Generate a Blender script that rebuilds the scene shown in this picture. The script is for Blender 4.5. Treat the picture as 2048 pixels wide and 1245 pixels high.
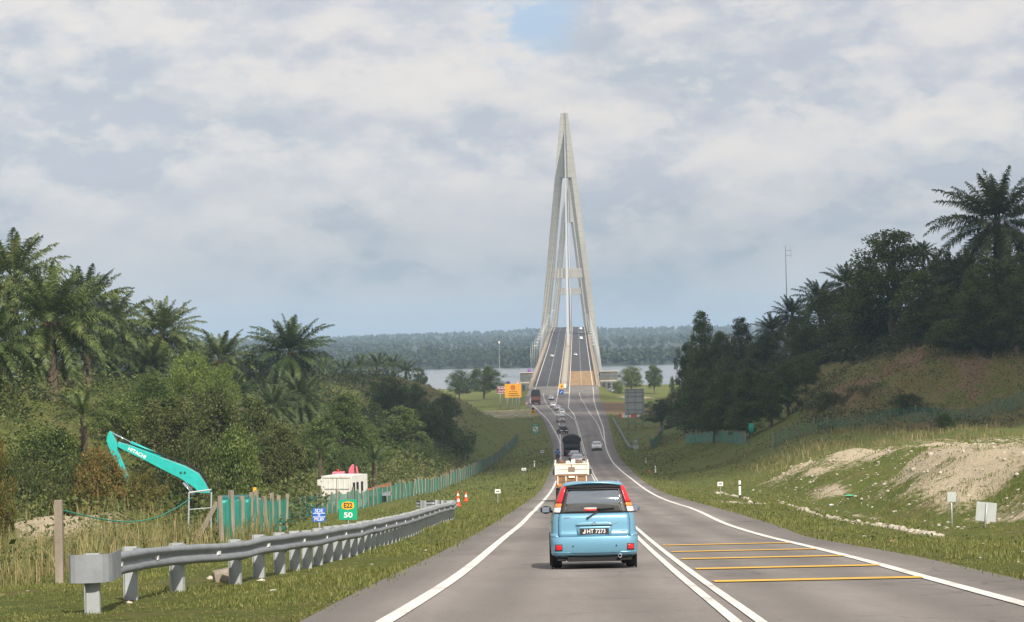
import bpy, bmesh, math, random
import numpy as np
from mathutils import Vector, Matrix

random.seed(7)
RNG = np.random.default_rng(11)
for _o in list(bpy.data.objects):
    bpy.data.objects.remove(_o)
C = bpy.context.scene.collection
scene = bpy.context.scene
R = math.radians

# ------------------------------------------------------------------ camera
FPX = 4900.0                       # focal length in photo pixels (2048 wide)
PITCH = math.atan(55.5 / FPX)
ROLL = R(1.2)
_f = Vector((0, math.cos(PITCH), math.sin(PITCH)))
_u0 = Vector((0, -math.sin(PITCH), math.cos(PITCH)))
_r0 = Vector((1, 0, 0))
CR = _r0 * math.cos(ROLL) - _u0 * math.sin(ROLL)
CU = _r0 * math.sin(ROLL) + _u0 * math.cos(ROLL)
cam = bpy.data.cameras.new('camera')
cam.sensor_width = 36.0
cam.lens = FPX / 2048 * 36.0
cam.clip_start = 0.5
cam.clip_end = 60000
camo = bpy.data.objects.new('camera', cam)
C.objects.link(camo)
_m = Matrix((CR, CU, -_f)).transposed().to_4x4()
camo.matrix_world = _m
scene.camera = camo

# ------------------------------------------------------------------ sky, sun, exposure
SUN_EL, SUN_AZ = 40.0, 163.0       # azimuth clockwise from +Y
world = bpy.data.worlds.new('World')
scene.world = world
world.use_nodes = True
def sky_world():
    nt = world.node_tree
    nt.nodes.clear()
    N = nt.nodes.new
    L = nt.links.new
    out = N('ShaderNodeOutputWorld')
    bg = N('ShaderNodeBackground')
    bg.inputs['Strength'].default_value = 0.1
    sky = N('ShaderNodeTexSky')
    sky.sky_type = 'NISHITA'
    sky.sun_disc = False
    sky.sun_elevation = R(SUN_EL)
    sky.sun_rotation = R(SUN_AZ)
    sky.air_density = 1.2
    sky.dust_density = 2.5
    tc = N('ShaderNodeTexCoord')
    sep = N('ShaderNodeSeparateXYZ')
    L(tc.outputs['Generated'], sep.inputs[0])
    # cloud coordinates: the view direction, stretched so that clouds are wider than tall
    mp = N('ShaderNodeMapping')
    mp.inputs['Scale'].default_value = (13.0, 13.0, 27.0)
    mp.inputs['Location'].default_value = (3.1, 0.4, 1.75)
    L(tc.outputs['Generated'], mp.inputs[0])
    n1 = N('ShaderNodeTexNoise')
    n1.inputs['Scale'].default_value = 0.95
    n1.inputs['Detail'].default_value = 7
    n1.inputs['Roughness'].default_value = 0.55
    n1.inputs['Distortion'].default_value = 0.0
    L(mp.outputs[0], n1.inputs['Vector'])
    n2 = N('ShaderNodeTexNoise')
    n2.inputs['Scale'].default_value = 0.42
    n2.inputs['Detail'].default_value = 4
    n2.inputs['Roughness'].default_value = 0.5
    mp2 = N('ShaderNodeMapping')
    mp2.inputs['Scale'].default_value = (12.0, 12.0, 44.0)
    mp2.inputs['Location'].default_value = (9.3, 5.4, 2.0)
    L(tc.outputs['Generated'], mp2.inputs[0])
    L(mp2.outputs[0], n2.inputs['Vector'])
    n3 = N('ShaderNodeTexNoise')
    n3.inputs['Scale'].default_value = 1.65
    n3.inputs['Detail'].default_value = 8
    n3.inputs['Roughness'].default_value = 0.58
    mp3 = N('ShaderNodeMapping')
    mp3.inputs['Scale'].default_value = (11.0, 11.0, 22.0)
    mp3.inputs['Location'].default_value = (1.7, 8.4, 4.25)
    L(tc.outputs['Generated'], mp3.inputs[0])
    L(mp3.outputs[0], n3.inputs['Vector'])
    def ramp(src, stops):
        r = N('ShaderNodeValToRGB')
        e = r.color_ramp.elements
        e[0].position, e[0].color = stops[0]
        e[1].position, e[1].color = stops[-1]
        for p, c in stops[1:-1]:
            x = e.new(p)
            x.color = c
        L(src, r.inputs[0])
        return r.outputs[0]
    g = lambda v: (v, v, v, 1)
    cum = ramp(n1.outputs[0], [(0.455, g(0)), (0.50, g(0.5)), (0.57, g(0.85)), (0.66, g(1))])       # puffs
    veil = ramp(n2.outputs[0], [(0.30, g(0)), (0.62, g(1))])                        # grey layer
    elev = ramp(sep.outputs[2], [(0.0, g(0)), (0.03, g(0.1)), (0.075, g(0.8)), (0.16, g(1))])
    def mix(fac, a, b, scale=None):
        m = N('ShaderNodeMix')
        m.data_type = 'RGBA'
        if isinstance(fac, float):
            m.inputs[0].default_value = fac
        else:
            L(fac, m.inputs[0])
        for s, v in ((6, a), (7, b)):
            if isinstance(v, tuple):
                m.inputs[s].default_value = v
            else:
                L(v, m.inputs[s])
        return m.outputs[2]
    def mul(a, b):
        m = N('ShaderNodeMath')
        m.operation = 'MULTIPLY'
        L(a, m.inputs[0])
        if isinstance(b, float):
            m.inputs[1].default_value = b
        else:
            L(b, m.inputs[1])
        return m.outputs[0]
    blue = mix(0.85, sky.outputs[0], (4.3, 4.75, 5.4, 1))
    haze = mix(elev, (3.15, 3.52, 3.8, 1), blue)
    grey = mix(mul(elev, 1.0), (3.35, 3.7, 4.1, 1), (5.3, 5.4, 5.95, 1))
    a = mix(mul(veil, 0.95), haze, grey)
    lit = mix(elev, (5.3, 5.15, 5.1, 1), (7.5, 7.05, 6.65, 1))
    small = ramp(n3.outputs[0], [(0.48, g(0)), (0.535, g(0.5)), (0.64, g(1))])
    b = mix(mul(cum, 0.8), a, lit)
    b = mix(mul(small, 0.7), b, lit)
    low = ramp(n3.outputs[0], [(0.36, g(0.6)), (0.46, g(0))])
    b = mix(mul(low, elev), b, (4.5, 4.75, 5.4, 1))
    # sunlit tops and grey bases: compare the cloud density with that a little higher up
    n4 = N('ShaderNodeTexNoise')
    n4.inputs['Scale'].default_value = 1.65
    n4.inputs['Detail'].default_value = 5
    n4.inputs['Roughness'].default_value = 0.55
    mp4 = N('ShaderNodeMapping')
    mp4.inputs['Scale'].default_value = (11.0, 11.0, 22.0)
    mp4.inputs['Location'].default_value = (1.7 + .03, 8.4, 4.25 + 0.17)
    L(tc.outputs['Generated'], mp4.inputs[0])
    L(mp4.outputs[0], n4.inputs['Vector'])
    df = N('ShaderNodeMath'); df.operation = 'SUBTRACT'
    L(n3.outputs[0], df.inputs[0]); L(n4.outputs[0], df.inputs[1])
    up = ramp(df.outputs[0], [(0.02, g(0)), (0.11, g(0.6)), (0.2, g(0.8))])
    dn = N('ShaderNodeMath'); dn.operation = 'SUBTRACT'
    L(n4.outputs[0], dn.inputs[0]); L(n3.outputs[0], dn.inputs[1])
    under = ramp(dn.outputs[0], [(0.02, g(0)), (0.16, g(0.5))])
    b = mix(mul(under, elev), b, (4.15, 4.4, 5.15, 1))
    b = mix(mul(mul(up, elev), 0.75), b, (7.5, 7.0, 6.5, 1))
    # a gap of clear sky
    gd = (_f * FPX + CR * (1035 - 1024) + CU * (622.5 - 40)).normalized()
    dt = N('ShaderNodeVectorMath'); dt.operation = 'DISTANCE'
    wob = N('ShaderNodeVectorMath'); wob.operation = 'MULTIPLY_ADD'
    L(n1.outputs[1], wob.inputs[0]); wob.inputs[1].default_value = (0.06, 0.06, 0.06); L(tc.outputs['Generated'], wob.inputs[2])
    L(wob.outputs[0], dt.inputs[0]); dt.inputs[1].default_value = tuple(gd + Vector((.03, .03, .03)))
    gap = ramp(dt.outputs['Value'], [(0.010, g(0.8)), (0.024, g(0))])
    inv = N('ShaderNodeMath'); inv.operation = 'MULTIPLY_ADD'; inv.use_clamp = True
    L(small, inv.inputs[0]); inv.inputs[1].default_value = -1.6; inv.inputs[2].default_value = 1.15
    gap = mul(gap, inv.outputs[0])
    b = mix(gap, b, (3.9, 5.3, 6.9, 1))
    L(b, bg.inputs['Color'])
    L(bg.outputs[0], out.inputs[0])
sky_world()
sl = bpy.data.lights.new('sun', 'SUN')
sl.energy = 5.0
sl.angle = R(0.5)
sl.color = (1.0, 0.93, 0.82)
so = bpy.data.objects.new('sun', sl)
so.rotation_euler = (R(90 - SUN_EL), 0, R(180 - SUN_AZ))
C.objects.link(so)
vs = scene.view_settings
vs.view_transform = 'Standard'
vs.look = 'None'
vs.exposure = 0.28
vs.gamma = 1.0
vs.use_curve_mapping = False
scene.cycles.volume_bounces = 0
scene.cycles.transparent_max_bounces = 12

# ------------------------------------------------------------------ projection helpers
def unproj(px, py, d):
    """world point at pixel (px, py) whose Y is d"""
    v = _f * FPX + CR * (px - 1024) + CU * (622.5 - py)
    return v * (d / v.y)
def ray(px, py):
    v = _f * FPX + CR * (px - 1024) + CU * (622.5 - py)
    return v / v.y
def proj(p):
    p = Vector(p)
    k = p.dot(_f)
    return 1024 + FPX * p.dot(CR) / k, 622.5 - FPX * p.dot(CU) / k

# ------------------------------------------------------------------ small maths
def pchip(xs, ys):
    xs = np.array(xs, float); ys = np.array(ys, float)
    h = np.diff(xs); dl = np.diff(ys) / h
    m = np.zeros_like(ys)
    for i in range(1, len(xs) - 1):
        if dl[i - 1] * dl[i] > 0:
            w1, w2 = 2 * h[i] + h[i - 1], h[i] + 2 * h[i - 1]
            m[i] = (w1 + w2) / (w1 / dl[i - 1] + w2 / dl[i])
    m[0], m[-1] = dl[0], dl[-1]
    def f(x):
        x = np.asarray(x, float)
        i = np.clip(np.searchsorted(xs, x) - 1, 0, len(xs) - 2)
        t = (x - xs[i]) / h[i]
        t2, t3 = t * t, t * t * t
        return ((2*t3 - 3*t2 + 1) * ys[i] + (t3 - 2*t2 + t) * h[i] * m[i]
                + (3*t2 - 2*t3) * ys[i+1] + (t3 - t2) * h[i] * m[i+1])
    return f
def _hash(ix, iy, s):
    n = (ix.astype(np.int64) * 374761393 + iy.astype(np.int64) * 668265263 + s * 974634777) & 0xffffffff
    n = ((n ^ (n >> 13)) * 1274126177) & 0xffffffff
    return ((n ^ (n >> 16)) & 0xffff) / 65535.0
def vnoise(x, y, s=0):
    x = np.asarray(x, float); y = np.asarray(y, float)
    ix, iy = np.floor(x), np.floor(y)
    fx, fy = x - ix, y - iy
    fx = fx * fx * (3 - 2 * fx); fy = fy * fy * (3 - 2 * fy)
    ix = ix.astype(np.int64); iy = iy.astype(np.int64)
    a, b = _hash(ix, iy, s), _hash(ix + 1, iy, s)
    c, d = _hash(ix, iy + 1, s), _hash(ix + 1, iy + 1, s)
    return (a * (1 - fx) + b * fx) * (1 - fy) + (c * (1 - fx) + d * fx) * fy - 0.5
def fbm(x, y, s=0, o=4, g=0.5):
    t, a, k = 0, 1.0, 1.0
    for i in range(o):
        t = t + a * vnoise(np.asarray(x) * k + 17.3 * i, np.asarray(y) * k - 9.1 * i, s + i)
        a *= g; k *= 2.03
    return t
def sstep(a, b, x):
    t = np.clip((np.asarray(x, float) - a) / (b - a), 0, 1)
    return t * t * (3 - 2 * t)

# ------------------------------------------------------------------ the road in plan and profile
ZT = [(0, -1.4), (25.4, -2.97), (42.6, -4.04), (69, -5.65), (130, -8.95), (202, -12.5), (280, -15.55), (350, -17.45),
      (420, -18.6), (500, -19.25), (600, -19.7), (700, -19.9), (750, -19.75), (800, -18.85), (860, -17.0), (984, -13.3),
      (1273, -4.7), (1606, 5.6), (1690, 7.0), (1760, 7.5), (1860, 7.2), (2033, 4.5), (2600, -10)]
zr = pchip([a for a, b in ZT], [b for a, b in ZT])
def _tab(pts):
    ys = np.array([p[0] for p in pts], float)[::-1]
    xs = np.array([p[1] for p in pts], float)[::-1]
    o = np.argsort(ys)
    return pchip(ys[o], xs[o])
T_L = _tab([(1345, 600), (1245, 770), (1211, 826), (1163, 901), (1138, 935), (1073, 1012), (1050, 1041), (1026, 1064), (1000, 1089),
            (974, 1107.5), (950, 1117), (922, 1121.8), (888, 1120.5), (862, 1108.8), (838, 1094), (822, 1077), (800, 1059), (786, 1064), (771, 1069)])
T_R = _tab([(1345, 2600), (1245, 2180), (1209, 2048), (1155, 1849), (1124, 1738), (1092, 1611), (1073, 1531), (1048, 1451), (1020, 1390),
            (1000, 1330), (985, 1300), (962, 1268), (922, 1223.5), (887, 1210), (858, 1207), (834, 1198.4), (802, 1188), (771, 1183)])
T_C = _tab([(1345, 1622), (1245, 1497), (1138, 1358), (1070, 1279), (1020, 1231), (974, 1199), (922, 1173.5), (871, 1160), (834, 1148.5), (800, 1124), (771, 1124)])
T_PL = _tab([(1345, 390), (1245, 598), (1211, 660), (1158, 768), (1100, 891), (1033, 1009), (975, 1085), (940, 1101), (922, 1106), (888, 1105),
             (862, 1095), (834, 1083), (818, 1062), (800, 1048), (771, 1060)])
T_PR = _tab([(1345, 2900), (1245, 2430), (1160, 2048), (1110.6, 1821), (1086, 1683), (1070, 1600), (1061, 1580), (1029, 1481), (1010, 1411), (986.5, 1330),
             (964.5, 1290), (930, 1252), (922, 1243), (880, 1225), (834, 1215), (800, 1201), (771, 1188)])
BC0, BCK = 17.8, 0.0263                      # the bridge axis: X = BC0 + BCK (d - 860)
def xbridge(d):
    return BC0 + BCK * (np.asarray(d, float) - 860)
def _along(tab, side):
    ds = np.concatenate([np.arange(14, 120, 2.0), np.arange(120, 300, 6.0), np.arange(300, 861, 12.0)])
    out = []
    for d in ds:
        px, z = 1150.0, float(zr(d))
        for _ in range(6):
            p = unproj(px, 700, d)
            py = proj((p.x, d, z))[1]
            if py < 771: py = 771
            if py > 1345: py = 1345
            px = float(tab(py))
        # the X whose projection at this depth is px
        a, b = Vector((0, d, z)), Vector((1, d, z))
        pa, pb = proj(a)[0], proj(b)[0]
        out.append((px - pa) / (pb - pa))
    out = np.array(out)
    # smooth the measured line a little
    k = np.array([1, 2, 3, 2, 1.0]); k /= k.sum()
    o2 = np.convolve(np.pad(out, 2, mode='edge'), k, 'valid')
    o2[:2] = out[:2]
    end = float(xbridge(860)) + side
    w = sstep(740, 850, ds)
    o2 = o2 * (1 - w) + w * (xbridge(ds) + side)
    ds2 = np.concatenate([ds, [900, 3000]])
    o2 = np.concatenate([o2, [float(xbridge(900)) + side, float(xbridge(3000)) + side]])
    return lambda d: np.interp(d, ds2, o2)
XL = _along(T_L, -10.0)
XR = _along(T_R, 10.0)
XC = _along(T_C, 0.0)
XPL = _along(T_PL, -12.0)
XPR = _along(T_PR, 12.0)

# ------------------------------------------------------------------ ground profile either side (offset from the pavement edge -> height over the road)
LEFT = {
 10: [(0,-.05),(3,-.1),(6,-.1),(10,-.4),(20,-.6),(60,0),(300,6)],
 28: [(0,-.05),(3,-.1),(6,-.1),(9,-.4),(14,-.6),(22,-.5),(60,0),(300,8)],
 55: [(0,-.05),(4,-.15),(8,-.4),(14,-.7),(20,-.6),(60,2),(300,12)],
 90: [(0,-.05),(5,-.2),(9,-.4),(13,-.7),(20,-1.3),(30,-1.0),(45,2),(80,7),(300,16)],
 130:[(0,-.05),(5,-.3),(11,-.8),(18,-1.6),(26,-1.4),(34,1),(50,6),(90,11),(300,18)],
 170:[(0,-.05),(6,-.4),(14,-1.2),(20,-1.6),(26,-1),(34,3),(46,8),(70,12),(300,20)],
 220:[(0,-.05),(6,-.6),(12,-1.5),(20,-1.6),(26,0),(34,4.5),(43,8.7),(60,12),(100,15),(300,22)],
 300:[(0,-.05),(6,-.9),(13,-1.9),(18,-.8),(28,4),(40,9),(60,13),(300,24)],
 400:[(0,-.05),(6,-1.4),(11,-2.2),(16,-.5),(26,5),(38,10),(60,13),(300,22)],
 500:[(0,-.05),(6,-1.2),(10,-2),(14,0),(20,3.4),(28,7.5),(36,10.5),(45,11.7),(100,13),(300,18)],
 570:[(0,-.05),(6,-.8),(11,0),(13,1.7),(19,5.5),(27,9.2),(34,11.2),(45,12),(60,11.5),(300,14)],
 640:[(0,-.05),(8,-.6),(14,-.3),(24,2),(36,5),(50,6.5),(70,6),(300,6)],
 720:[(0,-.05),(10,-.4),(25,-.5),(45,.5),(80,1),(300,-1)],
 800:[(0,-.1),(8,-1.2),(25,-1.8),(60,-2.0),(300,-2.6)],
 860:[(0,-.6),(5,-2.8),(20,-3.8),(60,-4.0),(300,-4.6)],
 930:[(0,-3.0),(4,-5.2),(20,-6.0),(60,-6.4),(300,-7)],
 1000:[(0,-6.8),(10,-7.7),(60,-7.9),(300,-8.2)],
 1090:[(0,-8.4),(60,-8.5),(300,-8.6)],
 1130:[(0,-13.5),(60,-13.5),(300,-13.5)],
}
RIGHT = {
 10: [(0,-.05),(3,-.1),(10,-.2),(20,.3),(60,2),(300,6)],
 45: [(0,-.05),(3,-.12),(8,-.25),(14,-.1),(22,.6),(60,2.5),(300,8)],
 70: [(0,-.05),(3,-.15),(6,-.3),(10,-.2),(14,.7),(24,1.4),(60,3),(300,10)],
 88: [(0,-.05),(3,-.15),(6,-.3),(8.6,-.1),(10.5,1.2),(12.5,2.0),(14,2.2),(24,2.2),(60,3.5),(300,12)],
 104:[(0,-.05),(3,-.15),(5,-.2),(6,.1),(8.5,1.4),(10.5,2.5),(12.5,2.6),(22,2.2),(60,4),(300,13)],
 115:[(0,-.05),(3,-.15),(5.5,-.1),(8,1.3),(10,2.6),(12,2.8),(20,2.0),(60,4.2),(300,13)],
 125:[(0,-.05),(3,-.2),(6,-.25),(9,-.2),(13,.3),(18,1.1),(30,2.3),(60,4.5),(300,14)],
 140:[(0,-.05),(3,-.2),(6.5,-.1),(10,1.3),(13,2.4),(16,2.7),(30,2.8),(60,5),(300,15)],
 158:[(0,-.05),(4,-.3),(6,0),(9,1.7),(12,2.6),(16,2.8),(30,3),(60,6),(300,16)],
 200:[(0,-.05),(4,-.4),(8,.2),(14,2.1),(25,3.1),(40,4),(60,7),(300,20)],
 240:[(0,-.05),(4,-.4),(10,.7),(16,2.7),(25,3.7),(60,4.4),(100,5.5),(300,18)],
 272:[(0,-.05),(4,-.4),(10,1),(16,3.2),(20,4.0),(33,4.2),(60,4.4),(90,5),(300,20)],
 288:[(0,-.05),(4,-.4),(10,1.2),(16,3.4),(20,4.9),(28,6.2),(38,5.8),(52,5.2),(70,5.4),(95,7),(300,22)],
 303:[(0,-.05),(4,-.4),(10,1.3),(16,3.5),(21,5.8),(30,10.4),(45,12.4),(62,11.6),(90,13),(300,26)],
 320:[(0,-.05),(4,-.4),(10,1.4),(16,3.6),(22,6.5),(30,12),(40,15),(60,18.5),(300,30)],
 380:[(0,-.05),(5,-.5),(10,1.2),(15,3.2),(22,7),(32,13),(45,16.5),(70,20),(300,30)],
 450:[(0,-.05),(5,-.6),(10,.6),(16,2.6),(24,6.5),(35,11),(55,16),(100,20),(300,26)],
 530:[(0,-.05),(6,-.6),(12,0),(20,2.5),(30,6),(50,10),(100,14),(300,16)],
 600:[(0,-.05),(8,-.3),(12,1.5),(17,5.6),(24,6.6),(45,8),(100,9),(300,8)],
 650:[(0,-.05),(10,-.2),(14,.6),(22,3.0),(34,4),(60,4),(300,3)],
 720:[(0,-.05),(10,-.3),(30,0),(60,0),(300,-1)],
 800:[(0,-.1),(8,-1.0),(25,-1.5),(60,-1.8),(300,-2.6)],
 860:[(0,-.6),(5,-2.4),(20,-3.2),(60,-3.6),(300,-4.6)],
 930:[(0,-3.0),(4,-5.0),(20,-5.8),(60,-6.2),(300,-7)],
 1000:[(0,-6.8),(10,-7.7),(60,-7.9),(300,-8.2)],
 1090:[(0,-8.4),(60,-8.5),(300,-8.6)],
 1130:[(0,-13.5),(60,-13.5),(300,-13.5)],
}
OFF = np.concatenate([np.arange(0, 30, 0.5), np.arange(30, 80, 2.0), np.arange(80, 301, 10.0)])
def _prof(tab):
    ds = np.array(sorted(tab), float)
    rows = []
    for d in sorted(tab):
        p = tab[d]
        r = np.interp(OFF, [a for a, b in p], [b for a, b in p])
        rows.append(r)
    rows = np.array(rows)
    def f(off, d):
        off = np.asarray(off, float); d = np.asarray(d, float)
        i = np.clip(np.searchsorted(ds, d) - 1, 0, len(ds) - 2)
        t = np.clip((d - ds[i]) / (ds[i+1] - ds[i]), 0, 1)
        t = t * t * (3 - 2 * t) * 0.6 + 0.4 * t
        j = np.clip(np.searchsorted(OFF, off, side='right') - 1, 0, len(OFF) - 2)
        s = np.clip((off - OFF[j]) / (OFF[j+1] - OFF[j]), 0, 1)
        a = rows[i, j] * (1 - s) + rows[i, j+1] * s
        b = rows[i+1, j] * (1 - s) + rows[i+1, j+1] * s
        return a * (1 - t) + b * t
    return f
PL_, PR_ = _prof(LEFT), _prof(RIGHT)
WATER_Z = -23.9
def G(X, d):
    """ground height"""
    X = np.asarray(X, float); d = np.asarray(d, float)
    dd = np.clip(d, 10, 1130)
    z0 = zr(dd)
    z0 = np.where(d > 984, -13.3, z0)
    a, b = XPL(d), XPR(d)
    ol, orr = a - X, X - b
    hl, hr = PL_(np.clip(ol, 0, 300), dd), PR_(np.clip(orr, 0, 300), dd)
    h = np.where(ol > 0, hl, np.where(orr > 0, hr, -0.12 - 12.4 * sstep(890, 1060, dd)))
    off = np.maximum(ol, orr)
    amp = sstep(0.2, 8, off)
    n = fbm(X / 9.0, d / 14.0, 3, 4) * 1.0 * sstep(8, 30, off) + fbm(X / 2.3, d / 3.0, 9, 3) * 0.22 * amp
    mound = sstep(5, 8, orr) * (1 - sstep(20, 30, orr)) * sstep(78, 92, d) * (1 - sstep(170, 200, d))
    n = n + mound * (fbm(X / 0.9 + d * 0.35, d / 1.6, 31, 3) * 0.34 + fbm(X / 3.2 - d * 0.1, d / 4.5, 35, 3) * 0.7)
    hill = sstep(22, 34, orr) * (1 - sstep(60, 90, orr)) * sstep(240, 280, d) * (1 - sstep(360, 420, d))
    n = n + 1.5 * np.exp(-((X + 18.3) / 3.2) ** 2) * np.exp(-((d - 95) / 6.0) ** 2) + 1.2 * np.exp(-((X + 15.2) / 2.0) ** 2) * np.exp(-((d - 99) / 4.0) ** 2)
    scar = np.exp(-((X - 41) / 7.0) ** 2) * np.exp(-((d - 304) / 12.0) ** 2) * sstep(15, 20, orr)
    n = n + scar * fbm(X / 1.3, d / 3.0, 47, 3) * 1.6
    n = n + hill * (fbm(X / 2.6, d / 9.0, 41, 4) * 1.6)
    n = n * (1 - sstep(760, 900, d) * 0.7)
    return z0 + h + n
def g1(X, d):
    return float(G(np.array([X]), np.array([d]))[0])
def hit(px, py, d0=15.0, d1=1050.0):
    """where the line of sight through a pixel meets the ground"""
    r = ray(px, py)
    ds = np.concatenate([np.arange(d0, 300, 0.25), np.arange(300, d1, 1.0)])
    ds = ds[ds >= d0]
    below = r.z * ds <= G(r.x * ds, ds)
    if not below.any():
        i = len(ds) - 1
    else:
        i = int(np.argmax(below))
    d = float(ds[i])
    return Vector((r.x * d, d, g1(r.x * d, d)))
def gpt(px, d):
    """ground point at depth d in pixel column px"""
    z = 0.0
    for _ in range(4):
        X0 = unproj(px, 700, d).x
        pa, pb = proj((X0, d, z))[0], proj((X0 + 1, d, z))[0]
        X = X0 + (px - pa) / (pb - pa)
        z = g1(X, d)
    return Vector((X, d, z))
# ------------------------------------------------------------------ mesh helpers
def finish(name, me, mat=None, parent=None, smooth=False):
    if mat is not None and len(me.materials) == 0:
        me.materials.append(mat)
    if smooth:
        me.polygons.foreach_set('use_smooth', [True] * len(me.polygons))
    o = bpy.data.objects.new(name, me)
    C.objects.link(o)
    if parent is not None:
        o.parent = parent
    return o
def mesh_np(name, V, F, attrs=None):
    """mesh from arrays; F is an (n,3) or (n,4) index array"""
    V = np.asarray(V, np.float32); F = np.asarray(F, np.int32)
    k = F.shape[1]
    me = bpy.data.meshes.new(name)
    me.vertices.add(len(V)); me.vertices.foreach_set('co', V.ravel())
    me.loops.add(F.size); me.loops.foreach_set('vertex_index', F.ravel())
    me.polygons.add(len(F))
    me.polygons.foreach_set('loop_start', np.arange(0, F.size, k, dtype=np.int32))
    me.polygons.foreach_set('loop_total', np.full(len(F), k, np.int32))
    for an, av in (attrs or {}).items():
        a = me.attributes.new(an, 'FLOAT', 'POINT')
        a.data.foreach_set('value', np.asarray(av, np.float32).ravel())
    me.update(calc_edges=True)
    return me
class MB:
    """collects simple shapes into one mesh"""
    def __init__(self):
        self.v, self.f = [], []
    def add(self, vs, fs):
        b = len(self.v)
        self.v += [tuple(p) for p in vs]
        self.f += [tuple(i + b for i in q) for q in fs]
        return self
    def box(self, c, s, rot=None, taper=1.0):
        hx, hy, hz = s[0] / 2, s[1] / 2, s[2] / 2
        vs = []
        for z, k in ((-hz, 1.0), (hz, taper)):
            for x, y in ((-hx, -hy), (hx, -hy), (hx, hy), (-hx, hy)):
                vs.append(Vector((x * k, y * k, z)))
        if rot is not None:
            m = rot if isinstance(rot, Matrix) else Matrix.Rotation(rot, 3, 'Z')
            vs = [m @ p for p in vs]
        c = Vector(c)
        return self.add([p + c for p in vs], [(0,3,2,1),(4,5,6,7),(0,1,5,4),(1,2,6,5),(2,3,7,6),(3,0,4,7)])
    def bar(self, a, b, w, h=None):
        """rectangular bar from a to b"""
        a, b = Vector(a), Vector(b); h = h or w
        t = (b - a).normalized()
        s = t.cross(Vector((0, 0, 1)))
        s = Vector((1, 0, 0)) if s.length < 1e-4 else s.normalized()
        u = s.cross(t)
        vs = [p + s * (i * w / 2) + u * (j * h / 2) for p in (a, b) for i, j in ((-1,-1),(1,-1),(1,1),(-1,1))]
        return self.add(vs, [(0,3,2,1),(4,5,6,7),(0,1,5,4),(1,2,6,5),(2,3,7,6),(3,0,4,7)])
    def tube(self, pts, r, n=8, cap=True):
        pts = [Vector(p) for p in pts]
        rs = r if isinstance(r, (list, tuple)) else [r] * len(pts)
        base = len(self.v); ref = None
        for i, p in enumerate(pts):
            t = (pts[min(i+1, len(pts)-1)] - pts[max(i-1, 0)]).normalized()
            if ref is None:
                ref = Vector((1, 0, 0)) if abs(t.z) > 0.9 else Vector((0, 0, 1))
            s = t.cross(ref).normalized(); u = s.cross(t).normalized(); ref = u
            for k in range(n):
                a = 2 * math.pi * k / n
                self.v.append(tuple(p + (s * math.cos(a) + u * math.sin(a)) * rs[i]))
        for i in range(len(pts) - 1):
            for k in range(n):
                a, b = base + i*n + k, base + i*n + (k+1) % n
                self.f.append((a, b, b + n, a + n))
        if cap:
            self.f.append(tuple(base + k for k in range(n))[::-1])
            self.f.append(tuple(base + (len(pts)-1)*n + k for k in range(n)))
        return self
    def prism(self, poly, a, b, axis='x'):
        """2D outline extruded from a to b along an axis (outline in the other two axes, in order)"""
        n = len(poly); vs = []
        for k in (a, b):
            for p, q in poly:
                vs.append({'x': (k, p, q), 'y': (p, k, q), 'z': (p, q, k)}[axis])
        fs = [tuple(range(n))[::-1], tuple(range(n, 2*n))]
        fs += [(i, (i+1) % n, n + (i+1) % n, n + i) for i in range(n)]
        return self.add(vs, fs)
    def disc(self, c, r, normal='y', n=20, t=0.02):
        poly = [(math.cos(2*math.pi*k/n) * r, math.sin(2*math.pi*k/n) * r) for k in range(n)]
        c = Vector(c)
        m = MB()
        m.prism(poly, -t/2, t/2, normal)
        return self.add([Vector(p) + c for p in m.v], m.f)
    def ring(self, c, r0, r1, n=24, t=0.02, axis='y'):
        vs, fs = [], []
        for k in range(n):
            a = 2*math.pi*k/n
            for r in (r0, r1):
                for h in (-t/2, t/2):
                    p = (math.cos(a)*r, math.sin(a)*r)
                    vs.append({'x': (h, p[0], p[1]), 'y': (p[0], h, p[1]), 'z': (p[0], p[1], h)}[axis])
        for k in range(n):
            a, b = 4*k, 4*((k+1) % n)
            fs += [(a, b, b+1, a+1), (a+2, a+3, b+3, b+2), (a, a+2, b+2, b), (a+1, b+1, b+3, a+3)]
        c = Vector(c)
        return self.add([Vector(p) + c for p in vs], fs)
    def build(self, name, mat, parent=None, smooth=False, bevel=0.0):
        me = bpy.data.meshes.new(name)
        me.from_pydata(self.v, [], self.f)
        if bevel or True:
            bm = bmesh.new(); bm.from_mesh(me)
            bmesh.ops.recalc_face_normals(bm, faces=bm.faces)
            if bevel:
                es = [e for e in bm.edges if len(e.link_faces) == 2 and e.calc_face_angle(0) > 0.6]
                bmesh.ops.bevel(bm, geom=es, offset=bevel, segments=2, affect='EDGES', profile=0.6, clamp_overlap=True)
            bm.to_mesh(me); bm.free()
        return finish(name, me, mat, parent, smooth)
def empty(name, loc=(0,0,0), rz=0.0, label=None, cat=None, group=None):
    o = bpy.data.objects.new(name, None)
    o.empty_display_size = 0.5
    C.objects.link(o)
    o.location = loc
    o.rotation_euler = (0, 0, rz)
    return tag(o, label, cat, group)
def tag(o, label=None, cat=None, group=None, kind=None):
    for k, v in (('label', label), ('category', cat), ('group', group), ('kind', kind)):
        if v: o[k] = v
    return o
def copy_tree(o, parent=None):
    c = o.copy(); C.objects.link(c)
    if parent is not None: c.parent = parent
    for ch in [x for x in bpy.data.objects if x.parent == o]:
        copy_tree(ch, c)
    return c
def kids(o):
    return [x for x in bpy.data.objects if x.parent == o]
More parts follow.
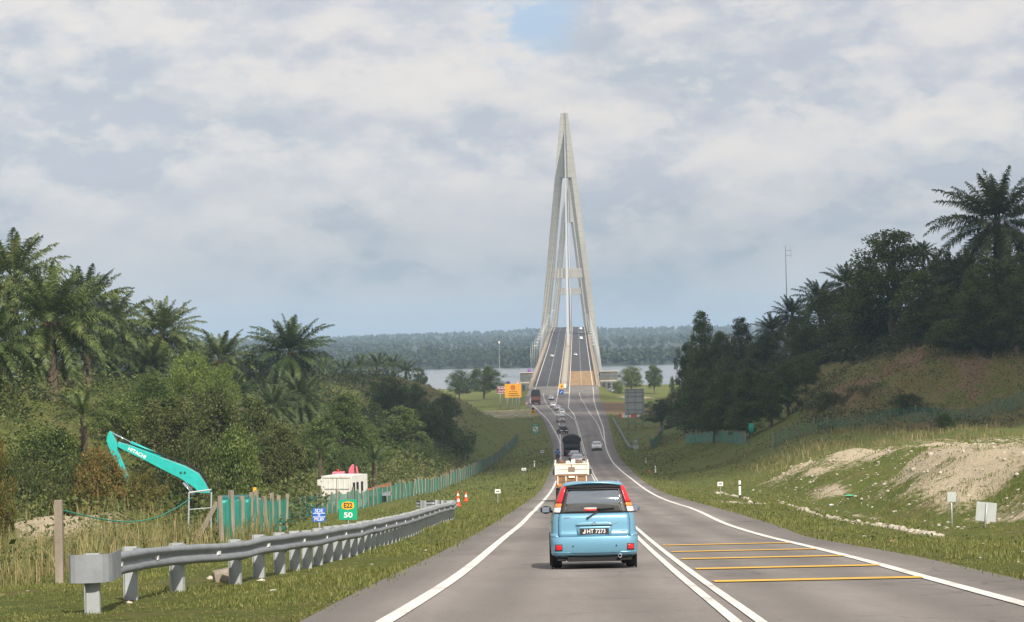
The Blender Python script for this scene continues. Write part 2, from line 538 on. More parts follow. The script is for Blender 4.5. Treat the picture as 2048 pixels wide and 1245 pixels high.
def text_mesh(body, size, loc, parent, mat, rot=(math.pi/2, 0, 0), name='lettering', depth=0.003, sx=1.0, bold=0.0, align='CENTER'):
    cu = bpy.data.curves.new('t', 'FONT')
    cu.body = body; cu.size = size; cu.extrude = depth; cu.align_x = align; cu.align_y = 'CENTER'
    cu.offset = bold
    to = bpy.data.objects.new('t', cu); C.objects.link(to)
    dg = bpy.context.evaluated_depsgraph_get()
    me = bpy.data.meshes.new_from_object(to.evaluated_get(dg))
    bpy.data.objects.remove(to); bpy.data.curves.remove(cu)
    me.materials.clear()
    o = finish(name, me, mat, parent)
    o.rotation_euler = rot; o.location = loc; o.scale = (sx, 1, 1)
    return o

# ------------------------------------------------------------------ materials
MATS = {}
def mat(name, col, rough=0.8, metal=0.0, noise=0.0, nscale=3.0, bump=0.0, bscale=20.0, spec=0.5, coat=0.0, trans=0.0, alpha=1.0, col2=None, detail=5):
    if name in MATS: return MATS[name]
    m = bpy.data.materials.new(name); m.use_nodes = True
    nt = m.node_tree; b = nt.nodes['Principled BSDF']
    b.inputs['Base Color'].default_value = (*col, 1)
    b.inputs['Roughness'].default_value = rough
    b.inputs['Metallic'].default_value = metal
    b.inputs['Specular IOR Level'].default_value = spec
    if coat: b.inputs['Coat Weight'].default_value = coat; b.inputs['Coat Roughness'].default_value = 0.08
    if trans: b.inputs['Transmission Weight'].default_value = trans
    if alpha < 1: b.inputs['Alpha'].default_value = alpha
    tc = nt.nodes.new('ShaderNodeTexCoord')
    if noise or col2:
        n = nt.nodes.new('ShaderNodeTexNoise')
        n.inputs['Scale'].default_value = nscale; n.inputs['Detail'].default_value = detail; n.inputs['Roughness'].default_value = 0.62
        nt.links.new(tc.outputs['Object'], n.inputs['Vector'])
        r = nt.nodes.new('ShaderNodeValToRGB')
        c2 = col2 or tuple(min(1, c * (1 + noise)) for c in col)
        c1 = col if col2 else tuple(c * (1 - noise) for c in col)
        r.color_ramp.elements[0].position, r.color_ramp.elements[0].color = 0.33, (*c1, 1)
        r.color_ramp.elements[1].position, r.color_ramp.elements[1].color = 0.67, (*c2, 1)
        nt.links.new(n.outputs[0], r.inputs[0]); nt.links.new(r.outputs[0], b.inputs['Base Color'])
    if bump:
        n = nt.nodes.new('ShaderNodeTexNoise'); n.inputs['Scale'].default_value = bscale; n.inputs['Detail'].default_value = 6
        nt.links.new(tc.outputs['Object'], n.inputs['Vector'])
        bp = nt.nodes.new('ShaderNodeBump'); bp.inputs['Strength'].default_value = bump; bp.inputs['Distance'].default_value = 0.05
        nt.links.new(n.outputs[0], bp.inputs['Height']); nt.links.new(bp.outputs[0], b.inputs['Normal'])
    MATS[name] = m
    return m
class NT:
    """tiny node builder for a material"""
    def __init__(self, name):
        self.m = bpy.data.materials.new(name); self.m.use_nodes = True
        self.t = self.m.node_tree; self.b = self.t.nodes['Principled BSDF']
    def n(self, kind, **kw):
        x = self.t.nodes.new('ShaderNode' + kind)
        for k, v in kw.items():
            if k in x.inputs: x.inputs[k].default_value = v
            else: setattr(x, k, v)
        return x
    def l(self, a, b): self.t.links.new(a, b)
    def noise(self, vec, scale, detail=5, rough=0.6, out=0):
        x = self.n('TexNoise', Scale=scale, Detail=detail, Roughness=rough)
        self.l(vec, x.inputs['Vector']); return x.outputs[out]
    def ramp(self, src, stops):
        r = self.n('ValToRGB'); e = r.color_ramp.elements
        f = lambda c: (c, c, c, 1) if isinstance(c, (int, float)) else (*c, 1)
        e[0].position, e[0].color = stops[0][0], f(stops[0][1])
        e[1].position, e[1].color = stops[-1][0], f(stops[-1][1])
        for p, c in stops[1:-1]:
            k = e.new(p); k.color = f(c)
        self.l(src, r.inputs[0]); return r.outputs[0]
    def mix(self, fac, a, b, blend='MIX'):
        m = self.n('Mix', data_type='RGBA', blend_type=blend)
        for s, v in ((0, fac), (6, a), (7, b)):
            if isinstance(v, (int, float)): m.inputs[s].default_value = v
            elif isinstance(v, tuple): m.inputs[s].default_value = (*v, 1)
            else: self.l(v, m.inputs[s])
        return m.outputs[2]
    def math(self, op, a, b=0.0, clamp=False):
        m = self.n('Math', operation=op); m.use_clamp = clamp
        for s, v in ((0, a), (1, b)):
            if isinstance(v, (int, float)): m.inputs[s].default_value = v
            else: self.l(v, m.inputs[s])
        return m.outputs[0]
    def bump(self, h, strength, dist=0.05):
        x = self.n('Bump', Strength=strength, Distance=dist)
        self.l(h, x.inputs['Height']); self.l(x.outputs[0], self.b.inputs['Normal'])
def ground_material():
    k = NT('verge_ground')
    pos = k.n('NewGeometry').outputs['Position']
    sand = k.n('Attribute', attribute_name='sand').outputs['Fac']
    dry = k.n('Attribute', attribute_name='dry').outputs['Fac']
    dirt = k.n('Attribute', attribute_name='dirt').outputs['Fac']
    big = k.noise(pos, 0.09, 5, 0.6); mid = k.noise(pos, 0.55, 6, 0.65); fine = k.noise(pos, 4.0, 8, 0.75); vf = k.noise(pos, 14.0, 8, 0.8)
    g1_ = k.ramp(fine, [(0.3, (0.06, 0.08, 0.018)), (0.5, (0.125, 0.15, 0.036)), (0.72, (0.20, 0.205, 0.065))])
    g2_ = k.ramp(fine, [(0.3, (0.10, 0.085, 0.035)), (0.55, (0.20, 0.165, 0.07)), (0.75, (0.30, 0.24, 0.125))])
    f1 = k.math('ADD', k.math('MULTIPLY', mid, 0.65), k.math('MULTIPLY', big, 0.35))
    f1 = k.math('ADD', f1, k.math('MULTIPLY', dry, 0.30))
    col = k.mix(k.ramp(f1, [(0.50, 0.0), (0.66, 1.0)]), g1_, g2_)
    s1 = k.ramp(vf, [(0.28, (0.25, 0.185, 0.115)), (0.48, (0.52, 0.43, 0.30)), (0.70, (0.74, 0.65, 0.50))])
    # rubble shows where the sand value beats a ragged noise
    fs = k.math('SUBTRACT', k.math('ADD', sand, k.math('MULTIPLY', mid, 0.9)), 0.45)
    fs = k.math('ADD', fs, k.math('MULTIPLY', k.math('SUBTRACT', fine, 0.5), 0.9))
    col = k.mix(k.ramp(fs, [(0.42, 0.0), (0.62, 1.0)]), col, s1)
    s2 = k.ramp(fine, [(0.3, (0.135, 0.088, 0.05)), (0.7, (0.30, 0.205, 0.12))])
    fd = k.math('ADD', k.math('SUBTRACT', k.math('ADD', dirt, k.math('MULTIPLY', mid, 0.7)), 0.35), k.math('MULTIPLY', k.math('SUBTRACT', fine, 0.5), 0.5))
    col = k.mix(k.ramp(fd, [(0.42, 0.0), (0.62, 1.0)]), col, s2)
    k.l(col, k.b.inputs['Base Color'])
    k.b.inputs['Roughness'].default_value = 0.95
    k.b.inputs['Specular IOR Level'].default_value = 0.1
    k.bump(k.math('ADD', vf, fine), 0.9, 0.12)
    return k.m
def asphalt_material(name, dark, light, streak=0.5, yellow=None):
    k = NT(name)
    pos = k.n('NewGeometry').outputs['Position']
    mp = k.n('Mapping', Scale=(1.1, 0.02, 1.0)); k.l(pos, mp.inputs[0])
    st = k.noise(mp.outputs[0], 1.0, 4, 0.6)
    mp2 = k.n('Mapping', Scale=(0.35, 0.06, 1.0)); k.l(pos, mp2.inputs[0])
    pt = k.noise(mp2.outputs[0], 1.0, 6, 0.65)
    fine = k.noise(pos, 30.0, 8, 0.8)
    sp = k.n('TexVoronoi', Scale=45.0); k.l(pos, sp.inputs['Vector'])
    f = k.math('ADD', k.math('MULTIPLY', st, streak), k.math('MULTIPLY', pt, 1.0 - streak))
    f = k.math('ADD', f, k.math('MULTIPLY', k.math('SUBTRACT', fine, 0.5), 0.75))
    col = k.ramp(f, [(0.34, dark), (0.64, light)])
    if 'near' in name:
        # a band of old tar and patched seam lines, and darker shoulders
        sh = k.n('Attribute', attribute_name='shoulder').outputs['Fac']
        col = k.mix(k.math('MULTIPLY', sh, 0.55), col, tuple(c * 0.62 for c in dark))
        gr = k.noise(pos, 9.0, 8, 0.85)
        col = k.mix(k.math('MULTIPLY', k.ramp(gr, [(0.35, 1.0), (0.5, 0.0)]), 0.35), col, tuple(c * 0.6 for c in dark))
        mp3 = k.n('Mapping', Scale=(0.16, 0.035, 1.0)); k.l(pos, mp3.inputs[0])
        ob = k.noise(mp3.outputs[0], 1.0, 5, 0.6)
        col = k.mix(k.math('MULTIPLY', k.ramp(ob, [(0.50, 0.0), (0.62, 1.0)]), 0.55), col, tuple(c * 0.72 for c in dark))
        vr = k.n('TexVoronoi', Scale=0.30, feature='DISTANCE_TO_EDGE'); wv = k.n('VectorMath', operation='MULTIPLY_ADD'); 
        k.l(k.noise(pos, 1.5, 4, 0.6, 1), wv.inputs[0]); wv.inputs[1].default_value = (1.2, 1.2, 0); k.l(pos, wv.inputs[2]); k.l(wv.outputs[0], vr.inputs['Vector'])
        col = k.mix(k.math('MULTIPLY', k.ramp(vr.outputs[0], [(0.004, 1.0), (0.012, 0.0)]), k.ramp(ob, [(0.42, 0.0), (0.55, 0.6)])), col, tuple(c * 0.35 for c in dark))
        trk = k.n('Attribute', attribute_name='track').outputs['Fac']
        col = k.mix(k.math('MULTIPLY', k.math('MULTIPLY', trk, st), 0.75), col, tuple(c * 0.55 for c in dark))
    k.l(col, k.b.inputs['Base Color'])
    k.b.inputs['Roughness'].default_value = 0.88
    k.b.inputs['Specular IOR Level'].default_value = 0.25
    k.bump(fine, 0.25, 0.01)
    return k.m
def paint_material(name, col, wear=0.35):
    k = NT(name)
    pos = k.n('NewGeometry').outputs['Position']
    a = k.noise(pos, 6.0, 8, 0.75); b = k.noise(pos, 0.6, 4, 0.6)
    f = k.math('ADD', k.math('MULTIPLY', a, 0.6), k.math('MULTIPLY', b, 0.4))
    c = k.ramp(f, [(0.34, tuple(x * (1 - wear) * 0.75 for x in col)), (0.47, tuple(x * 0.88 for x in col)), (0.6, col)])
    k.l(c, k.b.inputs['Base Color']); k.b.inputs['Roughness'].default_value = 0.8
    return k.m
def leaf_material(name, c1, c2, c3, trans=0.25, rough=0.55, big=0.35):
    """foliage: every leaf its own hue, clumps vary, some light passes through"""
    k = NT(name)
    geo = k.n('NewGeometry')
    isl = geo.outputs['Random Per Island']
    rnd = k.n('ObjectInfo').outputs['Random']
    nz = k.noise(geo.outputs['Position'], big, 3, 0.6)
    f = k.math('ADD', k.math('MULTIPLY', isl, 0.55), k.math('MULTIPLY', nz, 0.55))
    f = k.math('ADD', f, k.math('MULTIPLY', k.math('SUBTRACT', rnd, 0.5), 0.22))
    col = k.ramp(f, [(0.18, c1), (0.52, c2), (0.86, c3)])
    k.l(col, k.b.inputs['Base Color'])
    k.b.inputs['Roughness'].default_value = rough
    k.b.inputs['Specular IOR Level'].default_value = 0.3
    tr = k.n('BsdfTranslucent'); k.l(col, tr.inputs['Color'])
    ms = k.n('MixShader'); ms.inputs[0].default_value = trans
    k.l(k.b.outputs[0], ms.inputs[1]); k.l(tr.outputs[0], ms.inputs[2])
    k.l(ms.outputs[0], k.t.nodes['Material Output'].inputs['Surface'])
    return k.m
def concrete_material(name, col, warm, scale=0.25, bands=0.0):
    k = NT(name)
    pos = k.n('TexCoord').outputs['Object']
    mp = k.n('Mapping', Scale=(1.0, 1.0, 0.22)); k.l(pos, mp.inputs[0])
    a = k.noise(mp.outputs[0], scale, 7, 0.65); b = k.noise(pos, scale * 6, 6, 0.7)
    f = k.math('ADD', k.math('MULTIPLY', a, 0.7), k.math('MULTIPLY', b, 0.3))
    c = k.ramp(f, [(0.32, tuple(x * 0.72 for x in col)), (0.5, col), (0.68, warm)])
    if bands:
        s = k.n('SeparateXYZ'); k.l(pos, s.inputs[0])
        w = k.math('FRACT', k.math('MULTIPLY', k.math('ADD', s.outputs[2], k.math('MULTIPLY', a, 0.02)), 1.0 / bands))
        c = k.mix(k.ramp(w, [(0.0, 0.8), (0.06, 0.3), (0.10, 0.0), (1.0, 0.0)]), c, tuple(x * 0.45 for x in col))
        st = k.noise(mp.outputs[0], scale * 2.5, 3, 0.5)
        lift = k.n('TexNoise', Scale=1.0, Detail=0.0); lf = k.n('Combine' + 'XYZ'); k.l(k.math('FLOOR', k.math('MULTIPLY', s.outputs[2], 1.0 / bands)), lf.inputs[2]); k.l(lf.outputs[0], lift.inputs['Vector'])
        c = k.mix(k.math('MULTIPLY', k.ramp(lift.outputs[0], [(0.35, 0.0), (0.65, 1.0)]), 0.6), c, tuple(x * 0.72 for x in warm))
    k.l(c, k.b.inputs['Base Color']); k.b.inputs['Roughness'].default_value = 0.9
    k.b.inputs['Specular IOR Level'].default_value = 0.2
    return k.m
M_GROUND = ground_material()
M_ROAD = asphalt_material('asphalt_near', (0.165, 0.148, 0.136), (0.275, 0.246, 0.225), 0.5)
M_DECK = asphalt_material('asphalt_deck', (0.050, 0.050, 0.055), (0.078, 0.076, 0.080), 0.45)
M_SLAB = asphalt_material('approach_slab', (0.15, 0.14, 0.125), (0.22, 0.20, 0.18), 0.4)
M_OCHRE = asphalt_material('ochre_surfacing', (0.24, 0.155, 0.075), (0.36, 0.235, 0.115), 0.4)
M_WHITE = paint_material('road_paint_white', (0.72, 0.70, 0.65), 0.5)
M_YEL = paint_material('road_paint_yellow', (0.72, 0.42, 0.06), 0.25)
M_CONC = concrete_material('concrete', (0.40, 0.37, 0.31), (0.52, 0.47, 0.39))
M_PYLON = concrete_material('pylon_concrete', (0.31, 0.303, 0.277), (0.42, 0.407, 0.365), 0.12, 4.0)
M_PARA = concrete_material('parapet_concrete', (0.36, 0.29, 0.22), (0.48, 0.38, 0.28), 0.3)
M_STEEL = mat('galvanised_steel', (0.22, 0.235, 0.25), 0.62, 0.12, noise=0.16, nscale=3)
M_GREYPOST = mat('grey_pole', (0.42, 0.44, 0.45), 0.5, 0.3, noise=0.1)
M_BLACK = mat('black_rubber', (0.012, 0.012, 0.013), 0.85, noise=0.2, nscale=8)
M_DARK = mat('dark_plastic', (0.02, 0.02, 0.022), 0.5)
M_CHROME = mat('chrome', (0.75, 0.76, 0.78), 0.12, 1.0)
M_WPAINT = mat('white_sign_paint', (0.78, 0.78, 0.76), 0.45, noise=0.06)
M_RED = mat('red_sign_paint', (0.55, 0.03, 0.03), 0.45)
M_SBACK = mat('sign_back_white', (0.40, 0.42, 0.41), 0.6, noise=0.08, nscale=2)
M_AMBER = mat('amber_sign', (0.80, 0.38, 0.02), 0.5, noise=0.05)
M_BLUE = mat('blue_sign', (0.02, 0.12, 0.50), 0.45)
M_GREEN = mat('green_sign', (0.0, 0.33, 0.17), 0.45)
# ------------------------------------------------------------------ ground, roads, water
def dstations():
    d, out = 12.0, []
    while d < 1134:
        out.append(d)
        d += max(0.45, min(6.0, d * 0.0085))
    return np.array(out)
DS = dstations()
def ground():
    offs = np.concatenate([np.arange(0, 4, .4), np.arange(4, 26, .55), np.arange(26, 60, 1.4), np.arange(60, 120, 5), [130, 150, 180, 220, 260, 300]])
    n = len(offs)
    rows = []
    for d in DS:
        a, b = float(XPL(d)), float(XPR(d))
        # a row leans away from the viewer so that slopes are sampled evenly
        rows.append(np.concatenate([a - offs[::-1], b + offs]))
    X = np.array(rows); D = np.repeat(DS[:, None], X.shape[1], 1)
    Z = G(X, D)
    V = np.stack([X, D, Z], -1).reshape(-1, 3)
    nr, nc = X.shape
    i = np.arange(nr * nc).reshape(nr, nc)
    F = np.stack([i[:-1, :-1], i[:-1, 1:], i[1:, 1:], i[1:, :-1]], -1).reshape(-1, 4)
    ol = XPL(D) - X; orr = X - XPR(D)
    lf, rt = ol >= 0, orr >= 0
    sand = np.zeros_like(X); dry = np.zeros_like(X); dirt = np.zeros_like(X)
    # right hand rubble mounds and bench
    mound = sstep(5.0, 8.5, orr) * sstep(76, 90, D) * (1 - sstep(178, 205, D)) * (1 - sstep(30, 42, orr))
    gap = np.exp(-((D - 127) / 10.0) ** 2) * (1 - sstep(15, 24, orr))
    sand = np.where(rt, mound * (0.66 - 1.15 * gap + 0.5 * fbm(X / 5.0 + D * .12, D / 6.0, 83, 3) - 0.16 * np.exp(-((D - 150) / 16.0) ** 2) * np.exp(-((orr - 8) / 4.0) ** 2)), sand)
    crest = np.exp(-((D - (112 - (orr - 10) * 0.3)) / 13) ** 2) * np.exp(-((orr - 10.5) / 4.0) ** 2)
    crest2 = np.exp(-((D - 158) / 12) ** 2) * np.exp(-((orr - 13) / 6.0) ** 2)
    sand = np.maximum(sand, np.where(rt, 0.85 * crest + 0.6 * crest2, 0))
    streak = np.exp(-((X - (17.5 + (D - 135) * -0.02)) / 1.3) ** 2) * np.exp(-((D - 137) / 7.0) ** 2)
    sand = np.maximum(sand, np.where(rt, 0.75 * streak, 0))
    pad = np.exp(-((orr - 2.3) / 1.3) ** 2) * np.exp(-((D - 147) / 9.0) ** 2)
    sand = np.maximum(sand, np.where(rt, 0.8 * pad, 0))
    bench = sstep(12, 20, orr) * (1 - sstep(34, 44, orr)) * sstep(150, 165, D) * (1 - sstep(215, 235, D))
    sand = np.maximum(sand, np.where(rt, 0.40 * bench, 0))
    ditch = np.exp(-((orr - 4.6 + 0.6 * np.sin(D / 9)) / 0.5) ** 2) * sstep(58, 70, D) * (1 - sstep(118, 128, D))
    sand = np.maximum(sand, np.where(rt, 0.55 * ditch, 0))
    scrape = np.exp(-((orr - 20 - (D - 235) * -0.12) / 2.2) ** 2) * np.exp(-((D - 240) / 16.0) ** 2)
    dirt = np.maximum(dirt, np.where(rt, 0.6 * scrape, 0))
    hill = sstep(21, 28, orr) * sstep(245, 275, D) * (1 - sstep(380, 430, D))
    dry = np.maximum(dry, np.where(rt, 0.40 * hill, 0))
    dirt = np.maximum(dirt, np.where(rt, hill * (0.22 + 1.15 * fbm(X / 4, D / 9, 71, 3)), 0))
    scar = np.exp(-((X - 41) / 7.0) ** 2) * np.exp(-((D - 304) / 12.0) ** 2)
    dirt = np.maximum(dirt, np.where(rt, 0.75 * scar, 0)); sand = np.maximum(sand, np.where(rt, 0.38 * scar, 0))
    cut = np.exp(-((orr - 14) / 8.0) ** 2) * np.exp(-((D - 600) / 40.0) ** 2)
    dirt = np.maximum(dirt, np.where(rt, 0.7 * cut, 0))
    yard = (1 - sstep(9, 15, orr)) * sstep(612, 640, D) * (1 - sstep(735, 770, D))
    dirt = np.maximum(dirt, np.where(rt, 0.9 * yard, 0))
    sy = np.exp(-((orr - 12) / 9.0) ** 2) * np.exp(-((D - 800) / 22.0) ** 2)
    sand = np.maximum(sand, np.where(rt, 0.7 * sy, 0))
    # left hand sand heaps, bare patches along the verge, boulder bank under the palms
    s1 = np.exp(-((X + 17.8) / 4.0) ** 2) * np.exp(-((D - 95) / 8.0) ** 2)
    s2 = np.exp(-((ol - 45) / 9.0) ** 2) * np.exp(-((D - 226) / 11.0) ** 2)
    sand = np.maximum(sand, np.where(lf, 0.80 * s1 + 0.40 * s2, 0))
    dirt = np.maximum(dirt, np.where(lf, 0.62 * s2 + 0.20 * np.exp(-((ol - 40) / 14) ** 2) * np.exp(-((D - 190) / 40) ** 2), 0))
    p1 = np.exp(-((ol - 7.0) / 3.0) ** 2) * np.exp(-((D - 150) / 16.0) ** 2) + np.exp(-((ol - 1.6) / 1.3) ** 2) * np.exp(-((D - 172) / 14.0) ** 2)
    sand = np.maximum(sand, np.where(lf, 0.42 * p1, 0))
    near = np.exp(-((ol - 7.5) / 2.5) ** 2) * (1 - sstep(38, 55, D))
    dirt = np.maximum(dirt, np.where(lf, 0.38 * near, 0))
    lay = (1 - sstep(12, 20, ol)) * sstep(590, 640, D) * (1 - sstep(690, 720, D))
    sand = np.maximum(sand, np.where(lf, 0.5 * lay, 0))
    hl = sstep(14, 20, ol) * sstep(430, 480, D) * (1 - sstep(620, 680, D))
    dry = np.maximum(dry, np.where(lf, 0.42 * hl, 0))
    dry = dry + 0.25 * (1 - sstep(0, 1.4, np.maximum(ol, orr)))
    me = mesh_np('ground', V, F, {'sand': sand, 'dry': dry, 'dirt': dirt})
    o = finish('ground', me, M_GROUND, smooth=True)
    tag(o, kind='structure')
ground()
def strip(name, d, xa, xb, dz, material, cols=1, attrs=None, kind='structure'):
    """a sheet between two lines running along the road"""
    d = np.asarray(d, float)
    t = np.linspace(0, 1, cols + 1)
    X = xa[:, None] * (1 - t) + xb[:, None] * t
    D = np.repeat(d[:, None], cols + 1, 1)
    Z = np.repeat((zr(d) + dz)[:, None], cols + 1, 1)
    V = np.stack([X, D, Z], -1).reshape(-1, 3)
    i = np.arange(len(V)).reshape(X.shape)
    F = np.stack([i[:-1, :-1], i[:-1, 1:], i[1:, 1:], i[1:, :-1]], -1).reshape(-1, 4)
    a = attrs(X, D) if attrs else None
    o = finish(name, mesh_np(name, V, F, a), material)
    return tag(o, kind=kind)
dn = np.concatenate([DS[DS < 800], [800.0]])
def road_attrs(X, D):
    l, r, c = XL(D), XR(D), XC(D)
    sh = np.maximum(sstep(0.0, 0.9, l - X), sstep(0.0, 0.9, X - r))
    tr = 0
    for a, b in ((l, c), (c, r)):
        m = (a + b) / 2
        for s in (-0.8, 0.8):
            tr = tr + np.exp(-((X - m - s) / 0.45) ** 2)
    tr = tr * (1 - sstep(450, 600, D))
    return {'shoulder': sh, 'track': tr}
strip('road', dn, XPL(dn), XPR(dn), 0.0, M_ROAD, 48, road_attrs)
ds_ = np.arange(800.0, 861, 5.0)
strip('approach_road', ds_, XPL(ds_), XPR(ds_), 0.0, M_SLAB, 2)
def line(name, fx, w, d0, d1, material=M_WHITE, dz=0.012, dash=None):
    d = np.unique(np.concatenate([[d0], DS[(DS > d0) & (DS < d1)], np.arange(max(d0, 860), d1, 10.0), [d1]]))
    if dash is None:
        x = fx(d)
        return strip(name, d, x - w / 2, x + w / 2, dz, material)
    on, per = dash
    V, F = [], []
    a = d0
    while a + on < d1:
        q = np.array([a, a + on / 2, a + on]); x = fx(q); z = zr(q) + dz
        b = len(V)
        for j in range(3):
            V += [(x[j] - w/2, q[j], z[j]), (x[j] + w/2, q[j], z[j])]
        F += [(b, b+1, b+3, b+2), (b+2, b+3, b+5, b+4)]
        a += per
    return tag(finish(name, mesh_np(name, V, F), material), kind='structure')
def lerp_line(pts):
    ys = [p[0] for p in pts]; xs = [p[1] for p in pts]
    return lambda d: np.interp(d, ys, xs)
def px_line(rows):
    """measured points of a painted line turned into a plan curve"""
    pts = []
    for px, py in rows:
        d = 300.0
        for it in np.arange(20, 1000, 0.5):
            r = ray(px, py)
            if r.z * it <= float(zr(it)): d = it; break
        pts.append((d, ray(px, py).x * d))
    pts.sort()
    return lerp_line(pts), pts[0][0], pts[-1][0]
line('road_marking', XL, 0.20, 12.5, 852)
line('road_marking', XR, 0.20, 12.5, 852)
line('road_marking', lambda d: XC(d) - 0.125, 0.12, 12.5, 590)
line('road_marking', lambda d: XC(d) + 0.125, 0.12, 12.5, 590)
fML = lerp_line([(590, float(XC(590)) - .15), (640, float(XC(640)) - 1.6), (700, float(xbridge(700)) - 2.2), (760, float(xbridge(760)) - 2.0), (860, float(xbridge(860)) - 1.9), (2400, float(xbridge(2400)) - 1.9)])
fMR = lerp_line([(590, float(XC(590)) + .15), (640, float(XC(640)) + .4), (700, float(xbridge(700)) + 1.9), (760, float(xbridge(760)) + 1.9), (860, float(xbridge(860)) + 1.9), (2400, float(xbridge(2400)) + 1.9)])
line('road_marking', fML, 0.25, 591, 860)
line('road_marking', fMR, 0.25, 591, 860)
# lane lines that open out towards the bridge
f, a, b = px_line([(1121.5, 890), (1119.8, 865), (1118, 843), (1114.7, 835), (1105, 822), (1094.6, 810.6), (1088, 797), (1087, 787)])
line('road_marking', f, 0.16, a, b)
LANEL_END = (b, float(f(b)))
f, a, b = px_line([(1209, 884), (1205.8, 878), (1200, 860), (1192.6, 844), (1184, 833), (1176.4, 822), (1168, 806), (1160.5, 795), (1159, 786)])
line('road_marking', f, 0.16, a, b)
# yellow rumble bars across the oncoming lane
for py, pxm in ((1160.5, 1640), (1135.5, 1574), (1116, 1526), (1102, 1488), (1089.5, 1454)):
    r = ray(pxm, py)
    dd = next(q for q in np.arange(15, 200, 0.1) if r.z * q <= float(zr(q)))
    q = np.array([dd - 0.34, dd + 0.34])
    strip('rumble_bar', q, XC(q) + 0.26, XR(q) - 0.06, 0.014, M_YEL)
def sheet(name, x0, x1, y0, y1, z, material, nx=2, ny=2):
    xs, ys = np.linspace(x0, x1, nx), np.linspace(y0, y1, ny)
    X, Y = np.meshgrid(xs, ys)
    V = np.stack([X, Y, np.full_like(X, z)], -1).reshape(-1, 3)
    i = np.arange(len(V)).reshape(X.shape)
    F = np.stack([i[:-1, :-1], i[:-1, 1:], i[1:, 1:], i[1:, :-1]], -1).reshape(-1, 4)
    return tag(finish(name, mesh_np(name, V, F), material), kind='structure')
def water_material():
    k = NT('river_water')
    pos = k.n('NewGeometry').outputs['Position']
    mp = k.n('Mapping', Scale=(0.05, 0.22, 1.0)); k.l(pos, mp.inputs[0])
    a = k.noise(mp.outputs[0], 1.0, 8, 0.7)
    mp2 = k.n('Mapping', Scale=(0.004, 0.02, 1.0)); k.l(pos, mp2.inputs[0])
    b = k.noise(mp2.outputs[0], 1.0, 4, 0.6)
    k.l(k.ramp(b, [(0.35, (0.14, 0.17, 0.18)), (0.65, (0.21, 0.235, 0.235))]), k.b.inputs['Base Color'])
    k.b.inputs['Roughness'].default_value = 0.22
    k.b.inputs['IOR'].default_value = 1.33
    k.bump(a, 0.5, 0.6)
    return k.m
sheet('water', -2500, 2500, 985, 2040, WATER_Z, water_material())
M_BED = mat('river_bed', (0.10, 0.09, 0.07), 0.95, noise=0.2, nscale=0.02)
sheet('riverbed', -15000, 15000, 1050, 2100, WATER_Z - 5.0, M_BED)
M_FARSOIL = mat('far_ground', (0.022, 0.036, 0.015), 0.95, noise=0.35, nscale=0.01)
def far_land():
    xs = np.concatenate([np.linspace(-14000, -1600, 20), np.linspace(-1500, 1500, 121), np.linspace(1600, 14000, 20)])
    ys = np.concatenate([np.arange(1978, 2100, 12.0), np.arange(2100, 3200, 60.0), np.arange(3200, 9001, 200.0), [12000, 16000, 20000, 29000]])
    X, Y = np.meshgrid(xs, ys)
    shore = 1990 + 60 * fbm(X / 420, X * 0 + .5, 5, 3) 
    up = sstep(0, 26, Y - shore)
    z = WATER_Z - 3 + 4.6 * up + 6 * sstep(60, 500, Y - shore)
    z = z + 6 * sstep(2600, 3400, Y) + (20 + 26 * fbm(X / 700, Y / 1500, 8, 4)) * sstep(3400, 5200, Y)
    z = np.where(Y > 6500, z - (Y - 6500) * 0.004, z)
    V = np.stack([X, Y, z], -1).reshape(-1, 3)
    i = np.arange(len(V)).reshape(X.shape)
    F = np.stack([i[:-1, :-1], i[:-1, 1:], i[1:, 1:], i[1:, :-1]], -1).reshape(-1, 4)
    tag(finish('far_shore', mesh_np('far_shore', V, F), M_FARSOIL, smooth=True), kind='structure')
    return xs, ys, z
FX, FY, FZ = far_land()
def far_z(x, y):
    i = np.clip(np.searchsorted(FY, y) - 1, 0, len(FY) - 2); j = np.clip(np.searchsorted(FX, x) - 1, 0, len(FX) - 2)
    t = (y - FY[i]) / (FY[i+1] - FY[i]); s = (x - FX[j]) / (FX[j+1] - FX[j])
    return (FZ[i, j] * (1-s) + FZ[i, j+1] * s) * (1-t) + (FZ[i+1, j] * (1-s) + FZ[i+1, j+1] * s) * t
def leaf_cloud(P, size, rng, flat=0.0, aspect=0.6):
    """a bent leaf blade (two triangles sharing a fold) at every point"""
    n = len(P)
    a = rng.normal(size=(n, 3)); a[:, 2] *= (1 - flat)
    a /= np.linalg.norm(a, axis=1, keepdims=True) + 1e-9
    b = rng.normal(size=(n, 3)); b -= (b * a).sum(1, keepdims=True) * a
    b /= np.linalg.norm(b, axis=1, keepdims=True) + 1e-9
    s = (size * rng.uniform(0.6, 1.35, n))[:, None] if np.ndim(size) == 0 else (size * rng.uniform(0.6, 1.35, n))[:, None]
    A, B = a * s * 0.5, b * s * 0.5 * aspect
    V = np.stack([P - A, P - A * 0.1 + B, P + A, P - A * 0.1 - B], 1).reshape(-1, 3)
    F = np.arange(4 * n).reshape(-1, 4)
    return V, F
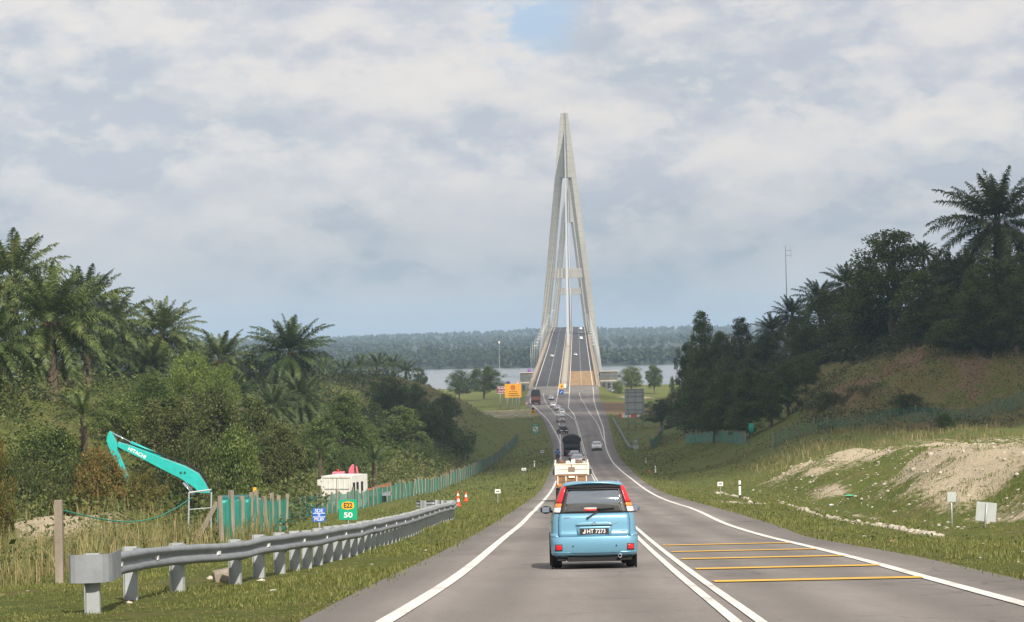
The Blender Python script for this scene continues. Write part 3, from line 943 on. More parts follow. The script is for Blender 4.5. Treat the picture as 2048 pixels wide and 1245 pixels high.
def far_wood(name, n, y0, y1, h0, h1, quads, material, xw, size, power=1.0, seed=1):
    rng = np.random.default_rng(seed)
    y = y0 + (y1 - y0) * rng.random(n) ** power
    x = (rng.random(n) * 2 - 1) * xw * (y / 2000)  + 20
    ok = np.ones(n, bool)
    shore = 1990 + 60 * fbm(x / 420, x * 0 + .5, 5, 3)
    ok &= y > shore + 14
    x, y = x[ok], y[ok]; n = len(x)
    z = far_z(x, y)
    h = h0 + (h1 - h0) * rng.random(n) ** 1.4 
    h = h * (1 + 0.5 * fbm(x / 130, y / 300, 77, 3))
    r = h * rng.uniform(0.28, 0.45, n)
    d = rng.normal(size=(n, quads, 3)); d /= np.linalg.norm(d, axis=2, keepdims=True)
    rad = rng.random((n, quads, 1)) ** 0.35
    lump = 1 + 0.25 * rng.normal(size=(n, quads, 1))
    P = d * rad * lump * np.stack([r, r, h * 0.42], -1)[:, None, :]
    P += np.stack([x, y, z + h * 0.55], -1)[:, None, :]
    P = P.reshape(-1, 3)
    V, F = leaf_cloud(P, np.repeat(size * (h / h1) ** 0.5, quads), rng, 0.3, 0.8)
    o = finish(name, mesh_np(name, V, F), material)
    return o
M_FAR = leaf_material('mangrove_leaves', (0.018, 0.032, 0.012), (0.035, 0.055, 0.022), (0.062, 0.085, 0.034), 0.15, 0.7, 0.03)
tag(far_wood('mangrove_forest', 3200, 1992, 2400, 7, 12, 70, M_FAR, 560, 3.4, 1.5, 3), 'dense green mangrove forest lining the far bank of the river', 'forest', kind='stuff')
tag(far_wood('hill_forest', 4200, 2900, 6600, 7, 11, 24, M_FAR, 520, 6.0, 0.9, 5), 'hazy blue green forest on the low hills beyond the river', 'forest', kind='stuff')
def haze():
    k = NT('haze_air')
    k.t.nodes.remove(k.b)
    v = k.n('VolumePrincipled', Density=0.00014, Anisotropy=0.0)
    v.inputs['Color'].default_value = (0.58, 0.78, 1.0, 1)
    k.l(v.outputs[0], k.t.nodes['Material Output'].inputs['Volume'])
    b = MB().box((0, 14500, 58), (29800, 29980, 176))
    tag(b.build('haze', k.m), kind='stuff')
# ------------------------------------------------------------------ the cable stayed bridge
BR_ANG = -math.atan(BCK)
def bpt(d, off, z):
    return (float(xbridge(d)) + off, d, z)
def bridge():
    root = empty('cable_stayed_bridge', bpt(1463, 0, -21), 0, 'long concrete cable stayed bridge with two tall pylons crossing the river', 'bridge')
    org = Vector(root.location)
    d = np.unique(np.concatenate([np.arange(860, 2420, 14.0), [2420.0]]))
    def loft(name, prof, material, dz=0.0, dd=d, smooth=False):
        n = len(prof); V = []; F = []
        for q in dd:
            x0, z0 = float(xbridge(q)), float(zr(q)) + dz
            for o, h in prof:
                V.append((x0 + o - org.x, q - org.y, z0 + h - org.z))
        for i in range(len(dd) - 1):
            for k in range(n):
                a, b = i*n + k, i*n + (k+1) % n
                F.append((a, b, b + n, a + n))
        F.append(tuple(range(n))); F.append(tuple((len(dd)-1)*n + k for k in range(n))[::-1])
        m = MB(); m.v, m.f = V, F
        return m.build(name, material, root, smooth)
    def ribbon(name, a, b, dz, material, dd):
        V, F = [], []
        for i, q in enumerate(dd):
            x0, z0 = float(xbridge(q)), float(zr(q)) + dz
            V += [(x0 + a - org.x, q - org.y, z0 - org.z), (x0 + b - org.x, q - org.y, z0 - org.z)]
            if i: F.append((2*i-2, 2*i-1, 2*i+1, 2*i))
        return finish(name, mesh_np(name, V, F), material, root)
    loft('deck_girder', [(-12.6, -.05), (12.6, -.05), (12.6, -.5), (8, -1.2), (5, -3.4), (-5, -3.4), (-8, -1.2), (-12.6, -.5)], M_CONC)
    ribbon('carriageway', -11.0, -1.45, 0.0, M_DECK, d)
    ribbon('carriageway', 1.45, 11.0, 0.0, M_DECK, d)
    for s in (-1, 1):
        o = (11.05 * s, 11.6 * s) if s > 0 else (-11.6, -11.05)
        loft('parapet', [(o[0], -.04), (o[0], .25), (o[0] + (.12 if s > 0 else 0), .95), (o[1] - (0 if s > 0 else .12), .95), (o[1], .25), (o[1], -.04)], M_PARA)
        w = sorted((11.65 * s, 12.6 * s))
        loft('walkway', [(w[0], -.04), (w[1], -.04), (w[1], .18), (w[0], .18)], M_PARA)
        loft('hand_rail', [(12.5*s - .04, 1.05), (12.5*s + .04, 1.05), (12.5*s + .04, 1.15), (12.5*s - .04, 1.15)], M_STEEL)
    loft('median_barrier', [(-1.45, -.04), (-1.45, .2), (-1.28, .85), (-1.15, .85), (-1.05, .3), (-1.05, -.04)], M_PARA)
    loft('median_barrier', [(1.05, -.04), (1.05, .3), (1.15, .85), (1.28, .85), (1.45, .2), (1.45, -.04)], M_PARA)
    ribbon('median_strip', -1.05, 1.05, 0.02, M_CONC, d)
    dl = d[d < 2300]
    for off in (-10.0, -1.9, 1.9, 10.0):
        ribbon('edge_line', off - .13, off + .13, 0.02, M_WHITE, dl)
    V, F = [], []
    for off in (-6.0, 6.0):
        q = 862.0
        while q < 1800:
            b = len(V)
            for e in (q, q + 3.0):
                x0, z0 = float(xbridge(e)), float(zr(e)) + 0.02
                V += [(x0 + off - .1 - org.x, e - org.y, z0 - org.z), (x0 + off + .1 - org.x, e - org.y, z0 - org.z)]
            F.append((b, b+1, b+3, b+2)); q += 7.5
    V = [(x + org.x, y + org.y, z + org.z) for x, y, z in V]
    tag(finish('road_marking', mesh_np('road_marking', V, F), M_WHITE), kind='structure')
    ribbon('ochre_surfacing', 1.62, 10.9, 0.008, M_OCHRE, np.arange(862, 988, 9.0))
    pj = [(862, 868), (984, 992)]
    for a, b in pj[1:]:
        ribbon('expansion_joint', -10.9, 10.9, 0.010, M_SLAB, np.array([a + 3.0, a + 3.8]))
    # piers under the deck
    for q in (905, 960, 1015, 1075, 1135, 1200, 1270, 1350, 2120, 2200, 2290):
        m = MB(); zt = float(zr(q)) - 3.3; x0 = float(xbridge(q))
        gz = min(g1(x0, q), -21.0) - 3 if q < 1060 else -27
        for s in (-3.2, 3.2):
            m.box((x0 + s - org.x, q - org.y, (zt + gz) / 2 - org.z), (2.2, 2.0, zt - gz))
        m.box((x0 - org.x, q - org.y, zt - .9 - org.z), (9.5, 2.6, 1.6))
        m.build('pier', M_CONC, root, bevel=0.1)
    # pylons
    TOP, APEX, BOT = 134.0, 95.5, -24.0
    hw = lambda z: 2.15 + 0.1113 * (134 - z)
    for pd in (1463.0, 2033.0):
        px0 = float(xbridge(pd))
        def W(x, y, z): return (px0 + x - org.x, pd + y - org.y, z - org.z)
        lw = 4.6
        for s in (-1, 1):
            m = MB()
            zs = [BOT, 0, 30, 60, APEX]
            V, F = [], []
            for z in zs:
                o = hw(z); w = lw + 0.6 * (1 - (z + 24) / 120); dep = 3.4 + 1.2 * (1 - (z + 24) / 120)
                i_ = max(o - w, 0.35)
                ch = min(1.7, (o - i_) * 0.4)
                ring = [(o, -dep), (i_ + ch, -dep), (i_, -dep + 2.2), (i_, dep - 2.2), (i_ + ch, dep), (o, dep)]
                V += [W(s * x, y, z) for x, y in ring]
            n = 6
            for i in range(len(zs) - 1):
                for k in range(n):
                    F.append((i*n + k, i*n + (k+1) % n, (i+1)*n + (k+1) % n, (i+1)*n + k))
            F.append(tuple(range(n))); F.append(tuple((len(zs)-1)*n + k for k in range(n)))
            m.add(V, F)
            m.build('pylon_leg', M_PYLON, root)
            # upper shaft half: the two halves close on a narrow slot for the stays
            V, F = [], []
            zs = [APEX, 110, 126, TOP]
            for z in zs:
                o = hw(z); dep = 3.3 - 0.6 * (z - APEX) / 40
                g = 0.42 if z < 125 else 0.0
                ring = [(o, -dep), (g + min(.9, o * .3), -dep), (g, -dep + 1.0), (g, dep - 1.0), (g + min(.9, o * .3), dep), (o, dep)]
                V += [W(s * x, y, z) for x, y in ring]
            for i in range(len(zs) - 1):
                for k in range(n):
                    F.append((i*n + k, i*n + (k+1) % n, (i+1)*n + (k+1) % n, (i+1)*n + k))
            F.append(tuple(range(n))); F.append(tuple((len(zs)-1)*n + k for k in range(n)))
            m = MB(); m.add(V, F)
            m.build('pylon_shaft', M_PYLON, root)
        m = MB(); m.box(W(0, 0, 38.4), (2 * hw(38.4) - 2 * lw + 1.0, 5.2, 5.8)); m.build('cross_beam', M_PYLON, root)
        m = MB(); m.box(W(0, 0, 97.2), (2 * hw(97) - 2.0, 4.2, 3.2)); m.build('cross_beam', M_PYLON, root)
        zd = float(zr(pd)); m = MB(); m.box(W(0, 0, zd - 4.7), (2 * hw(zd) - 2 * lw, 4.5, 2.4)); m.build('cross_beam', M_PYLON, root)
        m = MB(); m.box(W(0, 0, -23.5), (2 * hw(-23) + 8, 18, 5.0)); m.build('pile_cap', M_CONC, root, bevel=.2)
        m = MB(); m.tube([W(0, 0, TOP - .2), W(0, 0, TOP + 5)], .07, 6); m.build('lightning_rod', M_STEEL, root)
        MC = MATS.get('stay') or mat('stay', (0.50, 0.52, 0.54), 0.5)
        for side in (-1, 1):
            k = 13
            for i in range(k):
                reach = 20 + (200 if side < 0 and pd < 1500 else 258) * (i + 1) / k - (20 if side < 0 else 0)
                q = pd + side * reach
                zt = 98.5 + 26 * (i / (k - 1))
                m = MB()
                for tw in (-.32, .32):
                    a = Vector(W(tw * .3, side * 1.0, zt)); b = Vector(bpt(q, tw, float(zr(q)) + .9)) - org
                    m.tube([a, (a + b) / 2, b], .12, 6)
                m.build('stay_cable', MC, root, True)
                m = MB(); m.box(Vector(bpt(q, 0, float(zr(q)) + .45)) - org, (1.3, 1.5, .85)); m.build('cable_anchor', M_PARA, root)
    # abutment block that carries the first span
    m = MB(); x0 = float(xbridge(862)); m.box((x0 - org.x, 866.0 - org.y, -20.5 - org.z), (25, 6, 5.6)); m.build('abutment', M_CONC, root, bevel=.1)
    return root
bridge()
# ------------------------------------------------------------------ vegetation
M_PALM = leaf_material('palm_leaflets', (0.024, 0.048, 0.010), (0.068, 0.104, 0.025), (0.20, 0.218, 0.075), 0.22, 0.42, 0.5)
M_PALMD = leaf_material('palm_leaflets_shaded', (0.024, 0.045, 0.013), (0.050, 0.080, 0.022), (0.105, 0.135, 0.042), 0.18, 0.45, 0.5)  # darker copy of the palm leaves, with shade put into the colour
M_DRYF = leaf_material('dry_fronds', (0.10, 0.062, 0.028), (0.19, 0.125, 0.058), (0.28, 0.20, 0.10), 0.15, 0.7, 0.5)
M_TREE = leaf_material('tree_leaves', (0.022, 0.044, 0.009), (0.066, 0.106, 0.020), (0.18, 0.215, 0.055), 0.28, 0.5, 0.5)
M_TREED = leaf_material('tree_leaves_shaded', (0.024, 0.046, 0.010), (0.062, 0.096, 0.020), (0.135, 0.165, 0.042), 0.2, 0.55, 0.5)  # tree leaves again, the shade of the wood mixed into their colour
M_LIME = leaf_material('tree_leaves_lime', (0.07, 0.11, 0.018), (0.14, 0.19, 0.035), (0.25, 0.29, 0.075), 0.3, 0.5, 0.6)
M_OLIVE = leaf_material('tree_leaves_olive', (0.022, 0.036, 0.009), (0.060, 0.080, 0.018), (0.15, 0.155, 0.046), 0.25, 0.55, 0.6)
M_RUST = leaf_material('tree_leaves_rust', (0.055, 0.07, 0.017), (0.11, 0.118, 0.03), (0.25, 0.15, 0.045), 0.25, 0.5, 1.2)
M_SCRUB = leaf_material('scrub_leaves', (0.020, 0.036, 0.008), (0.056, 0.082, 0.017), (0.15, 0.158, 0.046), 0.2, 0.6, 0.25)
M_SCRUBD = leaf_material('scrub_leaves_shaded', (0.018, 0.028, 0.010), (0.036, 0.050, 0.016), (0.08, 0.078, 0.032), 0.2, 0.6, 0.25)  # scrub leaves coloured darker to look shaded on the right hill
M_BARK = mat('bark', (0.13, 0.10, 0.075), 0.95, noise=0.4, nscale=6, bump=0.6, bscale=14)
M_PTRUNK = mat('palm_trunk', (0.085, 0.062, 0.042), 0.95, noise=0.5, nscale=5, bump=1.0, bscale=9)
M_GRASS = leaf_material('grass_blades', (0.075, 0.10, 0.02), (0.15, 0.175, 0.038), (0.26, 0.24, 0.085), 0.3, 0.6, 0.6)
M_STRAW = leaf_material('straw_grass', (0.085, 0.115, 0.026), (0.19, 0.185, 0.065), (0.38, 0.31, 0.155), 0.3, 0.65, 0.35)

def palm_crown(seed, nf=40, L=5.6, young=False):
    rng = np.random.default_rng(seed)
    VV, FF, base = [], [], 0
    for i in range(nf):
        az = i * 2.39996 + rng.normal() * 0.12
        u = (i + 0.5) / nf
        el = R(84) - u ** 0.85 * R(130 if not young else 80) + rng.normal() * 0.07
        ln = L * rng.uniform(0.85, 1.12) * (0.72 + 0.28 * min(1, u * 3))
        n = 15
        pts = []
        p = np.array([math.cos(az) * .25, math.sin(az) * .25, 0.25 * math.sin(el)])
        droop = rng.uniform(0.72, 1.05) * (0.45 + 0.75 * u)
        e = el
        tw = rng.normal() * 0.25
        for j in range(n):
            pts.append(p.copy())
            st = ln / (n - 1)
            a2 = az + tw * (j / n) ** 2
            p = p + st * np.array([math.cos(a2) * math.cos(e), math.sin(a2) * math.cos(e), math.sin(e)])
            e -= droop * (0.035 + 0.19 * (j / n) ** 1.7)
            e = max(e, R(-86))
        pts = np.array(pts)
        m = 58
        ts = np.linspace(0.16, 0.995, m)
        idx = ts * (n - 1); i0 = np.minimum(idx.astype(int), n - 2); fr = (idx - i0)[:, None]
        P = pts[i0] * (1 - fr) + pts[i0 + 1] * fr
        T = pts[i0 + 1] - pts[i0]; T /= np.linalg.norm(T, axis=1, keepdims=True)
        side = np.cross(T, np.array([0, 0, 1.0])); sn = np.linalg.norm(side, axis=1, keepdims=True)
        side = np.where(sn > 0.05, side / np.maximum(sn, 1e-6), np.array([-math.sin(az), math.cos(az), 0]))
        up = np.cross(side, T)
        ll = ln * 0.150 * np.sin(np.pi * np.clip(ts * 0.86 + 0.12, 0, 1)) ** 0.6 * rng.uniform(0.85, 1.15, m)
        for s in (-1, 1):
            lift = rng.normal(0.12, 0.32, m)[:, None]
            D = side * s * 0.80 + T * 0.52 + up * lift
            D /= np.linalg.norm(D, axis=1, keepdims=True)
            mid = P + D * (ll * 0.5)[:, None]
            D2 = D + np.array([0, 0, -1.0]) * rng.uniform(0.5, 1.35, m)[:, None]
            D2 /= np.linalg.norm(D2, axis=1, keepdims=True)
            tip = mid + D2 * (ll * 0.52)[:, None]
            w = 0.046 * ln / 5.6
            wv = T * w
            V = np.stack([P - wv, P + wv, mid + wv * 0.95, mid - wv * 0.95, tip + wv * .25, tip - wv * .25], 1).reshape(-1, 3)
            q = np.arange(m)[:, None] * 6
            F = np.concatenate([q + np.array([[0, 1, 2, 3]]), q + np.array([[3, 2, 4, 5]])])
            VV.append(V); FF.append(F + base); base += len(V)
        # rachis
        w = np.linspace(0.06, 0.012, n)[:, None]
        sd = np.cross(np.gradient(pts, axis=0), np.array([0, 0, 1.0])); sd /= np.linalg.norm(sd, axis=1, keepdims=True) + 1e-6
        V = np.stack([pts - sd * w, pts + sd * w], 1).reshape(-1, 3)
        q = np.arange(n - 1)[:, None] * 2
        FF.append(q + np.array([[0, 1, 3, 2]]) + base); VV.append(V); base += len(V)
    return np.concatenate(VV), np.concatenate(FF)
def hanging_fronds(seed, n=9, L=3.4):
    rng = np.random.default_rng(seed)
    V, F = [], []
    b = 0
    for i in range(n):
        az = rng.uniform(0, 6.28)
        d = np.array([math.cos(az), math.sin(az), 0]); s = np.array([-math.sin(az), math.cos(az), 0])
        for j in range(26):
            t = 0.12 + 0.88 * j / 26
            p = d * (0.35 + 0.8 * math.sin(t * 2.4)) + np.array([0, 0, 0.3 - L * t * t * .9])
            for sg in (-1, 1):
                q = p + s * sg * rng.uniform(.25, .5) * (1.1 - t * .6) + np.array([0, 0, -rng.uniform(.25, .55)])
                w = np.array([0, 0, .035]) + d * .02
                V += [p - w, p + w, q + w * .4, q - w * .4]
                F.append((b, b+1, b+2, b+3)); b += 4
    return np.array(V), np.array(F)
PALM_ME, DRY_ME = {}, {}
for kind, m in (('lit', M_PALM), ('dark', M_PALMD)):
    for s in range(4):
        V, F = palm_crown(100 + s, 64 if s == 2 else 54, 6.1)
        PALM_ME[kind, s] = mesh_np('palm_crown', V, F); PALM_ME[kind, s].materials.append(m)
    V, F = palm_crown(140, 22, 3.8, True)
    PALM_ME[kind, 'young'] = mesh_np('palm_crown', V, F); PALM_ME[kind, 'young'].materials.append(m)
for s in range(3):
    V, F = hanging_fronds(170 + s)
    DRY_ME[s] = mesh_np('dry_fronds', V, F); DRY_ME[s].materials.append(M_DRYF)
def palm_trunk_mesh():
    rng = random.Random(5); m = MB(); pts, rs = [], []
    for i in range(25):
        t = i / 24
        pts.append((0.05 * math.sin(t * 5), 0.05 * math.cos(t * 4), t)); rs.append((0.44 - 0.10 * t) * (1 + (0.16 if i % 2 else -0.08) * rng.uniform(.6, 1.2)))
    m.tube(pts, rs, 10)
    o = m.build('trunk', M_PTRUNK); me = o.data; bpy.data.objects.remove(o); return me
PT_ME = palm_trunk_mesh()
def palm(px, py, rpx, d, label, kind='lit', var=0, group=None, young=False, name='oil_palm'):
    c = unproj(px, py, d)
    gz = g1(c.x, d)
    k = rpx * d / FPX / (5.0 if not young else 3.4)
    base = Vector((c.x, d, gz - 0.2))
    h = max(c.z - base.z, 0.5)
    o = empty(name, base, 0, label, 'palm tree' if not young else 'young palm', group)
    rr = random.Random(int(px * 7 + py))
    t = finish('trunk', PT_ME, None, o); t.scale = (k, k, h)
    cr = finish('crown', PALM_ME[kind, 'young' if young else var], None, o)
    cr.location = (0, 0, h); cr.scale = (k, k, k); cr.rotation_euler = (rr.uniform(-.06, .06), rr.uniform(-.06, .06), rr.uniform(0, 6.28))
    if not young:
        f = finish('dry_fronds', DRY_ME[var % 3], None, o)
        f.location = (0, 0, h - .1); f.scale = (k, k, k); f.rotation_euler = (0, 0, rr.uniform(0, 6.28))
    return o
def tree_meshes(seed, H, Rr, clumps, per, leaf, lean=0.0, low=0.25, flat=0.35, spread=0.16):
    """trunk with limbs reaching to every leaf clump; crown of many separate leaves"""
    rng = np.random.default_rng(seed)
    m = MB()
    top = np.array([lean * H, 0.1 * H * rng.normal() * .3, H * 0.72])
    tp = [np.array([0, 0, -0.3]), np.array([lean * H * .2, .02 * H, H * .25]), np.array([lean * H * .6, -.01 * H, H * .5]), top]
    r0 = 0.022 * H + 0.03
    m.tube(tp, [r0 * 1.25, r0, r0 * .7, r0 * .3], 8)
    cent = []
    tries = 0
    while len(cent) < clumps and tries < 5000:
        tries += 1
        a = rng.uniform(0, 6.283); h = low + (1 - low) * rng.random() ** 0.85
        prof = math.sin(math.pi * min(1, max(0.02, (h - low * .6) / (1.02 - low * .6))) ** 0.8) ** 0.55
        lob = 1 + 0.28 * math.sin(a * 2 + seed) + 0.2 * math.sin(a * 3 + seed * 2.1 + h * 6)
        rad = Rr * prof * lob * rng.random() ** 0.42
        c = np.array([math.cos(a) * rad + lean * H * h, math.sin(a) * rad, H * h])
        if all(np.linalg.norm(c - q) > Rr * 0.16 for q in cent): cent.append(c)
    P = []
    for i, c in enumerate(cent):
        if i % 2 == 0:
            z = min(c[2] * rng.uniform(.55, .8), H * .7)
            k = z / (H * .72); s = np.array([lean * H * k, 0, z])
            mid = (s + c) / 2 + np.array([0, 0, .05 * H])
            m.tube([s, mid, c], [r0 * .38, r0 * .22, r0 * .08], 5, cap=False)
        n = int(per * rng.uniform(.55, 1.35))
        sz = Rr * spread * rng.uniform(.9, 1.7)
        g = rng.normal(size=(n, 3)); g /= np.linalg.norm(g, axis=1, keepdims=True)
        g *= (rng.random((n, 1)) ** 0.45) * sz * np.array([1.25, 1.25, 0.75])
        P.append(c + g)
    # loose leaves that close the crown between the clumps
    n = int(clumps * per * .30)
    g = rng.normal(size=(n, 3)); g /= np.linalg.norm(g, axis=1, keepdims=True)
    g *= rng.random((n, 1)) ** 0.5 * np.array([Rr * .88, Rr * .88, H * (1 - low) * .46])
    P.append(g + np.array([lean * H * .6, 0, H * (low + (1 - low) * .47)]))
    P = np.concatenate(P)
    V, F = leaf_cloud(P, leaf, rng, flat, 0.62)
    o = m.build('trunk', M_BARK); tm = o.data; bpy.data.objects.remove(o)
    return tm, V, F
TREES = {}
def tree_kind(key, seed, *a, mats=(), **k):
    tm, V, F = tree_meshes(seed, *a, **k)
    for mk, mm in mats:
        me = mesh_np('crown', V, F); me.materials.append(mm)
        TREES[key, mk] = (tm, me, a[0], a[1])
LM = (('mid', M_TREE), ('dark', M_TREED), ('lime', M_LIME), ('olive', M_OLIVE), ('rust', M_RUST))
tree_kind('round0', 1, 9.0, 4.2, 75, 161, 0.252, mats=LM)
tree_kind('round1', 2, 9.0, 4.0, 70, 161, 0.252, mats=LM, lean=.05)
tree_kind('round2', 3, 9.0, 3.6, 70, 170, 0.237, mats=LM, low=.15)
tree_kind('tall0', 4, 14.0, 4.2, 90, 153, 0.281, mats=LM, low=.22)
tree_kind('tall1', 5, 14.0, 3.8, 85, 153, 0.281, mats=LM, lean=-.04, low=.12)
tree_kind('spread0', 6, 8.0, 5.2, 60, 153, 0.207, mats=LM, low=.45, flat=.6, spread=.13)
tree_kind('bush0', 7, 3.4, 2.4, 50, 153, 0.148, mats=LM, low=.02, spread=.2)
tree_kind('bush1', 8, 3.2, 2.7, 50, 144, 0.155, mats=LM, low=.02, spread=.2)
tree_kind('fine0', 9, 5.6, 3.2, 110, 187, 0.155, mats=LM, low=.06, spread=.13)
def tree(px, top, rpx, d, shape, hue, label, group=None, name='broadleaf_tree', cat='tree', base=None, sink=0.0):
    """a tree whose crown top is at pixel row top; it stands on the ground at depth d"""
    tm, me, H, Rr = TREES[shape, hue]
    c = unproj(px, top, d)
    gz = g1(c.x, d) - sink
    k = rpx * d / FPX / Rr
    h = max(c.z - gz, 1.15 * Rr * k)
    gz = c.z - h
    o = empty(name, (c.x, d, gz), 0, label, cat, group)
    rr = random.Random(int(px * 13 + top))
    rz = rr.uniform(0, 6.28)
    for nm, mm in (('trunk', tm), ('crown', me)):
        q = finish(nm, mm, None, o)
        q.scale = (k, k, h / H); q.rotation_euler = (0, 0, rz)
    return o
# --- left hill: oil palms above the sand bank
GP = 'oil palms along the left hill'
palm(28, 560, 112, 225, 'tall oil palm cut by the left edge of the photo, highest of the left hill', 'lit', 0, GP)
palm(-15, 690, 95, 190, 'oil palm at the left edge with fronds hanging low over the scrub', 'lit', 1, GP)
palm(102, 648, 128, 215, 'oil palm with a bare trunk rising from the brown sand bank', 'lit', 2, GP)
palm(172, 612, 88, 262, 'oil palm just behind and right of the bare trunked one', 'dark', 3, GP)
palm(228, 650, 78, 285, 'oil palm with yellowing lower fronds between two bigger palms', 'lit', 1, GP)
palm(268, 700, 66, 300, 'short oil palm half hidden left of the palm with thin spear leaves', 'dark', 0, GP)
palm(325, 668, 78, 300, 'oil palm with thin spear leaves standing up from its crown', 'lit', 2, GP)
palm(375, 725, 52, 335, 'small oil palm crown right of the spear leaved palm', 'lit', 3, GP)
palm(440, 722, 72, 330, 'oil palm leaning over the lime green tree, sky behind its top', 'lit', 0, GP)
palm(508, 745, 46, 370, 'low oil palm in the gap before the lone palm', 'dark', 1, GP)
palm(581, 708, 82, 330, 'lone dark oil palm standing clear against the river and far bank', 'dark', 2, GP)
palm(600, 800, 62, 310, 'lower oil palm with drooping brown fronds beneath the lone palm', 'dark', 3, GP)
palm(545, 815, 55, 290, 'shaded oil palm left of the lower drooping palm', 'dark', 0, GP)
GS = 'young palms behind the ridge fence'
for i, (px, py, r, d, lb) in enumerate((
    (650, 742, 34, 640, 'young palm beside the lone oil palm, leftmost behind the ridge fence'),
    (690, 742, 30, 640, 'low young palm second along the ridge fence'),
    (722, 738, 34, 650, 'young palm rising near the middle of the ridge fence'),
    (756, 735, 36, 640, 'taller young palm right of the ridge fence middle'),
    (786, 737, 33, 650, 'young palm close to the right end of the ridge fence'),
    (812, 745, 28, 640, 'rightmost young palm, where the ridge drops to the river'))):
    palm(px, py, r, d, lb, 'dark', 0, GS, True, 'young_palm')
palm(168, 838, 62, 165, 'young palm with arching fronds in the scrub left of the excavator boom', 'lit', 0, None, True, 'young_palm')
palm(640, 905, 34, 232, 'young palm poking from dark scrub left of the white container', 'lit', 0, None, True, 'young_palm')
palm(748, 925, 38, 245, 'young palm behind the pink crane beside the container', 'dark', 0, None, True, 'young_palm')
palm(500, 905, 46, 190, 'young palm in the scrub behind the green netted posts', 'dark', 0, None, True, 'young_palm')
# --- left side trees and bushes
GL = 'trees and bushes on the left slope'
for a in (
 (385, 712, 66, 240, 'spread0', 'lime', 'flat topped lime green tree in front of the palms', 'broadleaf_tree', 'tree'),
 (440, 738, 48, 236, 'spread0', 'lime', 'smaller lime green tree right of the flat topped one', 'broadleaf_tree', 'tree'),
 (300, 752, 52, 225, 'round0', 'mid', 'mid green tree left of the lime green tree', 'broadleaf_tree', 'tree'),
 (232, 790, 50, 200, 'round2', 'mid', 'bushy green tree below the bank with the bare palm trunk', 'broadleaf_tree', 'tree'),
 (330, 800, 70, 190, 'round1', 'olive', 'wide olive brown tree above the excavator boom', 'broadleaf_tree', 'tree'),
 (430, 775, 72, 200, 'round0', 'olive', 'olive tree in the thicket right of the excavator boom', 'broadleaf_tree', 'tree'),
 (505, 800, 55, 205, 'round2', 'olive', 'dusty olive tree with sparse top beside the dark palms', 'broadleaf_tree', 'tree'),
 (560, 850, 48, 200, 'round1', 'olive', 'lower dusty olive tree behind the green fence', 'broadleaf_tree', 'tree'),
 (470, 865, 60, 165, 'bush0', 'mid', 'dense green bush behind the excavator', 'bush', 'bush'),
 (375, 880, 60, 160, 'bush1', 'olive', 'olive bush under the excavator boom', 'bush', 'bush'),
 (100, 862, 72, 165, 'bush0', 'mid', 'broad green bush left of the excavator arm', 'bush', 'bush'),
 (30, 905, 60, 140, 'bush1', 'olive', 'brownish bush at the left edge above the sand', 'bush', 'bush'),
 (690, 792, 48, hit(690, 935).y, 'tall0', 'mid', 'tall bright green tree at the foot of the fenced ridge', 'broadleaf_tree', 'tree'),
 (640, 838, 42, 270, 'round2', 'mid', 'green tree left of the tall bright one by the ridge', 'broadleaf_tree', 'tree'),
 (728, 852, 40, hit(725, 945).y, 'round0', 'mid', 'rounded green tree right below the tall bright one', 'broadleaf_tree', 'tree'),
 (600, 868, 40, 240, 'round1', 'dark', 'dark tree behind the white container, left side', 'broadleaf_tree', 'tree'),
 (668, 892, 36, 252, 'bush0', 'dark', 'dark bush right behind the container roof', 'bush', 'bush'),
 (778, 758, 42, hit(778, 850).y, 'round0', 'dark', 'dark tree on the grassy ridge slope, left one', 'broadleaf_tree', 'tree'),
 (822, 770, 34, hit(822, 855).y, 'round1', 'dark', 'dark tree on the grassy ridge slope, right one', 'broadleaf_tree', 'tree'),
 (800, 815, 46, hit(800, 925).y, 'round2', 'dark', 'dark shaded tree low on the ridge slope', 'broadleaf_tree', 'tree'),
 (862, 812, 42, hit(860, 905).y, 'round0', 'dark', 'dark shaded tree near the end of the green slope', 'broadleaf_tree', 'tree'),
 (892, 790, 28, hit(890, 862).y, 'round1', 'mid', 'greyish green tree at the right end of the ridge slope', 'broadleaf_tree', 'tree'),
 (770, 868, 42, 330, 'round1', 'dark', 'dark bushy tree above the green fence bend', 'broadleaf_tree', 'tree'),
 (838, 880, 46, 345, 'bush1', 'dark', 'low dark bush above the far green fence', 'bush', 'bush'),
 (905, 872, 46, 400, 'bush0', 'mid', 'low green bush where the far fence climbs', 'bush', 'bush'),
 (712, 900, 34, 270, 'bush1', 'dark', 'dark bush behind the pink crane', 'bush', 'bush'),
 (838, 738, 18, 640, 'round2', 'olive', 'small grey green tree at the ridge end before the water', 'broadleaf_tree', 'tree'),
 (195, 902, 62, 117, 'fine0', 'rust', 'bush with rust coloured leaf tips in front of the excavator arm', 'bush', 'bush'),
 (290, 945, 44, 119, 'fine0', 'rust', 'smaller rusty leaved bush under the excavator boom', 'bush', 'bush'),
 (130, 925, 60, 118, 'bush1', 'olive', 'olive bush left of the rust coloured bush', 'bush', 'bush'),
 (-22, 845, 40, 75, 'fine0', 'rust', 'near sapling with yellow and orange leaves at the left edge', 'sapling', 'sapling'),
 (918, 742, 24, 830, 'round0', 'dark', 'rounded tree on the near river bank, left of a bigger one', 'broadleaf_tree', 'tree'),
 (966, 736, 38, 820, 'round1', 'dark', 'big rounded tree on the river bank behind the maroon sign', 'broadleaf_tree', 'tree'),
):
    tree(a[0], a[1], a[2], a[3], a[4], a[5], a[6], GL, a[7], a[8])
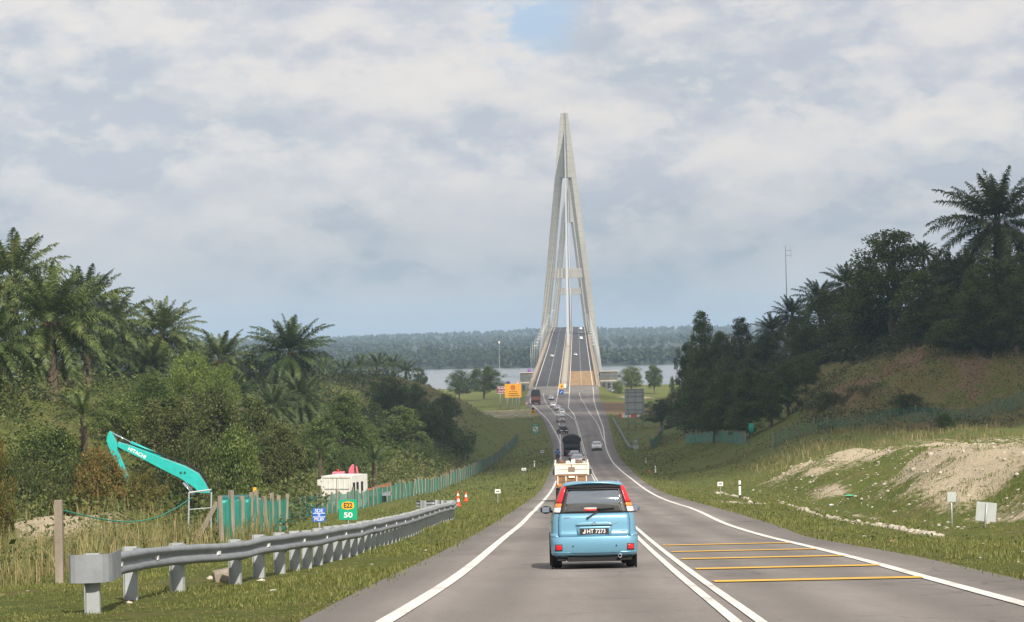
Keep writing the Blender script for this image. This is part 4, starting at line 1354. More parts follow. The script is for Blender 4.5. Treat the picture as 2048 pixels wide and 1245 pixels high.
# --- right hill
GR = 'trees and bushes on the right hill'
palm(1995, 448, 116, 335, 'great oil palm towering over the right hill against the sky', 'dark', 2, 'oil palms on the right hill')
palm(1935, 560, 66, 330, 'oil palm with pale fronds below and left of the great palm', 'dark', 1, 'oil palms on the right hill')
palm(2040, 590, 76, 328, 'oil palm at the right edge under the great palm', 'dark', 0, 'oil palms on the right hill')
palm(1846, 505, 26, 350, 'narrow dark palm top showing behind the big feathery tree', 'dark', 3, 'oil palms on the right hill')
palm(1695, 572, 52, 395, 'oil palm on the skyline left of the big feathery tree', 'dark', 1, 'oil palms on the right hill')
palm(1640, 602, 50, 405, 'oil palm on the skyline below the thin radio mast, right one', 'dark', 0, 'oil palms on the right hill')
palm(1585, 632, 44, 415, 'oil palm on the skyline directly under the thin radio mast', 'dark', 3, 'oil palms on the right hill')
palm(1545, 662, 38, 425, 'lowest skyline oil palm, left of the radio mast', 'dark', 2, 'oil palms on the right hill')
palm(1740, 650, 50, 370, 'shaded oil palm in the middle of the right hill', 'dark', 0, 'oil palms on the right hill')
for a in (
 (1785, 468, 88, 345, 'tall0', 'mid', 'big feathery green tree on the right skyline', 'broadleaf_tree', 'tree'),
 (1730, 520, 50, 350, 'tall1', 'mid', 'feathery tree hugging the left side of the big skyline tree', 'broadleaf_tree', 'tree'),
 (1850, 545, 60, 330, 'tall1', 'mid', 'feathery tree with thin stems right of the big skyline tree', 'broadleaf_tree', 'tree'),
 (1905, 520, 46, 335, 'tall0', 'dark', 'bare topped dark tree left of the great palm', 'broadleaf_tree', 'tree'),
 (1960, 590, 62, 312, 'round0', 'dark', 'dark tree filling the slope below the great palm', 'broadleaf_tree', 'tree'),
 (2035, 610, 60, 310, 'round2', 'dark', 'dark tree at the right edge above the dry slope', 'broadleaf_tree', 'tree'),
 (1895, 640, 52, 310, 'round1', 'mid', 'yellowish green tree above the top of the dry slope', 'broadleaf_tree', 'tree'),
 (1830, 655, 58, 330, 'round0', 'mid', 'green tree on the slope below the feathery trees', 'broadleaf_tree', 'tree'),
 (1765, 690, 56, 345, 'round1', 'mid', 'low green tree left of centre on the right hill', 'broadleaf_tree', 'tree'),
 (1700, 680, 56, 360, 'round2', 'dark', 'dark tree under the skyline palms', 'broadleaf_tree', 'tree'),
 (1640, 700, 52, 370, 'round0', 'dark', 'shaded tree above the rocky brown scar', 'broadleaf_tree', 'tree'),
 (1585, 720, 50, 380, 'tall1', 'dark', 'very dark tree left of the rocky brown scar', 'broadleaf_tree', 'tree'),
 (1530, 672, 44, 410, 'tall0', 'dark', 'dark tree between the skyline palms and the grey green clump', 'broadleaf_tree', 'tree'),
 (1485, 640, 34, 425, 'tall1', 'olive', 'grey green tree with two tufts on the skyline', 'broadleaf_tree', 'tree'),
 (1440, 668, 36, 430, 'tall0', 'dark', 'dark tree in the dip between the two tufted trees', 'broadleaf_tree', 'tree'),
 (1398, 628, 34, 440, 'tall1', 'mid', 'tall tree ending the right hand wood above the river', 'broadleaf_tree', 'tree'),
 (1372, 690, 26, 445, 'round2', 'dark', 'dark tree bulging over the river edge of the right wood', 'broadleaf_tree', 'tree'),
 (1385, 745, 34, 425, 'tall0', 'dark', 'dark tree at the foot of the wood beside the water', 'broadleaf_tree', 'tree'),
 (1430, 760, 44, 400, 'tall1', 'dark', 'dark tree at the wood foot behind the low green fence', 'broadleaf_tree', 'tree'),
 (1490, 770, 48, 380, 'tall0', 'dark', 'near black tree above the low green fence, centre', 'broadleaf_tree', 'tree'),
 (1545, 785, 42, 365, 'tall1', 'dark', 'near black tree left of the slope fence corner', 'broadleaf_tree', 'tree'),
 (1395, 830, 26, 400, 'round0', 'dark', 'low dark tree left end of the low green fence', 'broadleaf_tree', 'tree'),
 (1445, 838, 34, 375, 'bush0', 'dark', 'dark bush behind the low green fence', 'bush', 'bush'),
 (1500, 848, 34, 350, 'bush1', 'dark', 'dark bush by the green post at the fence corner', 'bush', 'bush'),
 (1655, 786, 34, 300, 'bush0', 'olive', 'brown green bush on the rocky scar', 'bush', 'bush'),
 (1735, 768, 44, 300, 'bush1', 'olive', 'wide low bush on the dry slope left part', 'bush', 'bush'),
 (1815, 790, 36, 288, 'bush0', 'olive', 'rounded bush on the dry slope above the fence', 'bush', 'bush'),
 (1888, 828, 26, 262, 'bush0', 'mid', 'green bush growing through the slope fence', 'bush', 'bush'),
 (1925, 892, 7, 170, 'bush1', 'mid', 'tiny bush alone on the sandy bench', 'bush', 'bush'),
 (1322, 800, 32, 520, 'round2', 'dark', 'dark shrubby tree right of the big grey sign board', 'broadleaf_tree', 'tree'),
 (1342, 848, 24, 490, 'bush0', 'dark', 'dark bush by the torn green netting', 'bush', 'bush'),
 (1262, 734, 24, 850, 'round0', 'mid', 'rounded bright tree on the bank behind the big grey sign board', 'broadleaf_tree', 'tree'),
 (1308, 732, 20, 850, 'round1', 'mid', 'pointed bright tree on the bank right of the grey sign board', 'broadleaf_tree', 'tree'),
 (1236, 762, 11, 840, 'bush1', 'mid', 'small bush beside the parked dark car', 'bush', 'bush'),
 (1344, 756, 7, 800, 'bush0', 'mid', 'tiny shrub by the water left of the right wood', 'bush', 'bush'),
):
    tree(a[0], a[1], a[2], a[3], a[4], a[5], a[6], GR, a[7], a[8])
for a in (
 (1968, 520, 62, 316, 'tall1', 'dark', 'dark tree hiding the trunk of the great oil palm'), (2042, 510, 60, 314, 'tall0', 'dark', 'dark tree at the right edge beside the great palm trunk'),
 (1885, 505, 44, 335, 'round2', 'mid', 'rounded green tree between the feathery tree and the great palm'), (1660, 585, 46, 392, 'round1', 'dark', 'dark round tree between two skyline palms'),
 (1600, 640, 40, 405, 'round0', 'dark', 'dark round tree below the skyline palms near the radio mast'), (1715, 560, 44, 372, 'round2', 'mid', 'green tree under the leftmost fronds of the feathery trees'),
 (1420, 700, 36, 432, 'round1', 'mid', 'green tree filling the gap left of the tufted tree'), (1510, 690, 38, 415, 'round0', 'dark', 'dark round tree right of the tufted tree')):
    tree(*a, group=GR)
for px, top, base, r, sh, hue, lb in ((1402, 742, 886, 38, 'tall0', 'dark', 'leafy dark tree standing at the left foot of the right wood'), (1452, 748, 884, 40, 'tall1', 'dark', 'leafy dark tree behind the middle of the low green fence'),
    (1498, 742, 878, 38, 'tall0', 'dark', 'leafy dark tree just left of the wrapped corner post'), (1540, 748, 862, 34, 'tall1', 'dark', 'leafy dark tree right of the wrapped corner post'), (1575, 728, 835, 32, 'tall0', 'dark', 'leafy dark tree at the left flank of the rocky scar'),
    (1425, 800, 890, 32, 'round1', 'dark', 'low leafy tree close behind the low green fence, left half'), (1480, 805, 886, 32, 'round2', 'mid', 'low green tree close behind the low green fence, right half'), (1612, 715, 800, 34, 'round1', 'dark', 'leafy tree above the top of the rocky scar')):
    tree(px, top, r, hit(px, base).y + 4, sh, hue, lb, group=GR)
rr_ = random.Random(42)
for px, py, r, d in ((60, 720, 70, 245), (200, 712, 66, 280), (300, 735, 58, 295), (130, 640, 66, 310), (400, 770, 50, 300), (470, 790, 50, 300)):
    palm(px, py, r, d, 'oil palm crowded behind the front row, its crown merging with its neighbours', 'dark', rr_.randrange(4), 'crowded palms filling the left hill behind the front row')
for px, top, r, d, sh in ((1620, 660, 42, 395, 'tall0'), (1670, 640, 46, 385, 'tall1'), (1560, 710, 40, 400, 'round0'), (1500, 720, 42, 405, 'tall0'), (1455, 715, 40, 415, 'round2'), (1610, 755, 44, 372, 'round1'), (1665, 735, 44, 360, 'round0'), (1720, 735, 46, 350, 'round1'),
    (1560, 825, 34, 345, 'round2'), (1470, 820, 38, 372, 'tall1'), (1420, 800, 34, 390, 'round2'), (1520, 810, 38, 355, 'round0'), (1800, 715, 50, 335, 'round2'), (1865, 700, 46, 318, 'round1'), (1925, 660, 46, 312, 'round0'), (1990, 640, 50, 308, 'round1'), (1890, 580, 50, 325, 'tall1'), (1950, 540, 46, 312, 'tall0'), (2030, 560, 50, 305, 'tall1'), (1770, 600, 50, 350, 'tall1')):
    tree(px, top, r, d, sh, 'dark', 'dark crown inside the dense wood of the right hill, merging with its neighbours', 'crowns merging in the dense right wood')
# --- undergrowth: leaves spread over the slopes
def scrub(name, boxes, material, seed, label):
    rng = np.random.default_rng(seed)
    P = []; S = []
    for (side, o0, o1, d0, d1, n, h, size) in boxes:
        d = d0 + (d1 - d0) * rng.random(n); o = o0 + (o1 - o0) * rng.random(n)
        X = np.where(side < 0, XPL(d) - o, XPR(d) + o)
        lump = np.clip(0.55 + 1.25 * fbm(X / 5.0, d / 7.0, seed, 3), 0.03, 1.4)
        keep = rng.random(n) < np.clip(lump * 1.5, 0.05, 1)
        keep &= ~((np.abs(X + 15) < 6) & (d > 190) & (d < 238))          # clear round the container
        keep &= ~((np.abs(X + 42) < 11) & (d > 208) & (d < 240) & (rng.random(n) < .88))   # bare sand bank
        z = G(X, d) + h * lump * rng.random(n) ** 0.6
        P.append(np.stack([X, d, z], -1)[keep]); S.append(np.full(n, size)[keep])
    P = np.concatenate(P); S = np.concatenate(S)
    V, F = leaf_cloud(P, S, rng, 0.25, 0.5)
    tag(finish(name, mesh_np(name, V, F), material), label, 'undergrowth', kind='stuff')
scrub('undergrowth', [(-1, 16, 46, 118, 300, 110000, 2.6, .30), (-1, 10, 34, 55, 120, 22000, 1.2, .20), (-1, 14, 34, 300, 470, 40000, 2.2, .38),
                      (-1, 46, 90, 150, 330, 32000, 2.5, .42), (-1, 34, 60, 380, 640, 12000, 1.6, .6)], M_SCRUB, 21, 'tangled green and brown undergrowth covering the left slope')
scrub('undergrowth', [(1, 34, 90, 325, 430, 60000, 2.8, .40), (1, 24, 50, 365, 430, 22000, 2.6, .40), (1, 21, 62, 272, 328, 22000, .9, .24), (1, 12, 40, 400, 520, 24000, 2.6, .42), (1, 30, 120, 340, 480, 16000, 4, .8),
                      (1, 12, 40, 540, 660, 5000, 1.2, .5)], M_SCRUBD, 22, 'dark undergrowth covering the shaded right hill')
def blades(P, h, w, rng, lean=0.35):
    n = len(P)
    a = rng.uniform(0, 6.283, n); l = rng.normal(0, lean, n)
    dx = np.stack([np.cos(a), np.sin(a), np.zeros(n)], -1)
    b = a + rng.uniform(0.8, 2.3, n)
    wv = np.stack([np.cos(b), np.sin(b), np.zeros(n)], -1) * (np.asarray(w) * 0.5)[:, None]
    hh = np.asarray(h)[:, None]
    mid = P + dx * hh * (l * 0.35)[:, None] + np.array([0, 0, 1.0]) * hh * 0.58
    tip = P + dx * hh * l[:, None] + np.array([0, 0, 1.0]) * hh * np.clip(1 - 0.35 * np.abs(l), .3, 1)[:, None]
    V = np.stack([P - wv, P + wv, mid + wv * .7, mid - wv * .7, tip + wv * .12, tip - wv * .12], 1).reshape(-1, 3)
    q = np.arange(n)[:, None] * 6
    F = np.concatenate([q + np.array([[0, 1, 2, 3]]), q + np.array([[3, 2, 4, 5]])])
    return V, F
def grass():
    rng = np.random.default_rng(31)
    P, H, W = [], [], []
    for side, o1, n, d0, d1, h in ((-1, 9.5, 75000, 20, 60, .085), (-1, 13, 60000, 60, 170, .12), (1, 14, 70000, 30, 80, .10), (1, 14, 50000, 80, 190, .13), (-1, 13, 22000, 170, 420, .22), (1, 12, 18000, 190, 420, .2)):
        d = d0 * (d1 / d0) ** rng.random(n); o = rng.random(n) * (o1 + .35) - .35 * rng.random(n)
        X = np.where(side < 0, XPL(d) - o, XPR(d) + o)
        t = fbm(X / 1.6, d / 2.6, 51, 4)
        keep = rng.random(n) < np.clip(0.62 + 1.5 * t, 0.04, 1) * (0.10 + 0.90 * sstep(-.3, .5, o))
        tall = np.clip(0.75 + 1.6 * fbm(X / 3.1, d / 5.0, 57, 3), .3, 1.8)
        hh = h * tall * rng.uniform(.5, 1.3, n)
        P.append(np.stack([X, d, np.maximum(G(X, d), np.where(o < .05, zr(d) + .004, -99)) - .01], -1)[keep]); H.append(hh[keep]); W.append((0.010 + d * 0.00021)[keep])
    V, F = blades(np.concatenate(P), np.concatenate(H), np.concatenate(W), rng, .45)
    tag(finish('short_grass', mesh_np('short_grass', V, F), M_GRASS), 'short patchy grass on both road verges', 'grass', kind='stuff')
    P, H, W = [], [], []
    for side, oa, ob, n, d0, d1, h in ((-1, 8.8, 24, 22000, 44, 100, .85), (-1, 12.5, 22, 7000, 88, 130, .8), (-1, 8.8, 13, 6000, 40, 58, .6), (-1, 18.5, 24, 7000, 150, 235, .8), (-1, 16, 22, 9000, 235, 300, .9), (-1, 14, 20, 7000, 300, 430, 1.0), (1, 11, 30, 5000, 60, 84, .3), (1, 10, 34, 8000, 190, 275, .5), (1, 22, 62, 12000, 265, 330, .5), (1, 20, 40, 6000, 90, 190, .35)):
        d = d0 + (d1 - d0) * rng.random(n); o = oa + (ob - oa) * rng.random(n)
        X = np.where(side < 0, XPL(d) - o, XPR(d) + o)
        t = fbm(X / 2.2, d / 3.4, 61, 3)
        keep = rng.random(n) < np.clip(0.6 + 1.9 * t, 0.05, 1)
        s1 = np.exp(-((X + 17.8) / 4.0) ** 2) * np.exp(-((d - 93) / 9.0) ** 2)
        keep &= ~((s1 > .35) & (rng.random(n) < .9))
        hh = h * np.clip(.8 + 1.3 * t, .3, 1.6) * rng.uniform(.45, 1.45, n)
        P.append(np.stack([X, d, G(X, d) - .03], -1)[keep]); H.append(hh[keep]); W.append((0.014 + d * 0.00023)[keep])
    V, F = blades(np.concatenate(P), np.concatenate(H), np.concatenate(W), rng, .38)
    tag(finish('tall_grass', mesh_np('tall_grass', V, F), M_STRAW), 'tall straw coloured grass along the fences', 'grass', kind='stuff')
grass()
# ------------------------------------------------------------------ roadside furniture
M_POST = concrete_material('fence_post_concrete', (0.25, 0.21, 0.165), (0.36, 0.31, 0.25), 3.0)
def net_material(name, col, cover):
    k = NT(name)
    pos = k.n('TexCoord').outputs['Object']
    n = k.noise(pos, 1.3, 6, 0.7)
    mp = k.n('Mapping', Scale=(1.0, 1.0, 0.12)); k.l(pos, mp.inputs[0])
    st = k.noise(mp.outputs[0], 5.0, 5, 0.7)
    k.l(k.ramp(st, [(0.3, tuple(c * .55 for c in col)), (0.7, tuple(min(1, c * 1.35) for c in col))]), k.b.inputs['Base Color'])
    k.b.inputs['Roughness'].default_value = 0.8
    a = k.ramp(n, [(0.28, cover * 0.55), (0.55, cover)])
    k.l(a, k.b.inputs['Alpha'])
    return k.m
M_NET = net_material('green_netting', (0.02, 0.34, 0.25), 0.96)
M_NETF = net_material('green_netting_faded', (0.03, 0.27, 0.20), 0.86)
M_NETT = net_material('green_netting_torn', (0.04, 0.15, 0.105), 0.42)
def walk(path, step):
    """points every step metres along a plan path"""
    out = []
    carry = 0.0
    for (a, b) in zip(path[:-1], path[1:]):
        a, b = np.array(a, float), np.array(b, float); L = np.linalg.norm(b - a)
        t = carry
        while t < L:
            out.append(a + (b - a) * t / L); t += step
        carry = t - L
    return out
def fence(label, path, step, h, net, group=None, lean=0.05, seed=1, net_h=None, w=0.12):
    rr = random.Random(seed)
    pts = walk(path, step)
    o0 = pts[0]; org = Vector((o0[0], o0[1], g1(*o0)))
    root = empty('netting_fence', org, 0, label, 'fence', group)
    tops = []
    for p in pts:
        z = g1(p[0], p[1]); hh = h * rr.uniform(.92, 1.08)
        a = Vector((p[0], p[1], z - .25)) - org
        b = Vector((p[0] + rr.gauss(0, lean) * hh, p[1] + rr.gauss(0, lean) * hh, z + hh)) - org
        m = MB(); m.bar(a, b, w, w * .9); m.build('post', M_POST, root)
        tops.append((a, b))
    V, F = [], []
    nh = (net_h or 0.93)
    for i in range(len(tops) - 1):
        (a0, b0), (a1, b1) = tops[i], tops[i + 1]
        n = 5; base = len(V)
        for j in range(n + 1):
            t = j / n; sag = 0.10 * h * math.sin(math.pi * t) * rr.uniform(.2, 1.2)
            lo = a0.lerp(a1, t); hi = b0.lerp(b1, t)
            lo = Vector((lo.x, lo.y, g1(lo.x + org.x, lo.y + org.y) - org.z + .02))
            top = lo.lerp(hi, nh) - Vector((0, 0, sag))
            off = Vector((0, -w * .56 - 0.05 * math.sin(math.pi * t) * rr.random(), 0))
            V += [lo + off, (lo + top) / 2 + off * 1.4, top + off]
        for j in range(n):
            q = base + 3 * j
            F += [(q, q + 3, q + 4, q + 1), (q + 1, q + 4, q + 5, q + 2)]
    me = bpy.data.meshes.new('netting'); me.from_pydata([tuple(v) for v in V], [], F)
    finish('netting', me, net, root)
    return root
fence('bright green netting fence of close concrete posts behind the guard rail', [(-10.7, 89), (-10.75, 100), (-10.95, 116.5)], 3.4, 1.85, M_NET, None, .03, 3, .92, .17)
fence('long green netting fence on leaning concrete posts climbing the left verge', [(-16.2, 168), (-14.6, 205), (-11.6, 245), (-9.0, 290), (-4.8, 368), (0.8, 492)], 3.35, 1.75, M_NETF, None, .05, 5, .95, .14)
pl = [gpt(x, d) for x, d in ((630, 590), (700, 580), (770, 575), (830, 572), (858, 570))]
fence('dark green netting fence with pale posts along the top of the left ridge', [(p.x, p.y) for p in pl], 2.7, 1.9, M_NETT, None, .02, 6, .9, .16)
pr = [gpt(x, d) for x, d in ((1545, 262), (1600, 270), (1680, 276), (1760, 278), (1850, 278), (1950, 284), (2070, 292))]
fence('sagging dark netting fence on pale posts along the foot of the dry right slope', [(p.x, p.y) for p in pr], 2.9, 1.9, M_NETT, None, .05, 7, .95, .13)
pr2 = [gpt(x, d) for x, d in ((1372, 372), (1410, 350), (1450, 325), (1492, 296))]
fence('low green netting fence in front of the dark right wood', [(p.x, p.y) for p in pr2], 2.6, 1.6, M_NETF, None, .03, 8, .95, .12)
b = gpt(1503, 298)
m = MB(); m.tube([(0, 0, -.2), (0, 0, 2.0)], .07, 8)
q = m.build('corner_post', M_POST); q.location = b; tag(q, 'concrete corner post wrapped in green netting at the right slope foot', 'post')
m = MB(); m.tube([(0, 0, .9), (0, 0, 1.5), (0, 0, 2.2)], [.18, .34, .30], 10); m.build('net_roll', M_NET, q, True)
pr4 = [gpt(x, d) for x, d in ((1302, 400), (1318, 420), (1327, 470))]
fence('torn green netting hanging on a few posts beside the right verge', [(p.x, p.y) for p in pr4], 9.0, 2.2, M_NETF, None, .08, 10, .8, .14)
# lone posts at the left
def lone_post(px, py, d, h, label, w=.16, lean=0.0):
    b = gpt(px, d)
    o = MB(); o.bar(Vector((0, 0, -.3)), Vector((lean, 0, h)), w, w); o.bar(Vector((lean * .5 - .001, 0, h * .5)), Vector((lean * .52, 0, h * .5 + .012)), w + .012, w + .012)
    q = o.build('fence_post', M_POST, None, bevel=.012); q.location = b
    return tag(q, label, 'post')
lone_post(120, 1172, 53, 1.80, 'weathered grey concrete post standing alone behind the guard rail end', .17)
b0, b1_ = gpt(433, 90), gpt(390, 88)
m = MB(); m.bar(Vector((-.85, -.35, -.1)), Vector((0.05, 0, 1.55)), .15, .15)
q = m.build('brace_post', M_POST, None, bevel=.01); q.location = b0; tag(q, 'slanting concrete brace leaning on the first netted fence post', 'post')
# sagging green wire between the lone post and the brace
m = MB(); A = gpt(120, 53) + Vector((0, 0, 1.6)); B = gpt(385, 92) + Vector((0, 0, 1.75))
pts = [A.lerp(B, t) - Vector((0, 0, .55 * math.sin(math.pi * t))) for t in np.linspace(0, 1, 18)]
m.tube([p - A for p in pts], .018, 5)
q = m.build('green_cord', M_NET); q.location = A; tag(q, 'thin green cord sagging from the lone concrete post to the netted fence', 'cord')
# metal frame by the excavator
b = gpt(400, 95)
m = MB()
for s in (-.45, .42): m.tube([(s, 0, 0), (s + .06, 0, 1.95)], .035, 6)
m.tube([(-.39, 0, 1.95), (.48, 0, 2.05)], .04, 6); m.tube([(-.4, 0, 1.3), (.45, 0, 1.35)], .02, 6)
q = m.build('pipe_frame', M_GREYPOST); q.location = b; tag(q, 'grey pipe frame standing in tall grass left of the netted fence', 'frame')

# ---- guard rail
def rail_profile():
    # W beam, (outward, height) about its mid height
    return [(0.0, -.155), (.055, -.135), (.08, -.085), (.03, -.03), (.0, .0), (.03, .03), (.08, .085), (.055, .135), (0.0, .155)]
def guard_rail(label, pts, post_at, zoff=0.60, bull=True, curl=None, side=1, big=1.0):
    org = Vector(pts[0])
    root = empty('guard_rail', org, 0, label, 'guard rail')
    MP = mat('galvanised_post', (0.36, 0.38, 0.385), .6, .1, noise=.12, nscale=2)
    dense = []
    for i in range(len(pts) - 1):
        for t in np.linspace(0, 1, 12, endpoint=(i == len(pts) - 2)):
            dense.append(Vector(pts[i]).lerp(Vector(pts[i+1]), float(t)))
    k = len(dense)
    sm = dense[:]
    for _ in range(6):
        sm = [sm[0]] + [(sm[i-1] + sm[i] * 2 + sm[i+1]) / 4 for i in range(1, k-1)] + [sm[-1]]
    prof = rail_profile(); n = len(prof)
    V, F = [], []
    nrm = []
    for i, p in enumerate(sm):
        t = sm[min(i+1, k-1)] - sm[max(i-1, 0)]; t.z = 0; t.normalize()
        s = Vector((t.y, -t.x, 0)) * side
        nrm.append((t, s))
        zz = g1(p.x, p.y) + zoff
        for o, h in prof:
            V.append(Vector((p.x, p.y, zz + h * big)) + s * o - org)
        for o, h in reversed(prof):
            V.append(Vector((p.x, p.y, zz + h * big)) + s * (o - .012) - org)
    nn = 2 * n
    for i in range(k - 1):
        for j in range(nn):
            F.append((i*nn + j, i*nn + (j+1) % nn, (i+1)*nn + (j+1) % nn, (i+1)*nn + j))
    m = MB(); m.add(V, F)
    m.build('w_beam', M_STEEL, root, True)
    # posts, each with its own block, and small reflectors in the valley of the beam
    acc, nxt, idx = 0.0, 0.0, 0
    reft = 1.2
    for i in range(k - 1):
        seg = (sm[i+1] - sm[i]).length
        while nxt <= acc + seg:
            p = sm[i].lerp(sm[i+1], (nxt - acc) / seg); t, s = nrm[i]
            gz = g1(p.x, p.y)
            ang = math.atan2(t.y, t.x)
            rot = Matrix.Rotation(ang, 3, 'Z')
            m = MB()
            c = Vector((p.x, p.y, gz)) - s * .17 - org
            m.box(c + Vector((0, 0, zoff * .5 - .01)), (.012, .17, zoff + .40), rot)
            m.box(c + Vector((0, 0, zoff * .5 - .01)) + t * .06 + s * .085, (.12, .010, zoff + .40), rot)
            m.box(c + Vector((0, 0, zoff * .5 - .01)) - t * .06 - s * .085, (.12, .010, zoff + .40), rot)
            m.build('post', MP, root)
            m = MB(); m.box(Vector((p.x, p.y, gz + zoff)) - s * .065 - org, (.10, .11, .33), rot); m.build('spacer_block', M_STEEL, root)
            nxt += post_at(idx); idx += 1
        while reft <= acc + seg:
            p = sm[i].lerp(sm[i+1], (reft - acc) / seg); t, s = nrm[i]
            rot = Matrix.Rotation(math.atan2(t.y, t.x), 3, 'Z')
            m = MB(); m.box(Vector((p.x, p.y, g1(p.x, p.y) + zoff)) + s * .035 - org, (.13, .05, .055), rot)
            m.build('reflector', M_WPAINT, root); reft += 3.8
        acc += seg
    if bull:
        t, s = nrm[0]; p = sm[0]; gz = g1(p.x, p.y) + zoff
        V, F = [], []
        prm = [(.75, .095), (.2, .095), (.05, .08), (-.05, .045), (-.12, -.02), (-.155, -.10), (-.16, -.18), (-.16, -.36), (-.14, -.42), (-.08, -.45), (.05, -.45)]
        for o, ss in prm:
            q = p + t * o + s * ss
            for h in (-.185, .185):
                V.append(Vector((q.x, q.y, gz + h)) - org)
        for i in range(len(prm) - 1):
            F.append((2*i, 2*i+2, 2*i+3, 2*i+1))
        me = bpy.data.meshes.new('end_terminal'); me.from_pydata([tuple(v) for v in V], [], F)
        q = finish('end_terminal', me, M_STEEL, root, False)
        md = q.modifiers.new('thickness', 'SOLIDIFY'); md.thickness = .012
    return root
gp = [hit(x, y) for x, y in ((186, 1228), (305, 1192), (415, 1179), (503, 1160), (575, 1146), (690, 1117), (800, 1082), (872, 1050))]
gp += [gp[-1] + Vector((.35, 9, 0)), gp[-1] + Vector((.2, 20, 0)), gp[-1] + Vector((-.9, 25, 0)), gp[-1] + Vector((-1.9, 24, 0))]
guard_rail('galvanised guard rail with rounded near end and many posts on the left verge', [Vector((p.x + .17, p.y, 0)) for p in gp], lambda i: 3.6 if i < 3 else (1.9 if i < 14 else 1.5))
gp2 = [hit(x, y) for x, y in ((1268, 903), (1259, 901), (1250, 886), (1242, 871), (1233, 854), (1225, 841))]
guard_rail('distant guard rail with a curled near end on the right verge', [Vector((p.x, p.y, 0)) for p in gp2], lambda i: 6.0, .62, False, side=-1, big=1.0)
# concrete lump under the rail
p = hit(452, 1163)
m = MB(); m.box((0, 0, .10), (.42, .34, .24), Matrix.Rotation(.25, 3, 'Z')); q = m.build('concrete_block', M_POST, None, bevel=.05); q.location = p; q.rotation_euler = (.05, -.16, 0)
tag(q, 'broken grey concrete block lying under the guard rail', 'block')

# ---- signs
def bars_of_text(root, lines, mat_, y, width):
    """short dark strokes standing in for print too small to read in the photograph"""
    for (z, h, segs) in lines:
        m = MB()
        for a, b in segs: m.box(((a + b) / 2 * width, y, z), ((b - a) * width, .006, h))
        m.build('small_print', mat_, root)
def sign(name, label, px, py_top, py_bot, wpx, base, posts=(0,), color=None, back=None, cat='sign', group=None, thick=.02, post_r=.04, rz=0.0, tilt=0.0, shape='rect', up=0.0):
    """board on posts; base is the ground point of its depth"""
    d = base.y; s = d / FPX
    c = unproj(px, (py_top + py_bot) / 2, d)
    w, h = wpx * s, (py_bot - py_top) * s
    root = empty(name, (c.x, d, base.z), rz, label, cat, group)
    zc = c.z - base.z
    for ps in posts:
        m = MB(); m.tube([(ps * w / 2, post_r + .02, -.3), (ps * w / 2 + tilt * 0, post_r + .02, zc + h * (.48 if shape == 'rect' else .3) + up)], post_r, 8); m.build('pole', M_GREYPOST, root, True)
    m = MB()
    if shape == 'rect': m.box((0, 0, zc), (w, thick, h))
    else: m.disc((0, 0, zc), w / 2, 'y', 28, thick)
    m.build('panel', color, root, bevel=.004 if shape == 'rect' else 0)
    if tilt: root.rotation_euler = (0, tilt, rz)
    return root, w, h, zc
g = gpt(696, 101)
r, w, h, zc = sign('distance_sign', 'green distance sign with yellow hexagon E22 and white 50', 696, 1000, 1040, 36.5, g, (0,), M_GREEN)
m = MB(); m.prism([(-.34*w, zc+.25*h), (-.30*w, zc+.36*h), (0, zc+.42*h), (.30*w, zc+.36*h), (.34*w, zc+.25*h), (.34*w, zc+.17*h), (.30*w, zc+.06*h), (0, zc+.0*h), (-.30*w, zc+.06*h), (-.34*w, zc+.17*h)], -.020, -.0115, 'y')
m.build('hexagon_badge', M_AMBER, r)
text_mesh('E22', .34 * h, (0, -.022, zc + .21 * h), r, M_DARK, sx=.86, bold=.008)
text_mesh('50', .36 * h, (0, -.012, zc - .27 * h), r, M_WPAINT, sx=1.25, bold=.006)
g = gpt(638, 97)
r, w, h, zc = sign('marker_sign', 'small blue marker sign lettered SDE over ML89', 638, 1017, 1044, 25, g, (0,), M_BLUE)
text_mesh('SDE', .36 * h, (0, -.012, zc + .31 * h), r, M_WPAINT, bold=.001)
text_mesh('ML89', .33 * h, (0, -.012, zc - .33 * h), r, M_WPAINT, bold=.001, sx=.95)
m = MB(); m.ring((0, -.013, zc), .05 * w * 1.1, .085 * w * 1.1, 18, .004); m.build('ring_symbol', M_WPAINT, r)
for zz in (.13, -.14):
    m = MB(); m.box((0, -.012, zc + zz * h), (w * .98, .004, .022)); m.build('divider_line', M_WPAINT, r)
# bridge approach signs, left
gY = hit(1026, 819)
r, w, h, zc = sign('warning_board', 'big yellow notice board on four posts with a red no overtaking ring', 1026, 768, 795.5, 33, gY, (-.7, -.1, .35, .75), M_AMBER, thick=.06, post_r=.10)
m = MB(); m.ring((0, -.05, zc + .22 * h), .11 * h, .17 * h, 24, .03); m.build('prohibition_ring', M_RED, r)
m = MB(); m.bar((-.08 * h, -.055, zc + .29 * h), (.08 * h, -.055, zc + .15 * h), .03, .04 * h); m.bar((-.02*h, -.055, zc + .2*h), (.06*h, -.055, zc + .26*h), .03, .03*h); m.build('arrow_symbol', M_DARK, r)
bars_of_text(r, [(zc - .06 * h, .035 * h, [(-.24, -.12), (-.10, .02), (.04, .14), (.16, .24)]), (zc - .22 * h, .06 * h, [(-.26, -.14), (-.12, .0), (.02, .16), (.18, .28)]), (zc - .37 * h, .06 * h, [(-.38, -.34), (-.26, -.16), (-.12, .06), (.08, .22), (.24, .36)])], M_DARK, -.034, w)
gM = gY + Vector((0, 14, 0)); gM.z = g1(gM.x, gM.y)
gM = gpt(1004, gM.y)
r, w, h, zc = sign('maroon_notice', 'maroon notice board with white border half hidden by the yellow board', 1006, 772.5, 787.5, 24, gM, (-.5, .5), mat('maroon_sign', (0.22, 0.012, 0.03), .5), thick=.05, post_r=.07)
m = MB()
